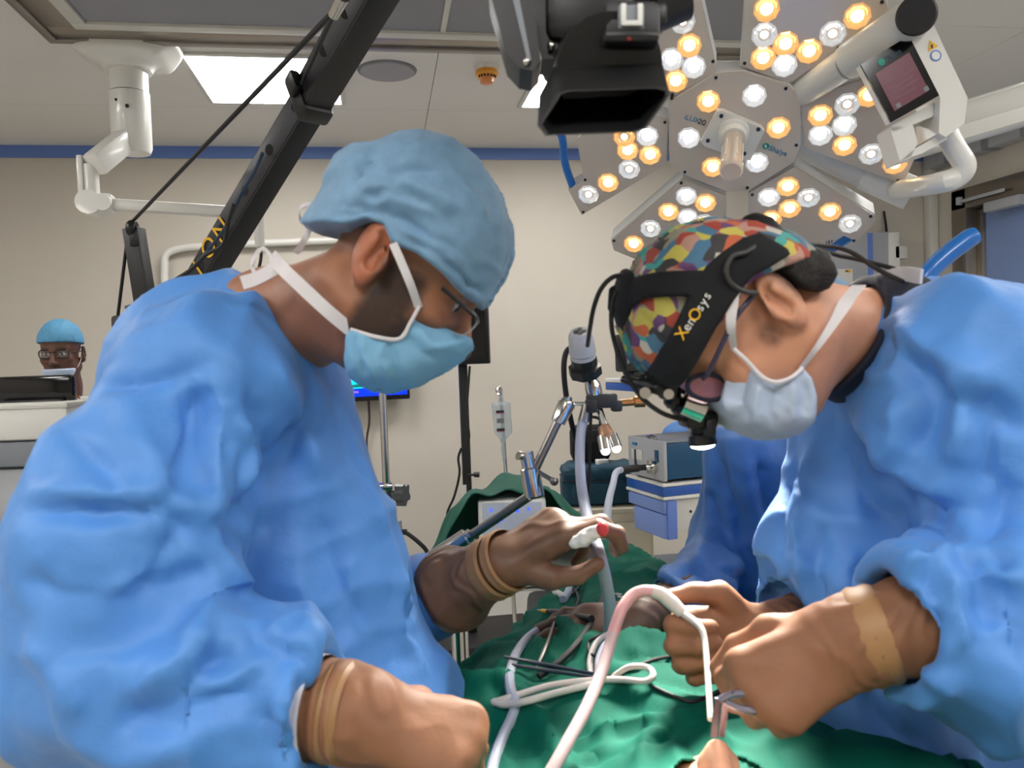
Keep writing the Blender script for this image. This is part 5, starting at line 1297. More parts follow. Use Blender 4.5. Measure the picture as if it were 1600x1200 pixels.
# ---------------- left surgeon
HL = pix_head((584, 392), 0.80, 1.01, (0.83, 0.556), turn=5)
nbL = at(428, 512, 0.98)
hipL = at(345, 1240, 1.02)
faceL = np.array([_r0[0], _r0[1], 0.0])
shL = dict(n=at(310, 605, 0.87), f=at(430, 615, 1.20)); elL = dict(n=at(165, 1010, 0.77), f=at(555, 945, 1.24)); wrL = dict(n=at(530, 1112, 0.71), f=at(745, 905, 1.12))
pL = thing('person', 'surgeon in light blue gown and blue cap facing right, with beard and blue mask', 'person', (hipL[0], hipL[1], 0))
JL = stand(at(390, 660, 1.03), hipL, faceL, shL, elL, wrL)
def colL(q, C):
    C = C.copy(); n = vn(q*260, 3)*0.6+vn(q*90, 4)*0.4
    # beard: jaw, chin and sideburn
    ear_y = -0.005
    jaw = np.clip((-0.022-q[:, 2]+0.35*(q[:, 1]-0.05)*0.2)/0.02, 0, 1)*np.clip((q[:, 1]-0.012)/0.02, 0, 1)*np.clip((q[:, 2]+0.128)/0.015, 0, 1)
    side = np.clip((0.030-np.abs(q[:, 1]-0.032))/0.012, 0, 1)*np.clip((0.02-q[:, 2])/0.02, 0, 1)*np.clip((q[:, 2]+0.10)/0.02, 0, 1)
    b = np.clip(np.maximum(jaw, side)*(0.85+0.4*n), 0, 1)*(np.abs(q[:, 0]) > 0.0)
    dark = np.array(rgb(44, 32, 27)[:3]); C = C*(1-b[:, None]*0.93)+dark*b[:, None]*0.93
    # short hair at the nape, fading down
    h_ = np.clip((q[:, 2]-(-0.012)-0.0)/0.03, 0, 1)*np.clip((-0.018-q[:, 1])/0.012, 0, 1)*(0.6+0.7*n)
    er = (np.abs(q[:, 0]) > 0.073)[:, None]; C = np.where(er, C*np.array([1.15, 0.92, 0.86]), C)
    h_ = np.clip(h_, 0, 1); C = C*(1-h_[:, None]*0.9)+np.array(rgb(30, 26, 25)[:3])*h_[:, None]*0.9
    ey = np.clip(1-np.linalg.norm((np.c_[np.abs(q[:, 0]), q[:, 1:]]-[0.031, 0.083, 0.003]), axis=1)/0.0131, 0, 1) > 0.02
    ey &= np.abs(q[:, 2]-0.003) < 0.006
    C[ey] = np.array(rgb(205, 200, 196)[:3]); ir = ey & (np.abs(np.abs(q[:, 0])-0.033) < 0.006); C[ir] = np.array(rgb(36, 24, 18)[:3])
    eb = np.clip(1-np.abs(q[:, 2]-0.0265)/0.006, 0, 1)*np.clip((np.abs(q[:, 0])-0.01)/0.006, 0, 1)*np.clip((0.05-np.abs(q[:, 0]))/0.008, 0, 1)*(q[:, 1] > 0.06)
    C = C*(1-eb[:, None]*0.85)+np.array(rgb(25, 20, 18)[:3])*eb[:, None]*0.85
    return C
body(pL, HL, nbL, JL, SK_L, colL)
# cap
capo = h2(HL, [(470,352),(505,300),(508,275),(524,245),(555,228),(590,226),(620,212),(660,208),(710,221),(750,253),(785,308),(800,360),(800,400),(786,440),(760,480),(700,560),(600,560),(500,470)])
capc = h2(HL, [(440,330),(430,150),(900,150),(900,520),(800,500),(764,481),(735,466),(690,426),(650,394),(614,380),(602,352),(575,345),(540,354),(505,346),(476,346)], 0.072)
def capL(q):
    return smax(inflate(q, capo, 0.075, 0.090), poly2(q[:, 1:], capc), 0.006)
def capw(q):
    return 0.0022*(ridged(q*1.0, np.array((22, 16, 30)), 3)-0.3)+0.0012*(vn(q*60, 5)-0.5)
clines = [([(512,318),(570,322),(640,345),(700,380),(750,430)], 0.004, -0.0040), ([(512,330),(560,334),(620,352)], 0.0035, -0.0036),
    ([(630,368),(680,392),(735,440),(765,465)], 0.0035, -0.0045), ([(620,350),(690,378),(745,425)], 0.004, 0.0027), ([(655,375),(710,410),(752,450)], 0.003, 0.0027),
    ([(585,230),(565,250),(545,285)], 0.006, -0.0054), ([(600,262),(640,255),(700,262)], 0.006, -0.0040), ([(640,255),(600,290),(560,310)], 0.006, -0.0036), ([(700,265),(745,300),(770,350)], 0.006, 0.0036), ([(620,290),(680,300),(730,330)], 0.008, 0.0054), ([(555,300),(590,285),(640,282)], 0.006, 0.0036), ([(575,312),(640,322),(690,345)], 0.006, 0.0036)]
ob = blob('surgical_cap', HL, capL, M['cap'], pL, 0.003, 0.23, capw, clines, off=(0, 0.03, 0.05))
# cap band tie loops at the nape
part('cap_tie', G().ribbon([at(488, 342, 0.90), at(478, 350, 0.9), at(468, 340, 0.895), at(470, 325, 0.89), at(482, 320, 0.89), at(497, 327, 0.895), at(505, 338, 0.90)], 0.006, up+0.6*fw, 0.001), M['strap'], ob)
part('cap_tie', G().ribbon([at(486, 352, 0.90), at(478, 370, 0.895), at(470, 385, 0.9), at(462, 395, 0.905)], 0.007, rt, 0.001), M['strap'], ob)
# mask
mo = h2(HL, [(655,478),(668,486),(690,508),(712,519),(740,528),(745,545),(730,572),(700,598),(660,620),(615,628),(570,620),(540,592),(534,560),(538,525),(547,514),(590,528),(622,530),(640,505)], 0.066)
mext = h2(HL, [(648,470),(692,500),(738,518),(744,540),(724,562),(692,582),(656,604),(615,613),(575,609),(541,590),(528,560),(500,480),(560,400),(640,430)])
def maskL(q): return smax(inflate(q, mext, 0.034, 0.072), poly2(q[:, 1:], mo), 0.004)
mk = blob('face_mask', HL, maskL, M['maskblue'], pL, 0.0026, 0.17, lambda q: 0.0020*(ridged(q, np.array((20, 34, 20)), 8)-0.4), [([(560,520),(556,560),(570,600)], 0.004, -0.0025), ([(575,524),(572,560),(585,604)], 0.005, 0.003), ([(610,530),(612,560),(625,600)], 0.0045, -0.003), ([(640,520),(650,545),(690,572)], 0.0045, -0.0028), ([(655,505),(672,530),(700,555)], 0.005, 0.0025), ([(595,527),(596,562),(606,602)], 0.005, 0.0025)], off=(0, 0.06, -0.06))
zL = HL['F'][0]
def hs(px, py, o=0.0, H=None): H = H or HL; return hit(px, py, H['c']+H['F'][0]*o, H['F'][0])
part('mask_tie', G().ribbon([hs(614, 380, 0.089), hs(628, 412, 0.088), hs(642, 446, 0.084), hs(654, 480, 0.068)], 0.0085, rt, 0.0012), M['strap'], mk)
part('mask_tie', G().ribbon([hs(548, 516, 0.062), hs(510, 484, 0.078), hs(468, 445, 0.080), hs(440, 418, 0.07), hs(425, 400, 0.02)], 0.0135, up+rt*0.6, 0.0012), M['strap'], mk)
part('mask_tie', G().ribbon([hs(440, 412, 0.055), hs(420, 425, 0.055), hs(398, 436, 0.05), hs(378, 442, 0.05)], 0.014, up, 0.0015), M['strap'], mk)
part('mask_tie', G().ribbon([hs(428, 408, 0.05), hs(412, 388, 0.045), hs(400, 398, 0.05), hs(394, 414, 0.05), hs(398, 428, 0.05)], 0.004, up, 0.0015), M['strap'], mk)
part('mask_edge', G().tube([hs(655, 479, 0.069), hs(642, 503, 0.073), hs(625, 529, 0.074), hs(590, 527, 0.075), hs(548, 515, 0.066)], 0.0022, 8), M['strap'], mk)
# spectacles
M['glasslens'] = mat('glossy_spectacle_lens', rgb(205, 212, 220), 0.04, trans=0.6, alpha=0.55, coat=1.0)
gl = part('spectacles', G().tube([hs(690, 450, 0.073), hs(712, 468, 0.07), hs(735, 488, 0.066), hs(742, 494, 0.062)], 0.0022, 8), M['blackmat'], pL)
for o in (0.045, -0.018):
    lc = [hs(x, y, o) for x, y in ((738,488),(746,500),(738,514),(722,524),(708,520))]
    part('spectacle_lens', G().ribbon(lc, 0.045, zL, 0.002), M['glasslens'], gl)
    part('spectacle_rim', G().tube([hs(745, 497, o+0.024), hs(747, 503, o), hs(745, 497, o-0.024)], 0.002, 8), M['blackmat'], gl)
part('nose_wire', G().tube([hs(716, 528, 0.012), hs(723, 531, 0.0), hs(716, 528, -0.012)], 0.003, 8), M['maskwhite'], mk)
# gown
P_ = lambda x, y, d: at(x, y, d)
def down(p, z): return np.array([p[0], p[1], z])
hipc = at(345, 1180, 1.02)
prL = [(P_(355, 610, 1.03), P_(335, 820, 1.02), 0.135, 0.15, 0.05), (P_(335, 820, 1.02), hipc, 0.15, 0.175, 0.05), (hipc, down(hipc, 0.34), 0.175, 0.215, 0.06),
    (P_(440, 650, 1.0), P_(492, 900, 1.0), 0.095, 0.115, 0.06), (P_(492, 900, 1.0), P_(548, 1180, 1.0), 0.115, 0.118, 0.05), (P_(548, 1180, 1.0), down(P_(520, 1180, 1.0), 0.34), 0.118, 0.15, 0.06),
    (shL['n'], shL['f'], 0.092, 0.092, 0.06), (P_(424, 545, 1.0), P_(360, 600, 1.0), 0.074, 0.10, 0.05),
    (P_(325, 595, 0.88), P_(230, 790, 0.80), 0.085, 0.102, 0.035), (P_(230, 790, 0.80), P_(198, 880, 0.78), 0.100, 0.112, 0.022), (P_(198, 880, 0.78), P_(152, 1040, 0.77), 0.108, 0.098, 0.022),
    (P_(155, 1040, 0.77), P_(330, 1090, 0.735), 0.098, 0.086, 0.02), (P_(330, 1090, 0.735), P_(520, 1112, 0.71), 0.084, 0.060, 0.02),
    (P_(430, 1000, 0.74), P_(470, 1010, 0.74), 0.03, 0.03, 0.02),
    (P_(230, 835, 0.76), P_(310, 850, 0.77), 0.05, 0.035, 0.02),
    (shL['f'], P_(560, 950, 1.22), 0.075, 0.075, 0.04), (P_(565, 950, 1.22), P_(655, 935, 1.17), 0.072, 0.062, 0.02), (P_(655, 935, 1.17), P_(745, 905, 1.12), 0.062, 0.050, 0.02)]
axn = (at(560, 1116, 0.705)-at(420, 1102, 0.725)); axn /= np.linalg.norm(axn)
axf = (at(790, 885, 1.10)-at(655, 930, 1.16)); axf /= np.linalg.norm(axf)
cutL = [(P_(500, 1108, 0.715), axn, 0.046, 0.10), (P_(722, 912, 1.13), axf, 0.042, 0.09)]
linL = [([(104,667),(150,720),(208,790)], 0.007, -0.006), ([(150,598),(230,588),(312,573)], 0.009, -0.009), ([(312,573),(345,610),(364,650)], 0.012, 0.008),
    ([(318,589),(300,680),(262,784)], 0.012, -0.012), ([(351,615),(340,720),(325,823)], 0.014, 0.012), ([(385,600),(420,680),(450,740)], 0.012, -0.009), ([(490,628),(455,712),(400,790),(357,849)], 0.016, -0.020), ([(420,560),(470,650),(520,760)], 0.014, 0.008),
    ([(375,640),(395,720),(390,790)], 0.009, 0.008), ([(292,640),(280,720),(250,780)], 0.009, 0.007),
    ([(26,790),(120,792),(253,796),(357,852)], 0.010, -0.013), ([(30,770),(130,772),(240,776),(345,838)], 0.016, 0.012), ([(351,881),(280,910),(195,933)], 0.013, -0.014), ([(300,830),(260,860),(250,900)], 0.012, -0.008),
    ([(344,992),(330,1040),(240,1110),(169,1141)], 0.013, -0.014), ([(330,960),(300,1020),(200,1090)], 0.016, 0.010), ([(416,1044),(360,1080),(312,1109),(214,1167)], 0.012, -0.012), ([(430,1015),(370,1060),(300,1085)], 0.014, 0.010), ([(20,900),(90,930),(180,935)], 0.012, -0.007), ([(30,990),(90,1050),(140,1130)], 0.016, 0.008),
    ([(390,972),(430,1024),(494,1018)], 0.010, -0.012), ([(400,1000),(450,970),(490,985)], 0.010, 0.010), ([(480,1030),(470,1090),(478,1160)], 0.008, -0.007), ([(450,1050),(445,1120),(460,1180)], 0.008, 0.007), ([(390,1100),(430,1150),(470,1190)], 0.012, -0.008),
    ([(540,640),(590,780),(630,900),(660,1000)], 0.012, 0.007), ([(565,850),(548,920),(556,980)], 0.004, 0.004), ([(500,800),(530,900),(600,1000)], 0.02, -0.008), ([(470,880),(480,960),(510,1020)], 0.016, 0.008), ([(620,990),(650,1010),(672,1060)], 0.008, 0.006),
    ([(650,880),(655,930),(640,990)], 0.008, -0.008), ([(675,870),(685,920),(690,970)], 0.008, -0.008), ([(700,865),(712,905),(718,950)], 0.006, 0.006), ([(630,900),(622,950),(640,1000)], 0.008, 0.007)]
gownL = cloth('gown', prL, cutL, M['gown'], pL, 0.0056, 0.019, (8, 8, 6), 1, linL)
gownL['label'] = 'light blue surgical gown'
part('gown_cuff', G().rings([(P_(500, 1108, 0.715)-axn*0.012, 0.0475), (P_(500, 1108, 0.715)+axn*0.002, 0.047)], 28, caps=False), M['strap'], gownL)
# gloves
hn = hand_prims(at(560, 1116, 0.715), vd(1, 0.30, -0.05), vd(0.2, -0.80, -0.55), 1.03, fw+up*0.2, ((72, 75, 50), (76, 80, 50), (80, 85, 50), (84, 85, 50)), (2, 1, -1, -3), ((0.6, 0.5, -0.6), (0.1, 0.8, -0.7), (-0.4, 0.8, -0.6)), 0.0015)
glove('glove', pL, hn, [(at(560, 1116, 0.715), at(535, 1113, 0.718), 0.038, 0.041), (at(535, 1113, 0.718), at(455, 1104, 0.725), 0.041, 0.043)], bands=[(0.047, 0.022)], wrinkle=0.0018)
hf = hand_prims(at(778, 883, 1.085), vd(0.86, -0.56, -0.05), vd(-0.42, -0.80, -0.42), 1.05, -fw+vd(0, 0.5), ((14, 42, 45), (28, 50, 40), (58, 60, 40), (70, 62, 40)), (5, 1, -2, -6), ((0.55, 0.75, -0.6), (0.15, 0.9, -0.5), (-0.1, 0.95, -0.1)), 0.0012)
glove('glove', pL, hf, [(at(775, 885, 1.085), at(742, 902, 1.105), 0.038, 0.041), (at(742, 902, 1.105), at(714, 917, 1.13), 0.042, 0.062)], mat('dark_brown_glove', rgb(112, 80, 60), 0.5, noise=0.08, nscale=35, bump=0.1, bscale=90), bands=[(0.078, 0.024), (0.102, 0.018)], wrinkle=0.0008, seed=5)

# ---------------- right surgeon
HR = pix_head((1219, 466), 0.77, 0.945, (-0.58, 0.815), turn=4)
nbR = at(1385, 540, 0.95)
hipR = at(1790, 1090, 1.05); hipR[2] = 0.93
faceR = -faceL
shR = dict(n=at(1515, 600, 0.81), f=at(1400, 625, 1.14)); elR = dict(n=at(1690, 985, 0.752), f=at(1340, 960, 1.15)); wrR = dict(n=at(1385, 990, 0.735), f=at(1205, 975, 0.98))
pR = thing('person', 'surgeon in blue gown bending left with black headlamp band over a colourful cap', 'person', (hipR[0], hipR[1], 0))
JR = stand(at(1440, 650, 0.98), hipR, faceR, shR, elR, wrR)
def colR(q, C):
    C = C.copy(); n = vn(q*260, 3)
    h_ = np.clip((q[:, 2]+0.026+0.35*(q[:, 1]+0.03))/0.02, 0, 1)*np.clip((-0.012-q[:, 1])/0.012, 0, 1)*(0.5+0.8*n)
    sb = np.clip((0.014-np.abs(q[:, 1]-0.026))/0.008, 0, 1)*np.clip((0.0-q[:, 2])/0.01, 0, 1)*np.clip((q[:, 2]+0.035)/0.012, 0, 1)*(0.3+0.7*n)
    h_ = np.clip(np.maximum(h_, sb*0.8), 0, 1); C = C*(1-h_[:, None]*0.88)+np.array(rgb(40, 34, 32)[:3])*h_[:, None]*0.88
    b = np.clip((-0.045-q[:, 2])/0.03, 0, 1)*np.clip((q[:, 1]-0.02)/0.03, 0, 1)*0.25
    C = C*(1-b[:, None])+np.array(rgb(90, 66, 56)[:3])*b[:, None]
    ey = (np.linalg.norm((np.c_[np.abs(q[:, 0]), q[:, 1:]]-[0.031, 0.083, 0.003]), axis=1) < 0.0130) & (np.abs(q[:, 2]-0.003) < 0.004)
    C[ey] = np.array(rgb(60, 45, 40)[:3])
    return C
body(pR, HR, nbR, JR, SK_R, colR)
capm = bpy.data.materials.new('colourful_patterned_fabric'); capm.use_nodes = True
nt = capm.node_tree; b_ = nt.nodes['Principled BSDF']; b_.inputs['Roughness'].default_value = 0.7
tc = nt.nodes.new('ShaderNodeTexCoord'); nz = nt.nodes.new('ShaderNodeTexNoise'); nz.inputs['Scale'].default_value = 26; nz.inputs['Detail'].default_value = 1
mxv = nt.nodes.new('ShaderNodeMix'); mxv.data_type = 'VECTOR'; mxv.inputs['Factor'].default_value = 0.04
vo = nt.nodes.new('ShaderNodeTexVoronoi'); vo.inputs['Scale'].default_value = 64
rp = nt.nodes.new('ShaderNodeValToRGB'); rp.color_ramp.interpolation = 'CONSTANT'
sep = nt.nodes.new('ShaderNodeSeparateColor')
for k, c_ in enumerate((rgb(70, 160, 152), rgb(190, 96, 60), rgb(190, 178, 84), rgb(196, 188, 176), rgb(104, 66, 112), rgb(56, 54, 56), rgb(178, 136, 122), rgb(160, 66, 50), rgb(146, 140, 122), rgb(70, 112, 140))):
    e = rp.color_ramp.elements[k] if k < 2 else rp.color_ramp.elements.new(0.1*k)
    e.position = 0.1*k; e.color = c_
nt.links.new(tc.outputs['Object'], nz.inputs['Vector']); nt.links.new(tc.outputs['Object'], mxv.inputs['A']); nt.links.new(nz.outputs['Color'], mxv.inputs['B'])
nt.links.new(mxv.outputs['Result'], vo.inputs['Vector']); nt.links.new(vo.outputs['Color'], sep.inputs['Color']); nt.links.new(sep.outputs['Red'], rp.inputs['Fac']); nt.links.new(rp.outputs['Color'], b_.inputs['Base Color'])
cro = h2(HR, [(1275,398),(1232,366),(1165,345),(1100,344),(1044,362),(999,399),(968,452),(964,512),(984,560),(1016,598),(1060,618),(1130,560),(1230,500),(1285,440)])
crc = h2(HR, [(1285,405),(1300,250),(850,250),(850,640),(1010,640),(1062,600),(1080,565),(1100,530),(1128,500),(1150,470),(1165,445),(1185,432),(1215,418),(1245,408)], 0.072)
def capR(q): return smax(inflate(q, cro, 0.058, 0.090), poly2(q[:, 1:], crc), 0.006)
capr = blob('patterned_cap', HR, capR, capm, pR, 0.003, 0.22, lambda q: 0.002*(ridged(q, np.array((18, 18, 18)), 4)-0.3), [([(1050,400),(1090,420),(1150,400)], 0.006, 0.003), ([(985,480),(1020,530),(1040,570)], 0.006, -0.003)], off=(0, 0.03, 0.05))
capr['label'] = 'colourful patterned surgical cap'
hro = h2(HR, [(1255,386),(1296,394),(1310,425),(1302,450),(1272,452),(1252,446),(1238,432),(1215,420),(1222,402)], 0.072)
hrx = h2(HR, [(1296,388),(1314,430),(1306,470),(1200,500),(1140,440),(1200,366)])
def hairR(q): return smax(inflate(q, hrx, 0.04, 0.080), poly2(q[:, 1:], hro), 0.004)
blob('hair', HR, hairR, M['hair'], pR, 0.003, 0.16, lambda q: 0.004*(vn(q*120, 2)-0.4), off=(0, -0.05, 0.02))
# headlamp band: pads lying on the cap
hb = thing('tmp', 'x', 'x', (0, 0, 0)); bpy.data.objects.remove(hb)
def band(nm, poly, t0=0.003, t1=0.011):
    pb = h2(HR, poly, 0.078)
    def f_(q):
        c_ = inflate(q, cro, 0.058, 0.090)/0.75*0.9
        return smax(smax(c_-t1, -(c_-t0+0.006), 0.002), poly2(q[:, 1:], pb), 0.003)
    return blob(nm, HR, f_, M['fabricblack'], pR, 0.0028, 0.22, None, None, off=(0, 0.03, 0.05))
lampb = band('headlamp_band', [(1160,372),(1185,364),(1225,390),(1228,400),(1195,420),(1165,436),(1140,470),(1112,515),(1090,560),(1068,606),(1048,618),(1012,598),(1030,550),(1055,500),(1075,455),(1098,418),(1125,395)])
band('headlamp_strap', [(1100,425),(1085,470),(1062,464),(1010,466),(975,488),(955,480),(955,445),(985,430),(1030,424)])
c1_ = at(976, 470, HR['d'])
part('rear_pad', G().ball(c1_, (0.012, 0.045, 0.034), 18, np.array([rt, fw, up])), M['fabricblack'], pR)
part('top_knob', G().rings([(hs(1184, 372, 0.02, HR), 0.026), (hs(1178, 352, 0.02, HR), 0.020), (hs(1171, 338, 0.02, HR), 0.010), (hs(1170, 335, 0.02, HR), 0.005)], 18), M['black'], pR)
gg = G().tube([hs(1172, 372, 0.06, HR), hs(1195, 366, 0.03, HR), hs(1216, 374, 0.03, HR), hs(1226, 386, 0.04, HR)], 0.008, 12); part('battery_clip', gg, M['black'], pR)
part('rear_clip', G().tube([hs(1252, 396, 0.045, HR), hs(1264, 390, 0.04, HR), hs(1284, 396, 0.04, HR), hs(1294, 412, 0.045, HR), hs(1290, 424, 0.05, HR)], 0.006, 12), M['black'], pR)
part('band_cable', G().tube([hs(1182, 384, 0.088, HR), hs(1165, 394, 0.098, HR), hs(1145, 400, 0.100, HR), hs(1135, 420, 0.101, HR), hs(1140, 440, 0.099, HR), hs(1160, 454, 0.095, HR), hs(1182, 458, 0.09, HR)], 0.0026, 8), mat('dark_cable', rgb(52, 50, 48), 0.5), pR)
# wordmark running up the band
def on_near(nm_ob, px, py):
    bpy.context.view_layer.update()
    v = ray(px, py); o_ = ORI[nm_ob.name]
    ok, loc, n_, _ = nm_ob.ray_cast(Vector(CAM-o_), Vector(v/np.linalg.norm(v)))
    return (np.array(loc)+o_, np.array(n_)) if ok else (at(px, py, HR['d']-0.09), -fw)
pts_ = [(1066,521),(1073,511),(1079,502),(1086,492),(1093,481),(1099,472),(1104,462)]
for k, ch in enumerate('XenOsys'):
    q, n_ = on_near(lampb, *pts_[k]); big = ch in 'XO'
    xd = vd(38, -60); 
    yd = np.cross(n_, xd)
    text(ch, q+n_*0.0014, xd, yd, 0.0155 if big else 0.0125, M['yellow'] if big else M['whiteprint'], lampb, ext=0.0003)
for (a, b) in (((1222, 374), (1400, 424)), ((1215, 380), (1418, 432))):
    pass
part('headlamp_cable', G().tube([hs(1205, 362, 0.01, HR), hs(1240, 372, 0.0, HR), at(1300, 396, 0.92), at(1340, 405, 0.93), at(1390, 418, 0.92), at(1430, 432, 0.88)], 0.0028, 8), M['rubber'], pR)
part('headlamp_cable', G().tube([hs(1215, 380, 0.03, HR), at(1290, 384, 0.9), at(1330, 394, 0.91), at(1370, 420, 0.9), at(1410, 440, 0.86)], 0.0028, 8), M['rubber'], pR)
part('headlamp_cable', G().tube([hs(985, 432, 0.03, HR), hs(960, 432, 0.02, HR), hs(940, 450, 0.02, HR), hs(928, 480, 0.01, HR), hs(922, 512, -0.02, HR), at(918, 540, 0.95)], 0.0026, 8), M['rubber'], pR)
part('headlamp_cable', G().tube([hs(962, 455, 0.03, HR), hs(956, 478, 0.03, HR), hs(957, 520, 0.03, HR), hs(974, 575, 0.03, HR), hs(1000, 618, 0.03, HR), hs(1034, 645, 0.03, HR), hs(1072, 657, 0.02, HR)], 0.0026, 8), M['rubber'], pR)
# lamp and loupe mount
part('loupe_mount', G().tube([hs(972, 592, 0.0, HR), hs(1000, 600, 0.01, HR), hs(1030, 606, 0.02, HR), hs(1055, 612, 0.02, HR)], [0.004, 0.006, 0.008, 0.009], 10), M['black'], pR)
gg = G()
for x, y, r in ((1022, 600, .012), (1040, 612, .010), (1052, 626, .011), (1062, 638, .010), (1048, 612, .012)): gg.ball(hs(x, y, 0.01, HR), (r, r*1.4, r*0.9), 10, np.array([rt, fw, up]))
part('hinge_block', gg, M['black'], pR)
part('hinge_screw', G().rings([(hs(1010, 612, 0.025, HR), 0.006), (hs(1008, 614, 0.035, HR), 0.006)], 12), M['chrome'], pR)
part('hinge_screw', G().rings([(hs(1046, 614, 0.02, HR), 0.006), (hs(1045, 616, 0.032, HR), 0.0055)], 12), M['chrome'], pR)
part('loupe_barrel', G().rings([(hs(1068, 628, 0.028, HR), 0.014), (hs(1100, 640, 0.028, HR), 0.015)], 16), M['chrome'], pR)
part('loupe_barrel', G().rings([(hs(1068, 630, -0.035, HR), 0.014), (hs(1100, 642, -0.035, HR), 0.015)], 16), M['chrome'], pR)
part('lamp_yoke', G().box(hs(1090, 655, 0.0, HR), (0.034, 0.05, 0.018), np.array([rt, fw, up]), bev=0.005).box(hs(1108, 668, 0.02, HR), (0.012, 0.02, 0.02), np.array([rt, fw, up]), bev=0.004), M['black'], pR)
l0, l1 = hs(1094, 655, 0.0, HR), hs(1098, 694, 0.0, HR)
hlamp = part('headlamp', G().rings([(l0, 0.010), (l0+(l1-l0)*0.5, 0.011), (l0+(l1-l0)*0.6, 0.014), (l1, 0.0155)], 20), M['black'], pR)
la = (l1-l0)/np.linalg.norm(l1-l0)
part('headlamp_lens', G().rings([(l1-la*0.001, 0.0145), (l1+la*0.003, 0.012), (l1+la*0.005, 0.006)], 20), mat('headlamp_glow', rgb(255, 255, 255), 0.3, emit=6, ecol=(1, 0.98, 0.96, 1)), hlamp)
# protective glasses
gr = part('glasses', G().tube([hs(1183, 455, 0.084, HR), hs(1150, 495, 0.083, HR), hs(1125, 545, 0.078, HR), hs(1108, 580, 0.070, HR), hs(1098, 592, 0.062, HR)], 0.0026, 8), mat('violet_frame', rgb(58, 54, 78), 0.4), pR)
ring = []
for k in range(25):
    a = 2*math.pi*k/24; ring.append(hs(1106+32*math.cos(a), 605+20*math.sin(a)+2*math.cos(a), 0.050-0.012*math.cos(a), HR))
part('glasses_rim', G().tube(ring, 0.0026, 8, 2), M['navy'], gr)
lm = mat('pink_tinted_lens', rgb(190, 120, 135), 0.06, trans=0.5, alpha=0.7, coat=1.0)
part('glasses_lens', G().prism(ring[:-1], HR['F'][0]*-0.002), lm, gr)
ring2 = [p-HR['F'][0]*0.075 for p in ring]
part('glasses_rim', G().tube(ring2, 0.0026, 8, 2), M['navy'], gr); part('glasses_lens', G().prism(ring2[:-1], HR['F'][0]*-0.002), lm, gr)
# mask
mo = h2(HR, [(1146,544),(1165,560),(1190,588),(1212,597),(1235,590),(1254,574),(1268,590),(1275,620),(1276,660),(1262,690),(1220,706),(1165,704),(1120,688),(1090,655),(1070,622),(1100,612),(1125,590)], 0.066)
mext = h2(HR, [(1140,530),(1105,610),(1094,624),(1110,646),(1135,669),(1170,683),(1215,685),(1250,677),(1276,656),(1290,600),(1300,520),(1200,480)])
def maskR(q): return smax(inflate(q, mext, 0.034, 0.072), poly2(q[:, 1:], mo), 0.004)
mk = blob('face_mask', HR, maskR, M['maskwhite'], pR, 0.0026, 0.17, lambda q: 0.0012*(ridged(q, np.array((20, 34, 20)), 12)-0.4), [([(1160,580),(1150,620),(1165,670)], 0.005, -0.003), ([(1185,592),(1172,640),(1185,680)], 0.005, 0.003), ([(1210,600),(1205,640),(1212,680)], 0.004, -0.003), ([(1232,595),(1232,640),(1240,672)], 0.005, 0.003), ([(1140,570),(1128,620),(1138,660)], 0.005, 0.003), ([(1250,585),(1255,630),(1258,662)], 0.004, -0.003)], off=(0, 0.06, -0.06))
mk['label'] = 'pale blue face mask'
part('mask_tie', G().ribbon([hs(1147, 448, 0.094, HR), hs(1144, 475, 0.092, HR), hs(1142, 510, 0.088, HR), hs(1147, 546, 0.066, HR)], [0.0125, 0.011, 0.009, 0.006], rt, 0.0012), M['strap'], mk)
part('mask_tie', G().ribbon([hs(1252, 575, 0.064, HR), hs(1275, 545, 0.075, HR), hs(1302, 505, 0.075, HR), hs(1322, 472, 0.070, HR), hs(1342, 446, 0.05, HR)], [0.006, 0.006, 0.009, 0.013, 0.014], rt+up*0.4, 0.0012), M['strap'], mk)
part('mask_edge', G().tube([hs(1146, 545, 0.068, HR), hs(1165, 562, 0.072, HR), hs(1190, 588, 0.074, HR), hs(1212, 597, 0.075, HR), hs(1236, 590, 0.074, HR), hs(1254, 575, 0.066, HR)], 0.0022, 8), M['strap'], mk)
part('mask_tie', G().ribbon([at(1372, 440, 0.93), at(1385, 434, 0.92), at(1410, 428, 0.9), at(1440, 432, 0.86)], 0.016, up, 0.003), M['strap'], mk)
if 0: part('scrub_collar', G().tube([at(1288, 660, 0.92), at(1300, 600, 0.885), at(1322, 550, 0.865), at(1350, 505, 0.865), at(1378, 466, 0.88), at(1398, 448, 0.93), at(1385, 460, 1.0)], [0.006, 0.010, 0.013, 0.014, 0.013, 0.012, 0.01], 12), M['navy'], pR)
cax = vd(0.85, 0.53, 0.12); cax /= np.linalg.norm(cax); cpt = at(1322, 537, 0.95); nq = hl(HR, (0, -0.005, -0.05))
def colf(P):
    t = (P-cpt)@cax
    d = smin(rc(P, nq, nbR, 0.061, 0.068), rc(P, nbR, nbR+(JR['chest']-nbR)*0.5, 0.070, 0.085), 0.04)
    return smax(smax(d-0.004-0.10*np.clip(t+0.03, 0, 0.1), -(d+0.006), 0.003), np.abs(t)-0.030, 0.003)
Vc, Qc = sculpt(colf, cpt-0.17, cpt+0.17, 0.0035)
link_mesh('scrub_collar', Vc, Qc, M['navy'], pR, sharp=0)
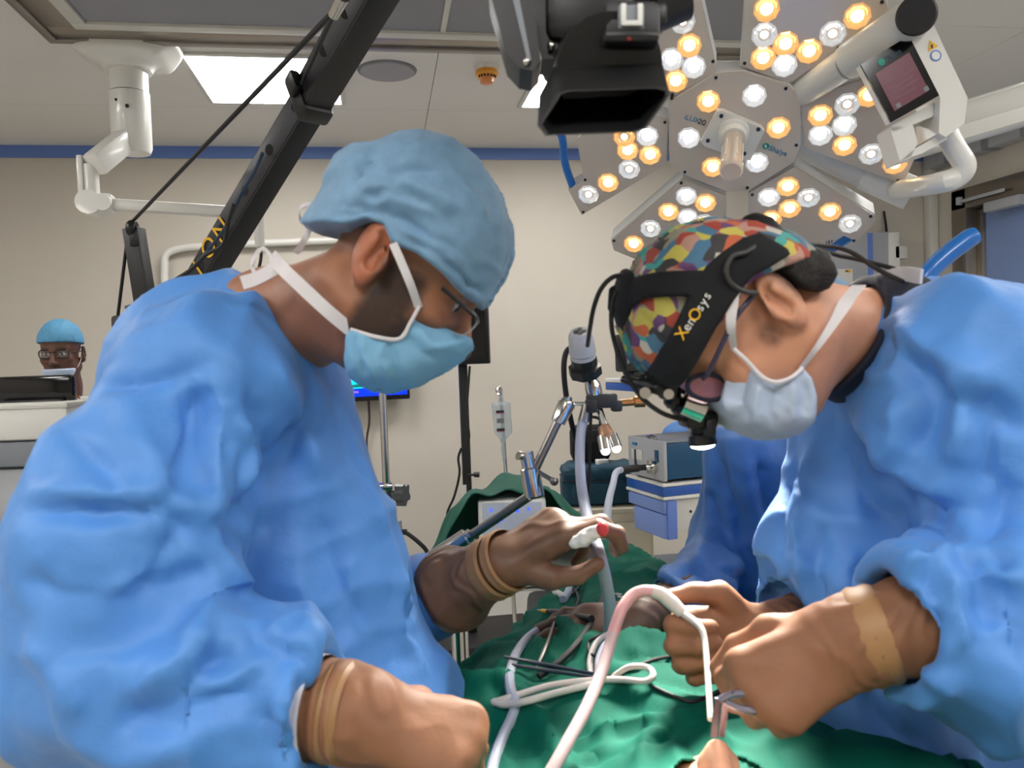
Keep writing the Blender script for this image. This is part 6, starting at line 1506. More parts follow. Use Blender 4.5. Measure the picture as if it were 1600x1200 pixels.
# gown
hipg = np.array([hipR[0], hipR[1], 0.98])
prR = [(P_(1455, 640, 0.98), P_(1640, 800, 1.02), 0.135, 0.16, 0.05), (P_(1640, 800, 1.02), hipg, 0.16, 0.175, 0.05), (hipg, down(hipg, 0.34), 0.175, 0.22, 0.06),
    (shR['n'], shR['f'], 0.100, 0.095, 0.06), (P_(1400, 560, 0.96), P_(1460, 610, 0.95), 0.068, 0.10, 0.05), (P_(1372, 640, 0.97), P_(1420, 700, 0.97), 0.078, 0.11, 0.05),
    (P_(1352, 735, 1.0), P_(1325, 880, 1.0), 0.088, 0.108, 0.05), (P_(1325, 880, 1.0), P_(1380, 1120, 0.98), 0.108, 0.115, 0.05), (P_(1380, 1120, 0.98), down(P_(1530, 1200, 1.0), 0.5), 0.115, 0.12, 0.06), (P_(1420, 720, 1.0), P_(1520, 1150, 1.02), 0.11, 0.13, 0.06), (P_(1520, 1150, 1.02), down(P_(1560, 1150, 1.03), 0.4), 0.13, 0.16, 0.06),
    (shR['n'], P_(1640, 820, 0.78), 0.092, 0.105, 0.03), (P_(1640, 820, 0.78), P_(1700, 980, 0.75), 0.105, 0.105, 0.02), (P_(1690, 985, 0.75), P_(1560, 985, 0.725), 0.105, 0.098, 0.02), (P_(1560, 985, 0.725), P_(1385, 985, 0.71), 0.092, 0.062, 0.02), (P_(1560, 1040, 0.72), P_(1535, 1075, 0.72), 0.06, 0.05, 0.02), (P_(1480, 930, 0.70), P_(1420, 900, 0.71), 0.04, 0.03, 0.015),
    (shR['f'], P_(1345, 930, 1.14), 0.075, 0.07, 0.03), (P_(1345, 930, 1.14), P_(1190, 965, 0.99), 0.066, 0.044, 0.02)]
axn = (at(1300, 1005, 0.705)-at(1460, 980, 0.72)); axn /= np.linalg.norm(axn)
axf = (at(1170, 972, 0.975)-at(1290, 950, 1.08)); axf /= np.linalg.norm(axf)
cutR = [(P_(1398, 975, 0.712), axn, 0.050, 0.095), (P_(1222, 958, 1.015), axf, 0.036, 0.08)]
linR = [([(1373,520),(1450,600),(1540,640),(1598,680)], 0.012, -0.010), ([(1390,500),(1470,560),(1560,600)], 0.016, 0.010), ([(1345,720),(1400,770),(1460,810),(1510,830)], 0.013, -0.012), ([(1350,690),(1420,740),(1500,790)], 0.016, 0.010), ([(1553,630),(1575,650),(1600,668)], 0.006, -0.007),
    ([(1440,540),(1450,640),(1430,720)], 0.014, -0.010), ([(1480,560),(1500,660),(1490,740)], 0.014, 0.010), ([(1540,600),(1545,700),(1530,780)], 0.012, -0.010), ([(1575,740),(1560,800),(1520,835)], 0.014, -0.012), ([(1390,620),(1400,680),(1380,740)], 0.012, 0.008),
    ([(1270,690),(1250,760),(1240,840),(1250,940)], 0.010, 0.010), ([(1240,700),(1215,800),(1212,880)], 0.008, -0.008), ([(1300,690),(1330,760),(1400,830)], 0.012, -0.010), ([(1285,800),(1270,900),(1280,980)], 0.008, -0.006), ([(1330,850),(1320,900),(1318,940)], 0.008, 0.006),
    ([(1400,860),(1450,880),(1500,850)], 0.010, 0.012), ([(1440,870),(1460,930),(1450,1000)], 0.012, -0.012), ([(1500,850),(1525,900),(1540,990)], 0.010, -0.012), ([(1480,870),(1490,950),(1510,1020)], 0.012, 0.010), ([(1400,1000),(1440,1040),(1500,1100)], 0.010, 0.008), ([(1545,840),(1560,870),(1590,880)], 0.008, -0.010), ([(1560,900),(1580,960),(1590,1050)], 0.014, -0.012), ([(1420,920),(1415,970),(1430,1020)], 0.008, -0.008),
    ([(1180,905),(1195,925),(1230,930)], 0.006, -0.006), ([(1190,890),(1205,910),(1225,900)], 0.006, 0.005), ([(1330,1080),(1380,1130),(1450,1170)], 0.012, -0.007), ([(1380,1060),(1400,1100),(1420,1180)], 0.012, 0.007)]
gownR = cloth('gown', prR, cutR, M['gown'], pR, 0.0056, 0.019, (8, 8, 7), 21, linR)
hn = hand_prims(at(1330, 1000, 0.735), vd(-0.84, 0.48, -0.05), vd(-0.25, -0.42, -0.85), 1.03, fw+up, ((70, 80, 50), (72, 85, 50), (76, 88, 50), (80, 90, 50)), (3, 1, -1, -3), ((0.55, 0.7, -0.5), (0.1, 0.9, -0.5), (-0.2, 0.9, -0.4)), 0.0015)
glove('glove', pR, hn, [(at(1330, 1000, 0.735), at(1355, 994, 0.73), 0.038, 0.040), (at(1355, 994, 0.73), at(1435, 976, 0.72), 0.040, 0.045)], bands=[(0.04, 0.026)], wrinkle=0.0008, seed=9)
hf = hand_prims(at(1195, 992, 0.965), vd(-1, 0.10, -0.02), vd(0.25, 0.05, 1), 1.02, up, ((62, 85, 55), (66, 88, 55), (70, 88, 55), (72, 88, 50)), (7, 1, -4, -9), ((0.8, 0.65, -0.1), (0.15, 1.0, -0.15), (-0.05, 1, -0.2)), 0.001)
glove('glove', pR, hf, [(at(1195, 992, 0.965), at(1215, 985, 0.985), 0.031, 0.032), (at(1215, 985, 0.985), at(1250, 968, 1.02), 0.032, 0.034)], bands=[], seed=12)

# ---------------- assistant behind the right surgeon
def front_head(px, py, d, s, yaw, nod=8):
    """a head seen from the front; yaw turns it to the right of the picture"""
    a = math.radians(yaw); b = math.radians(nod)
    fwd = (-fy*math.cos(a)+_r0*math.sin(a)); fwd = fwd*math.cos(b)-np.array([0, 0, 1.0])*math.sin(b)
    lat = np.cross(fwd, (0, 0, 1.0)); lat /= np.linalg.norm(lat); upv = np.cross(lat, fwd)
    return dict(c=at(px, py, d), F=np.array([lat, fwd, upv]), s=s, d=d)
fy = np.array([math.sin(YAW), math.cos(YAW), 0.0])
def capfn(q, z0=0.035, tilt=0.12, puff=1.0):
    d = el(q, (0, 0.018, 0.052), (0.083*puff, 0.100*puff, 0.094*puff))
    return smax(d, -(q[:, 2]-z0-tilt*q[:, 1]), 0.004)
def simple_mask(q, top=-0.02):
    d = el(q, (0, 0.055, -0.058), (0.064, 0.070, 0.066))
    return smax(smax(d, q[:, 2]-top-0.0*q[:, 1], 0.006), -(q[:, 1]-0.03), 0.006)
def plaincol(hairc, lips=True):
    def f_(q, C):
        C = C.copy(); n = vn(q*240, 3)
        m = np.c_[np.abs(q[:, 0]), q[:, 1:]]
        r = np.linalg.norm(m-[0.031, 0.083, 0.003], axis=1)
        ey = (r < 0.0132) & (np.abs(q[:, 2]-0.003) < 0.0055); C[ey] = np.array(rgb(200, 195, 190)[:3])
        ir = ey & (np.abs(m[:, 0]-0.031) < 0.0055); C[ir] = np.array(rgb(25, 18, 15)[:3])
        eb = np.clip(1-np.abs(q[:, 2]-0.0255)/0.006, 0, 1)*np.clip((m[:, 0]-0.01)/0.006, 0, 1)*np.clip((0.05-m[:, 0])/0.008, 0, 1)*(q[:, 1] > 0.06)
        C = C*(1-eb[:, None]*0.8)+np.array(hairc[:3])*eb[:, None]*0.8
        mo_ = np.clip(1-np.abs(q[:, 2]+0.0655)/0.0025, 0, 1)*(m[:, 0] < 0.022)*(q[:, 1] > 0.08); C = C*(1-mo_[:, None]*0.7)+np.array(rgb(215, 205, 200)[:3])*mo_[:, None]*0.7
        ms = np.clip(1-np.abs(q[:, 2]+0.051)/0.006, 0, 1)*(m[:, 0] < 0.026)*(q[:, 1] > 0.08)*0.75; C = C*(1-ms[:, None])+np.array(hairc[:3])*ms[:, None]
        h_ = np.clip((q[:, 2]-0.0)/0.02, 0, 1)*np.clip((0.02-q[:, 1])/0.02, 0, 1)*(0.6+0.5*n); h_ = np.clip(h_, 0, 1)
        return C*(1-h_[:, None]*0.85)+np.array(hairc[:3])*h_[:, None]*0.85
    return f_
dA3 = 1.52
HA = front_head(1290, 545, dA3+0.03, 1.05, -45, 30)
pA = thing('person', 'assistant in darker blue gown standing behind the right surgeon, gloved hand on drape', 'person', at(1230, 900, dA3)*[1, 1, 0])
hipA = at(1240, 1060, dA3); hipA[2] = 0.93
JA = stand(at(1260, 720, dA3), hipA, faceR*0.8-fy*0.5, dict(n=at(1185, 725, dA3-0.07), f=at(1380, 710, dA3+0.08)), dict(n=at(1128, 865, 1.445), f=at(1400, 900, dA3)), dict(n=at(1040, 975, 1.36), f=at(1300, 960, 1.40)))
body(pA, HA, at(1270, 650, dA3), JA, SK_T, plaincol(rgb(25, 22, 22)))
blob('surgical_cap', HA, lambda q: capfn(q, puff=1.05), M['cap'], pA, 0.005, 0.2, lambda q: 0.002*(ridged(q, np.array((20, 20, 20)), 2)-0.3), off=(0, 0.02, 0.05))
blob('face_mask', HA, simple_mask, M['maskblue'], pA, 0.004, 0.17, None, off=(0, 0.05, -0.05))
hg = np.array([hipA[0], hipA[1], 0.98])
prA = [(P_(1235, 735, dA3), hg, 0.15, 0.17, 0.05), (hg, down(hg, 0.32), 0.17, 0.22, 0.06), (P_(1170, 715, dA3-0.1), P_(1380, 710, dA3+0.08), 0.075, 0.08, 0.05), (P_(1260, 665, dA3), P_(1260, 720, dA3), 0.07, 0.11, 0.05),
    (P_(1160, 720, dA3-0.1), P_(1140, 850, dA3-0.06), 0.062, 0.072, 0.03), (P_(1140, 850, dA3-0.06), P_(1098, 910, 1.36), 0.066, 0.054, 0.02), (P_(1100, 905, 1.36), P_(1058, 930, 1.29), 0.055, 0.042, 0.02), (P_(1390, 720, dA3+0.05), P_(1390, 900, dA3), 0.075, 0.07, 0.03), (P_(1390, 900, dA3), P_(1310, 950, 1.42), 0.065, 0.05, 0.02)]
axa = at(1020, 960, 1.25)-at(1092, 912, 1.34); axa /= np.linalg.norm(axa)
axb = at(1300, 960, 1.40)-at(1390, 900, dA3); axb /= np.linalg.norm(axb)
linA = [([(1110,690),(1125,760),(1180,880),(1215,930)], 0.012, -0.012), ([(1150,690),(1170,780),(1205,900)], 0.014, 0.010), ([(1185,700),(1200,790),(1225,900)], 0.010, -0.010), ([(1100,760),(1120,820),(1170,870)], 0.010, -0.010), ([(1100,830),(1090,870),(1120,910)], 0.010, 0.008), ([(1060,900),(1085,885),(1120,900)], 0.008, -0.008), ([(1120,880),(1150,890),(1170,920)], 0.008, -0.010), ([(1150,760),(1195,745),(1200,740)], 0.006, -0.005)]
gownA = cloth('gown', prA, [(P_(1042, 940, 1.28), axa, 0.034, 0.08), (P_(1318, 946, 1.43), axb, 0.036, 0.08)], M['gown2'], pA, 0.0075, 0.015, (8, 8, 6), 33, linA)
ha_ = hand_prims(at(1005, 968, 1.215), vd(-1, 0.10, 0.02), vd(0.05, -0.9, -0.45), 0.98, -fw, ((8, 22, 20), (5, 20, 18), (6, 22, 20), (10, 25, 20)), (10, 2, -5, -12), ((0.8, 0.7, -0.15), (0.4, 0.95, -0.2), (0.2, 1, -0.2)), 0.0008)
gv_d = mat('darker_brown_glove', rgb(98, 70, 54), 0.5, noise=0.1, nscale=35, bump=0.1, bscale=90)
glove('glove', pA, ha_, [(at(1005, 968, 1.215), at(1030, 952, 1.245), 0.029, 0.030), (at(1030, 952, 1.245), at(1065, 926, 1.30), 0.030, 0.031)], gv_d, bands=[], wrinkle=0.0022, seed=17)
hb_2 = hand_prims(at(1285, 972, 1.39), vd(-0.8, 0.5, -0.3), vd(-0.3, -0.9, 0), 1.05, -fw, ((15, 25, 20),)*4, (8, 2, -4, -10))
glove('glove', pA, hb_2, [(at(1285, 972, 1.39), at(1300, 960, 1.40), 0.031, 0.032), (at(1300, 960, 1.40), at(1350, 925, 1.45), 0.032, 0.033)], gv_d, bands=[], seed=18)

# ---------------- man watching from behind the anaesthesia machine
dB = 3.25
HB_ = front_head(99, 553, dB, 0.95, 8, 2)
pB = thing('person', 'man in blue cap and glasses smiling over a lowered mask at far left', 'person', at(99, 900, dB)*[1, 1, 0])
nkB = at(99, 605, dB+0.03); chB = at(99, 690, dB+0.03); hpB = at(99, 850, dB+0.03); hpB[2] = 0.85
JB = stand(chB, hpB, -fy, dict(n=at(30, 655, dB), f=at(168, 655, dB)), dict(n=at(22, 770, dB), f=at(176, 770, dB)), dict(n=at(60, 850, dB-0.12), f=at(140, 850, dB-0.12)))
body(pB, HB_, nkB, JB, SK_B, plaincol(rgb(18, 15, 14)))
blob('surgical_cap', HB_, lambda q: capfn(q, 0.042, 0.10, 1.03), mat('teal_blue_cap', rgb(78, 140, 178), 0.7, noise=0.1, nscale=80), pB, 0.004, 0.19, lambda q: 0.002*(ridged(q, np.array((26, 26, 26)), 2)-0.3), off=(0, 0.02, 0.05))
mkB = blob('face_mask', HB_, lambda q: simple_mask(q, -0.060), M['maskwhite'], pB, 0.0035, 0.16, None, off=(0, 0.05, -0.07))
for s_ in (-1, 1):
    part('mask_tie', G().ribbon([hl(HB_, (s_*0.055, 0.045, -0.08)), hl(HB_, (s_*0.07, 0.025, -0.045)), hl(HB_, (s_*0.078, 0.0, 0.0))], 0.004, HB_['F'][1], 0.002), M['strap'], mkB)
gb = part('spectacles', G().tube([hl(HB_, (-0.012, 0.106, 0.008)), hl(HB_, (0, 0.109, 0.011)), hl(HB_, (0.012, 0.106, 0.008))], 0.0022, 8), M['black'], pB)
for s_ in (-1, 1):
    rr = [hl(HB_, (s_*0.034+0.0235*np.sign(math.cos(a))*abs(math.cos(a))**0.6, 0.103-0.006*abs(math.cos(a)), 0.002+0.0165*np.sign(math.sin(a))*abs(math.sin(a))**0.6)) for a in np.linspace(0, 2*math.pi, 17)]
    part('spectacle_rim', G().tube(rr, 0.0026, 8, 2), M['black'], gb); part('spectacle_lens', G().prism(rr[:-1], HB_['F'][1]*0.001), M['lens'], gb)
    part('spectacle_arm', G().tube([hl(HB_, (s_*0.057, 0.098, 0.006)), hl(HB_, (s_*0.074, 0.06, 0.008)), hl(HB_, (s_*0.08, 0.0, 0.012))], 0.0022, 8), M['black'], gb)
hg = np.array([hpB[0], hpB[1], 0.95])
prB = [(chB, hg, 0.125, 0.15, 0.05), (hg, down(hg, 0.5), 0.15, 0.17, 0.05), (JB['shn'], JB['shf'], 0.06, 0.06, 0.05), (JB['shn'], JB['eln'], 0.06, 0.058, 0.03), (JB['shf'], JB['elf'], 0.06, 0.058, 0.03)]
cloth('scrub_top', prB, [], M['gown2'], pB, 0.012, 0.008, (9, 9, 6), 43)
# ------------------------------------------------------------------ operating table, patient, drapes
NT = at(1120, 1158, 0.745)          # tip of the patient's nose
def xc(y): return NT[0]+0.2*(y-NT[1])
def zdrape(x, y):
    x = np.asarray(x, float); y = np.asarray(y, float)
    z = np.interp(y, [0.35, 0.6, 0.8, 0.95, 1.2, 1.5, 1.85, 1.98, 2.2], [1.0, 1.01, 1.0, 1.00, 1.005, 0.985, 0.955, 0.9, 0.5])
    v = np.abs(x-xc(y)); k = np.interp(y, [0.5, 1.1, 1.5, 1.8], [0.3, 0.5, 2.0, 5.0]); w = np.interp(y, [0.5, 1.2, 1.8], [0.30, 0.30, 0.26])
    z = z-k*np.minimum(v, w)**2-3.0*np.maximum(v-w, 0)
    P = np.c_[x.ravel(), y.ravel(), 0*x.ravel()]
    n = (ridged(P, np.array((9, 6, 1)), 5)*0.022+ridged(P, np.array((20, 13, 1)), 8)*0.008+(vn(P*5, 2)-0.5)*0.03).reshape(z.shape)
    return np.maximum(z+n-0.012, 0.45)
def ondrape(px, py, lift=0.004):
    v = ray(px, py); t = np.linspace(0.55, 2.4, 800); P = CAM+t[:, None]*v
    below = P[:, 2] < zdrape(P[:, 0], P[:, 1])
    i = int(np.argmax(below)) if below.any() else 500
    return P[i]+np.array([0, 0, lift])
tb_c = np.array([xc(1.2), 1.2, 0])
tb = thing('operating_table', 'operating table under the green drapes between the surgeons', 'operating table', tb_c)
T3 = fr((0.2, 1, 0), z=(0, 0, 1))
part('table_top', G().box(tb_c+[0, 0, 0.70], (1.7, 0.42, 0.06), T3, bev=0.01), M['darksteel'], tb)
part('mattress', G().box(tb_c+[0, 0, 0.765], (1.68, 0.42, 0.07), T3, bev=0.02), M['black'], tb)
part('table_column', G().box(tb_c+[0, 0, 0.37], (0.32, 0.26, 0.6), T3, bev=0.02), M['steel'], tb)
part('table_base', G().box(tb_c+[0, 0, 0.05], (0.9, 0.44, 0.1), T3, bev=0.02), M['steel'], tb)
# patient, lying on the back with the head towards the near end
hfw = np.array([0.0, 0.12, 1.0]); hfw /= np.linalg.norm(hfw); hup = -T3[0]; hup = hup-hfw*np.dot(hup, hfw); hup /= np.linalg.norm(hup)
HP = dict(F=np.array([np.cross(hfw, hup), hfw, hup]), s=1.0); HP['c'] = NT-(np.array([0, 0.132, -0.034]))@HP['F']
pat = thing('person', 'patient lying under green drapes with only the brightly lit nose uncovered', 'person', np.array([NT[0], NT[1], 0.8]))
ch = HP['c']+T3[0]*0.45; ch[2] = 0.89; hp = HP['c']+T3[0]*0.85; hp[2] = 0.88
def patf(P):
    d = head_sdf(hq(HP, P))
    d = smin(d, rc(P, HP['c']+T3[0]*0.06-[0, 0, 0.01], ch-T3[0]*0.12, 0.055, 0.07), 0.03)
    d = smin(d, el(P, ch, (0.26, 0.17, 0.095), T3), 0.05); d = smin(d, el(P, hp, (0.22, 0.16, 0.085), T3), 0.05)
    for s_ in (-1, 1):
        d = smin(d, rc(P, hp+T3[1]*s_*0.07, hp+T3[1]*s_*0.06+T3[0]*0.22-[0, 0, 0.01], 0.065, 0.05), 0.03)
        d = smin(d, rc(P, ch+T3[1]*s_*0.16-T3[0]*0.15, ch+T3[1]*s_*0.2+T3[0]*0.12-[0, 0, 0.03], 0.042, 0.036), 0.03)
        d = smin(d, rc(P, ch+T3[1]*s_*0.2+T3[0]*0.12-[0, 0, 0.03], hp+T3[1]*s_*0.18-T3[0]*0.1-[0, 0, 0.03], 0.036, 0.026), 0.02)
    return d
Vp, Qp = sculpt(patf, (NT[0]-0.4, NT[1]-0.22, 0.74), (NT[0]+0.6, NT[1]+1.25, 1.08), 0.005)
link_mesh('body', Vp, Qp, M['skinhead'], pat, col=np.tile(np.array(rgb(240, 178, 146)[:3]), (len(Vp), 1)), sharp=0)  # skin tone lightened to stand in for the lamp's glare

def sheet(nm, lab, x0, x1, y0, y1, h, zf, m, hole=None, lines=(), up_=0.0):
    nx, ny = int((x1-x0)/h)+1, int((y1-y0)/h)+1
    X, Y = np.meshgrid(np.linspace(x0, x1, nx), np.linspace(y0, y1, ny)); X = X+0.2*(Y-NT[1])
    Z = zf(X, Y)+up_
    V = np.c_[X.ravel(), Y.ravel(), Z.ravel()]
    i = np.arange(nx*ny).reshape(ny, nx); Q = np.stack([i[:-1, :-1].ravel(), i[:-1, 1:].ravel(), i[1:, 1:].ravel(), i[1:, :-1].ravel()], 1)
    if lines: V = creases(V, Q, lines)
    if hole is not None: Q = Q[~hole(V[Q].mean(1))]
    g = G(); g.v = V.tolist(); g.f = Q.tolist(); g.m = [0]*len(Q)
    ob = single(nm, g, m, lab, 'drape', sharp=0)
    so = ob.modifiers.new('thickness', 'SOLIDIFY'); so.thickness = 0.002; so.offset = 1
    return ob
dl = [([(560,1085),(650,1040),(740,1010),(860,1000)], 0.016, 0.012), ([(680,1030),(760,1000),(840,1000)], 0.012, -0.010), ([(700,1040),(800,1030),(900,1045)], 0.016, -0.010), ([(690,1062),(760,1052),(820,1062)], 0.014, 0.010),
      ([(720,985),(790,955),(860,960),(900,975)], 0.014, 0.012), ([(740,965),(800,940),(870,950)], 0.010, -0.010), ([(800,950),(860,915),(910,890)], 0.016, 0.010), ([(930,890),(990,930),(1040,960)], 0.012, 0.010), ([(900,880),(905,920),(890,960)], 0.010, -0.010),
      ([(960,960),(1010,945),(1050,960)], 0.010, -0.012), ([(960,1000),(1000,985),(1050,1000)], 0.016, 0.010), ([(960,1025),(1010,1015),(1060,1030)], 0.012, -0.008), ([(1000,1050),(1060,1060),(1110,1080)], 0.014, -0.008)]
main = sheet('surgical_drape', 'large dark green drape covering the patient body between the surgeons', NT[0]-0.46, NT[0]+0.46, 0.62, 2.12, 0.0075, zdrape, M['drape'], None, dl)
so_h = lambda x, y: np.exp(-(((x-NT[0])/0.105)**2+((y-NT[1]+0.05)/0.13)**2))
def znear(x, y):
    z = zdrape(x, y)
    P = np.c_[np.ravel(x), np.ravel(y), 0*np.ravel(x)]
    z2 = 0.985+0.045*so_h(x, y)+0.008*(ridged(P, np.array((12, 9, 1)), 15)).reshape(z.shape)-3.0*np.maximum(np.abs(x-xc(y))-0.27, 0)-2.2*np.maximum(0.50-y, 0)
    z2 = np.where(y > 0.80, z2-0.5*np.maximum(y-0.80, 0), z2)
    return np.maximum(np.maximum(z+0.004, z2), 0.5)
sheet('head_drape', 'bright lit green sheet around the patient face at bottom centre', NT[0]-0.40, NT[0]+0.40, 0.36, 0.86, 0.0045, znear, M['drape'], lambda C: (np.hypot((C[:, 0]-NT[0])/0.046, (C[:, 1]-NT[1]+0.016)/0.056) < 1), [([(900,1090),(965,1095),(1010,1120),(1060,1140)], 0.014, 0.012), ([(1000,1200),(1010,1150),(1050,1145)], 0.010, 0.008), ([(780,1130),(860,1140),(950,1200)], 0.016, -0.008)])
# hoses and cables lying on the drape
def lay(nm, lab, cat, pts, r, m, lift=None, n=10, group=None, smooth=6):
    P = [ondrape(x, y, (r if lift is None else lift)) for x, y in pts]
    return single(nm, G().tube(P, r, n, smooth), m, lab, cat, group)
lay('hose', 'thick white hose curving in a large arc on left of the drape', 'hose', [(860,978),(850,986),(825,1003),(806,1030),(797,1060),(798,1085),(806,1108),(800,1130),(786,1160),(772,1200),(765,1240)], 0.0065, M['hose'])
lay('hose', 'flat white tubing loop lying across the middle of the drape', 'hose', [(770,1113),(800,1104),(860,1086),(920,1078),(970,1077),(1008,1080),(1021,1070),(1012,1058),(985,1057),(965,1068),(955,1078)], 0.0040, M['hosewhite'], 0.012)
lay('hose', 'second flat white tubing strand doubling the loop at lower left of drape', 'hose', [(772,1110),(792,1115),(830,1108),(880,1094),(930,1082)], 0.0045, M['hosewhite'], 0.011)
lay('hose', 'short white tube bundle strand beside the pink suction tube, left one', 'hose', [(924,1064),(922,1040),(930,1015),(945,1000),(958,998)], 0.0042, M['hosewhite'], 0.006)
lay('hose', 'short white tube bundle strand beside the pink suction tube, right one', 'hose', [(934,1064),(934,1040),(944,1016),(960,1004)], 0.0038, M['hose'], 0.007)
lay('hose', 'wavy white hose at the far end of the drape', 'hose', [(925,868),(916,880),(914,895),(922,900),(905,905),(893,918),(888,932),(880,944)], 0.0072, M['hose'], 0.008)
lay('hose', 'short white hose under black wires at far left of drape', 'hose', [(848,900),(853,915),(862,925),(876,934),(884,940)], 0.0060, M['hosewhite'], 0.006)
lay('cable', 'thick black cable running diagonally over the drape to the endoscope', 'cable', [(950,905),(944,935),(930,968),(905,1008),(875,1040),(842,1064)], 0.0046, M['rubber'], 0.006)
lay('cable', 'looping thin black wire on the far part of the drape', 'cable', [(798,921),(820,915),(850,911),(880,914),(898,925),(904,940),(900,952)], 0.0024, M['rubber'], 0.004)
lay('cable', 'second thin black wire beneath the looping wire', 'cable', [(800,924),(840,920),(870,930),(888,934),(905,920),(912,910)], 0.0022, M['rubber'], 0.003)
lay('cable', 'black wire curving toward the right surgeon fingers', 'cable', [(940,1066),(985,1050),(1020,1036),(1050,1031),(1075,1034)], 0.0026, M['rubber'], 0.004)
lay('cable', 'black wire sagging under the suction cannula', 'cable', [(1020,1078),(1050,1092),(1080,1102),(1105,1094),(1130,1082)], 0.0026, M['rubber'], 0.004)
lay('cable', 'small black wire loop by the white tube bundle', 'cable', [(948,998),(930,1005),(920,1015),(922,1030),(935,1036)], 0.0022, M['rubber'], 0.008)
for k, (pts, lab) in enumerate((([(868,982),(858,1015),(846,1044),(838,1062)], 'grey forceps arm lying left of the thick black cable'), ([(788,1042),(850,1054),(930,1070)], 'long thin grey forceps crossing the thick black cable, upper one'), ([(800,1055),(870,1066),(935,1076)], 'long thin grey forceps crossing the thick black cable, lower one'))):
    single('forceps', G().tube([ondrape(x, y, 0.014) for x, y in pts], [0.0022, 0.003, 0.0022], 8, 4), M['darkprint'] if k else M['darksteel'], lab, 'instrument', 'forceps on the drape')
dpn = thing('diathermy_pen', 'black diathermy pen with yellow tip lying on the drape', 'instrument', ondrape(870, 974))
P0_, P1_ = ondrape(856, 969, 0.014), ondrape(925, 984, 0.016)
pax = (P1_-P0_)/np.linalg.norm(P1_-P0_)
part('pen_body', G().rings([(P0_, 0.004), (P0_+pax*0.02, 0.0065), (P1_, 0.006)], 14), M['black'], dpn)
part('pen_tip', G().rings([(P0_-pax*0.016, 0.0028), (P0_+pax*0.001, 0.0035)], 10), M['yellow'], dpn)
part('pen_blade', G().rings([(P0_-pax*0.028, 0.0012), (P0_-pax*0.015, 0.0016)], 8), M['chrome'], dpn)
# marks printed on the drape
for k, pl_ in enumerate(([(1000,934),(1006,944),(1011,936)], [(1010,948),(1007,954),(1013,962)], [(1016,950),(1014,957),(1019,963)], [(945,933),(960,931),(972,933)], [(965,935),(975,937),(985,936)])):
    ob = single('drape_print', G().ribbon([ondrape(x, y, 0.004) for x, y in pl_], 0.004, T3[1], 0.0006, 4), M['whiteprint'], ['white printed v shaped mark on the green drape beside right surgeon fingers', 'white printed stroke on the drape below the v shaped mark', 'white printed stroke on the drape nearest the right surgeon thumb', 'long white printed line on the drape beside the black cable', 'short white printed line on the drape right of the long line'][k], 'print', 'white printed marks on the drape')
# suction tube with pink fluid, in the right surgeon's hand
M['hosegrey'] = mat('greyish_suction_tube', rgb(182, 160, 162), 0.3, sub=0.2, noise=0.08, nscale=20)
st = thing('suction_tube', 'pink tinted suction tube arching from right surgeon fingers over the drape', 'hose', at(870, 1190, 0.78))
part('tube_body', G().tube([at(966, 966, 0.913), at(958, 990, 0.904), at(950, 1018, 0.89), at(936, 1060, 0.86), at(915, 1108, 0.82), at(888, 1158, 0.78), at(862, 1205, 0.75), at(835, 1250, 0.73)], 0.0068, 14), M['hosegrey'], st)
part('tube_fluid', G().tube([at(1052, 944, 0.93), at(1036, 930, 0.93), at(1012, 923, 0.93), at(990, 929, 0.93), at(974, 948, 0.92), at(966, 966, 0.913), at(958, 990, 0.904)], 0.0068, 14), M['hosepink'], st)
part('tube_sleeve', G().tube([at(1018, 923, 0.93), at(1034, 929, 0.93), at(1050, 942, 0.925), at(1066, 958, 0.92)], [0.0072, 0.0080, 0.0085, 0.0070], 14), M['hosewhite'], st)
part('cannula', G().tube([at(1066, 958, 0.92), at(1086, 972, 0.90), at(1097, 985, 0.885), at(1102, 1010, 0.87), at(1106, 1060, 0.83), at(1110, 1124, 0.775)], [0.0045, 0.0042, 0.0036, 0.0034, 0.0032, 0.0030], 12), M['hosewhite'], st)
sp_ = thing('nasal_speculum', 'shiny metal speculum blades standing in the patient nostril', 'instrument', at(1118, 1150, 0.75))
clrm = mat('violet_steel', rgb(170, 168, 190), 0.2, 0.85)
part('blade', G().prism([at(1118, 1092, 0.73), at(1126, 1090, 0.73), at(1120, 1152, 0.745), at(1110, 1152, 0.745)], fw*0.003), clrm, sp_)
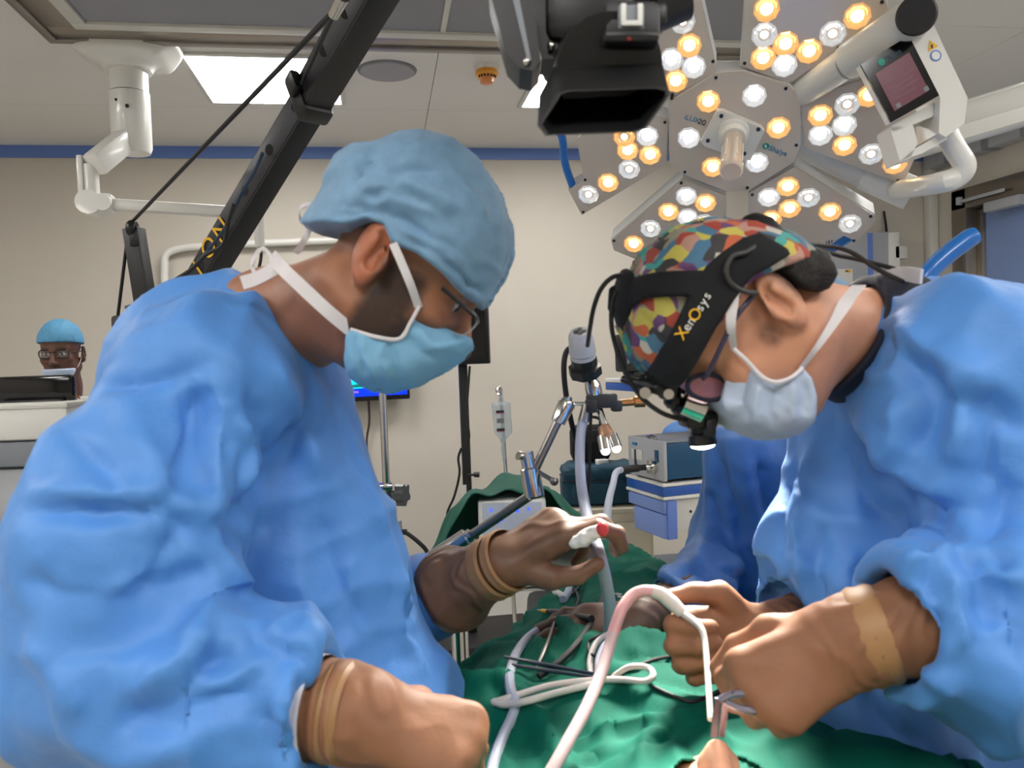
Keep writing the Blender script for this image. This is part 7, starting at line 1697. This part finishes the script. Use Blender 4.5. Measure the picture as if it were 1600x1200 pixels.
part('blade', G().prism([at(1130, 1092, 0.725), at(1140, 1100, 0.725), at(1132, 1152, 0.745), at(1122, 1152, 0.745)], fw*0.003), clrm, sp_)
part('handle', G().tube([at(1124, 1094, 0.727), at(1150, 1084, 0.725), at(1190, 1085, 0.725), at(1230, 1090, 0.725)], 0.0035, 10), clrm, sp_)
part('handle', G().tube([at(1134, 1098, 0.725), at(1160, 1108, 0.72), at(1195, 1112, 0.72), at(1230, 1108, 0.72)], 0.0035, 10), clrm, sp_)
# gauze held in the left surgeon's far hand
gz = thing('gauze', 'crumpled white gauze with red stain in left surgeon fingers', 'gauze', at(920, 850, 1.05))
gc = [at(x, y, 1.035) for x, y in ((898, 848), (912, 842), (926, 834), (936, 829))]
def gzf(P):
    d = rc(P, gc[0], gc[1], 0.007, 0.009); d = smin(d, rc(P, gc[1], gc[2], 0.009, 0.009), 0.006); return smin(d, rc(P, gc[2], gc[3], 0.008, 0.007), 0.006)+0.003*(vn(P*180, 4)-0.5)
Vg, Qg = sculpt(gzf, np.min(gc, 0)-0.03, np.max(gc, 0)+0.03, 0.002)
link_mesh('gauze_body', Vg, Qg, M['whiteprint'], gz, sharp=0)
part('red_stain', G().ball(at(941, 827, 1.03), (0.0085, 0.0085, 0.010), 12), mat('blood_red', rgb(205, 60, 62), 0.5), gz)
# blue padded bar rising behind the right surgeon
bh_ = thing('blue_rail', 'bright blue curved grip bar rising behind right surgeon shoulder', 'handle', at(1450, 900, 1.45)*[1, 1, 0])
part('grip', G().tube([at(1440, 450, 1.38), at(1452, 425, 1.38), at(1480, 398, 1.38), at(1512, 374, 1.38), at(1524, 368, 1.38)], [0.014, 0.016, 0.0165, 0.0165, 0.015], 14), M['bluehandle'], bh_)
q = at(1440, 450, 1.38)
part('grip_post', G().tube([q, q+[0.01, 0, -0.1], [q[0]+0.02, q[1], 0.6], [q[0]+0.02, q[1], 0.03]], 0.012, 12), M['chrome'], bh_)
part('post_base', G().rings([(np.array([q[0]+0.02, q[1], 0]), 0.14), (np.array([q[0]+0.02, q[1], 0.03]), 0.13)], 24), M['darksteel'], bh_)
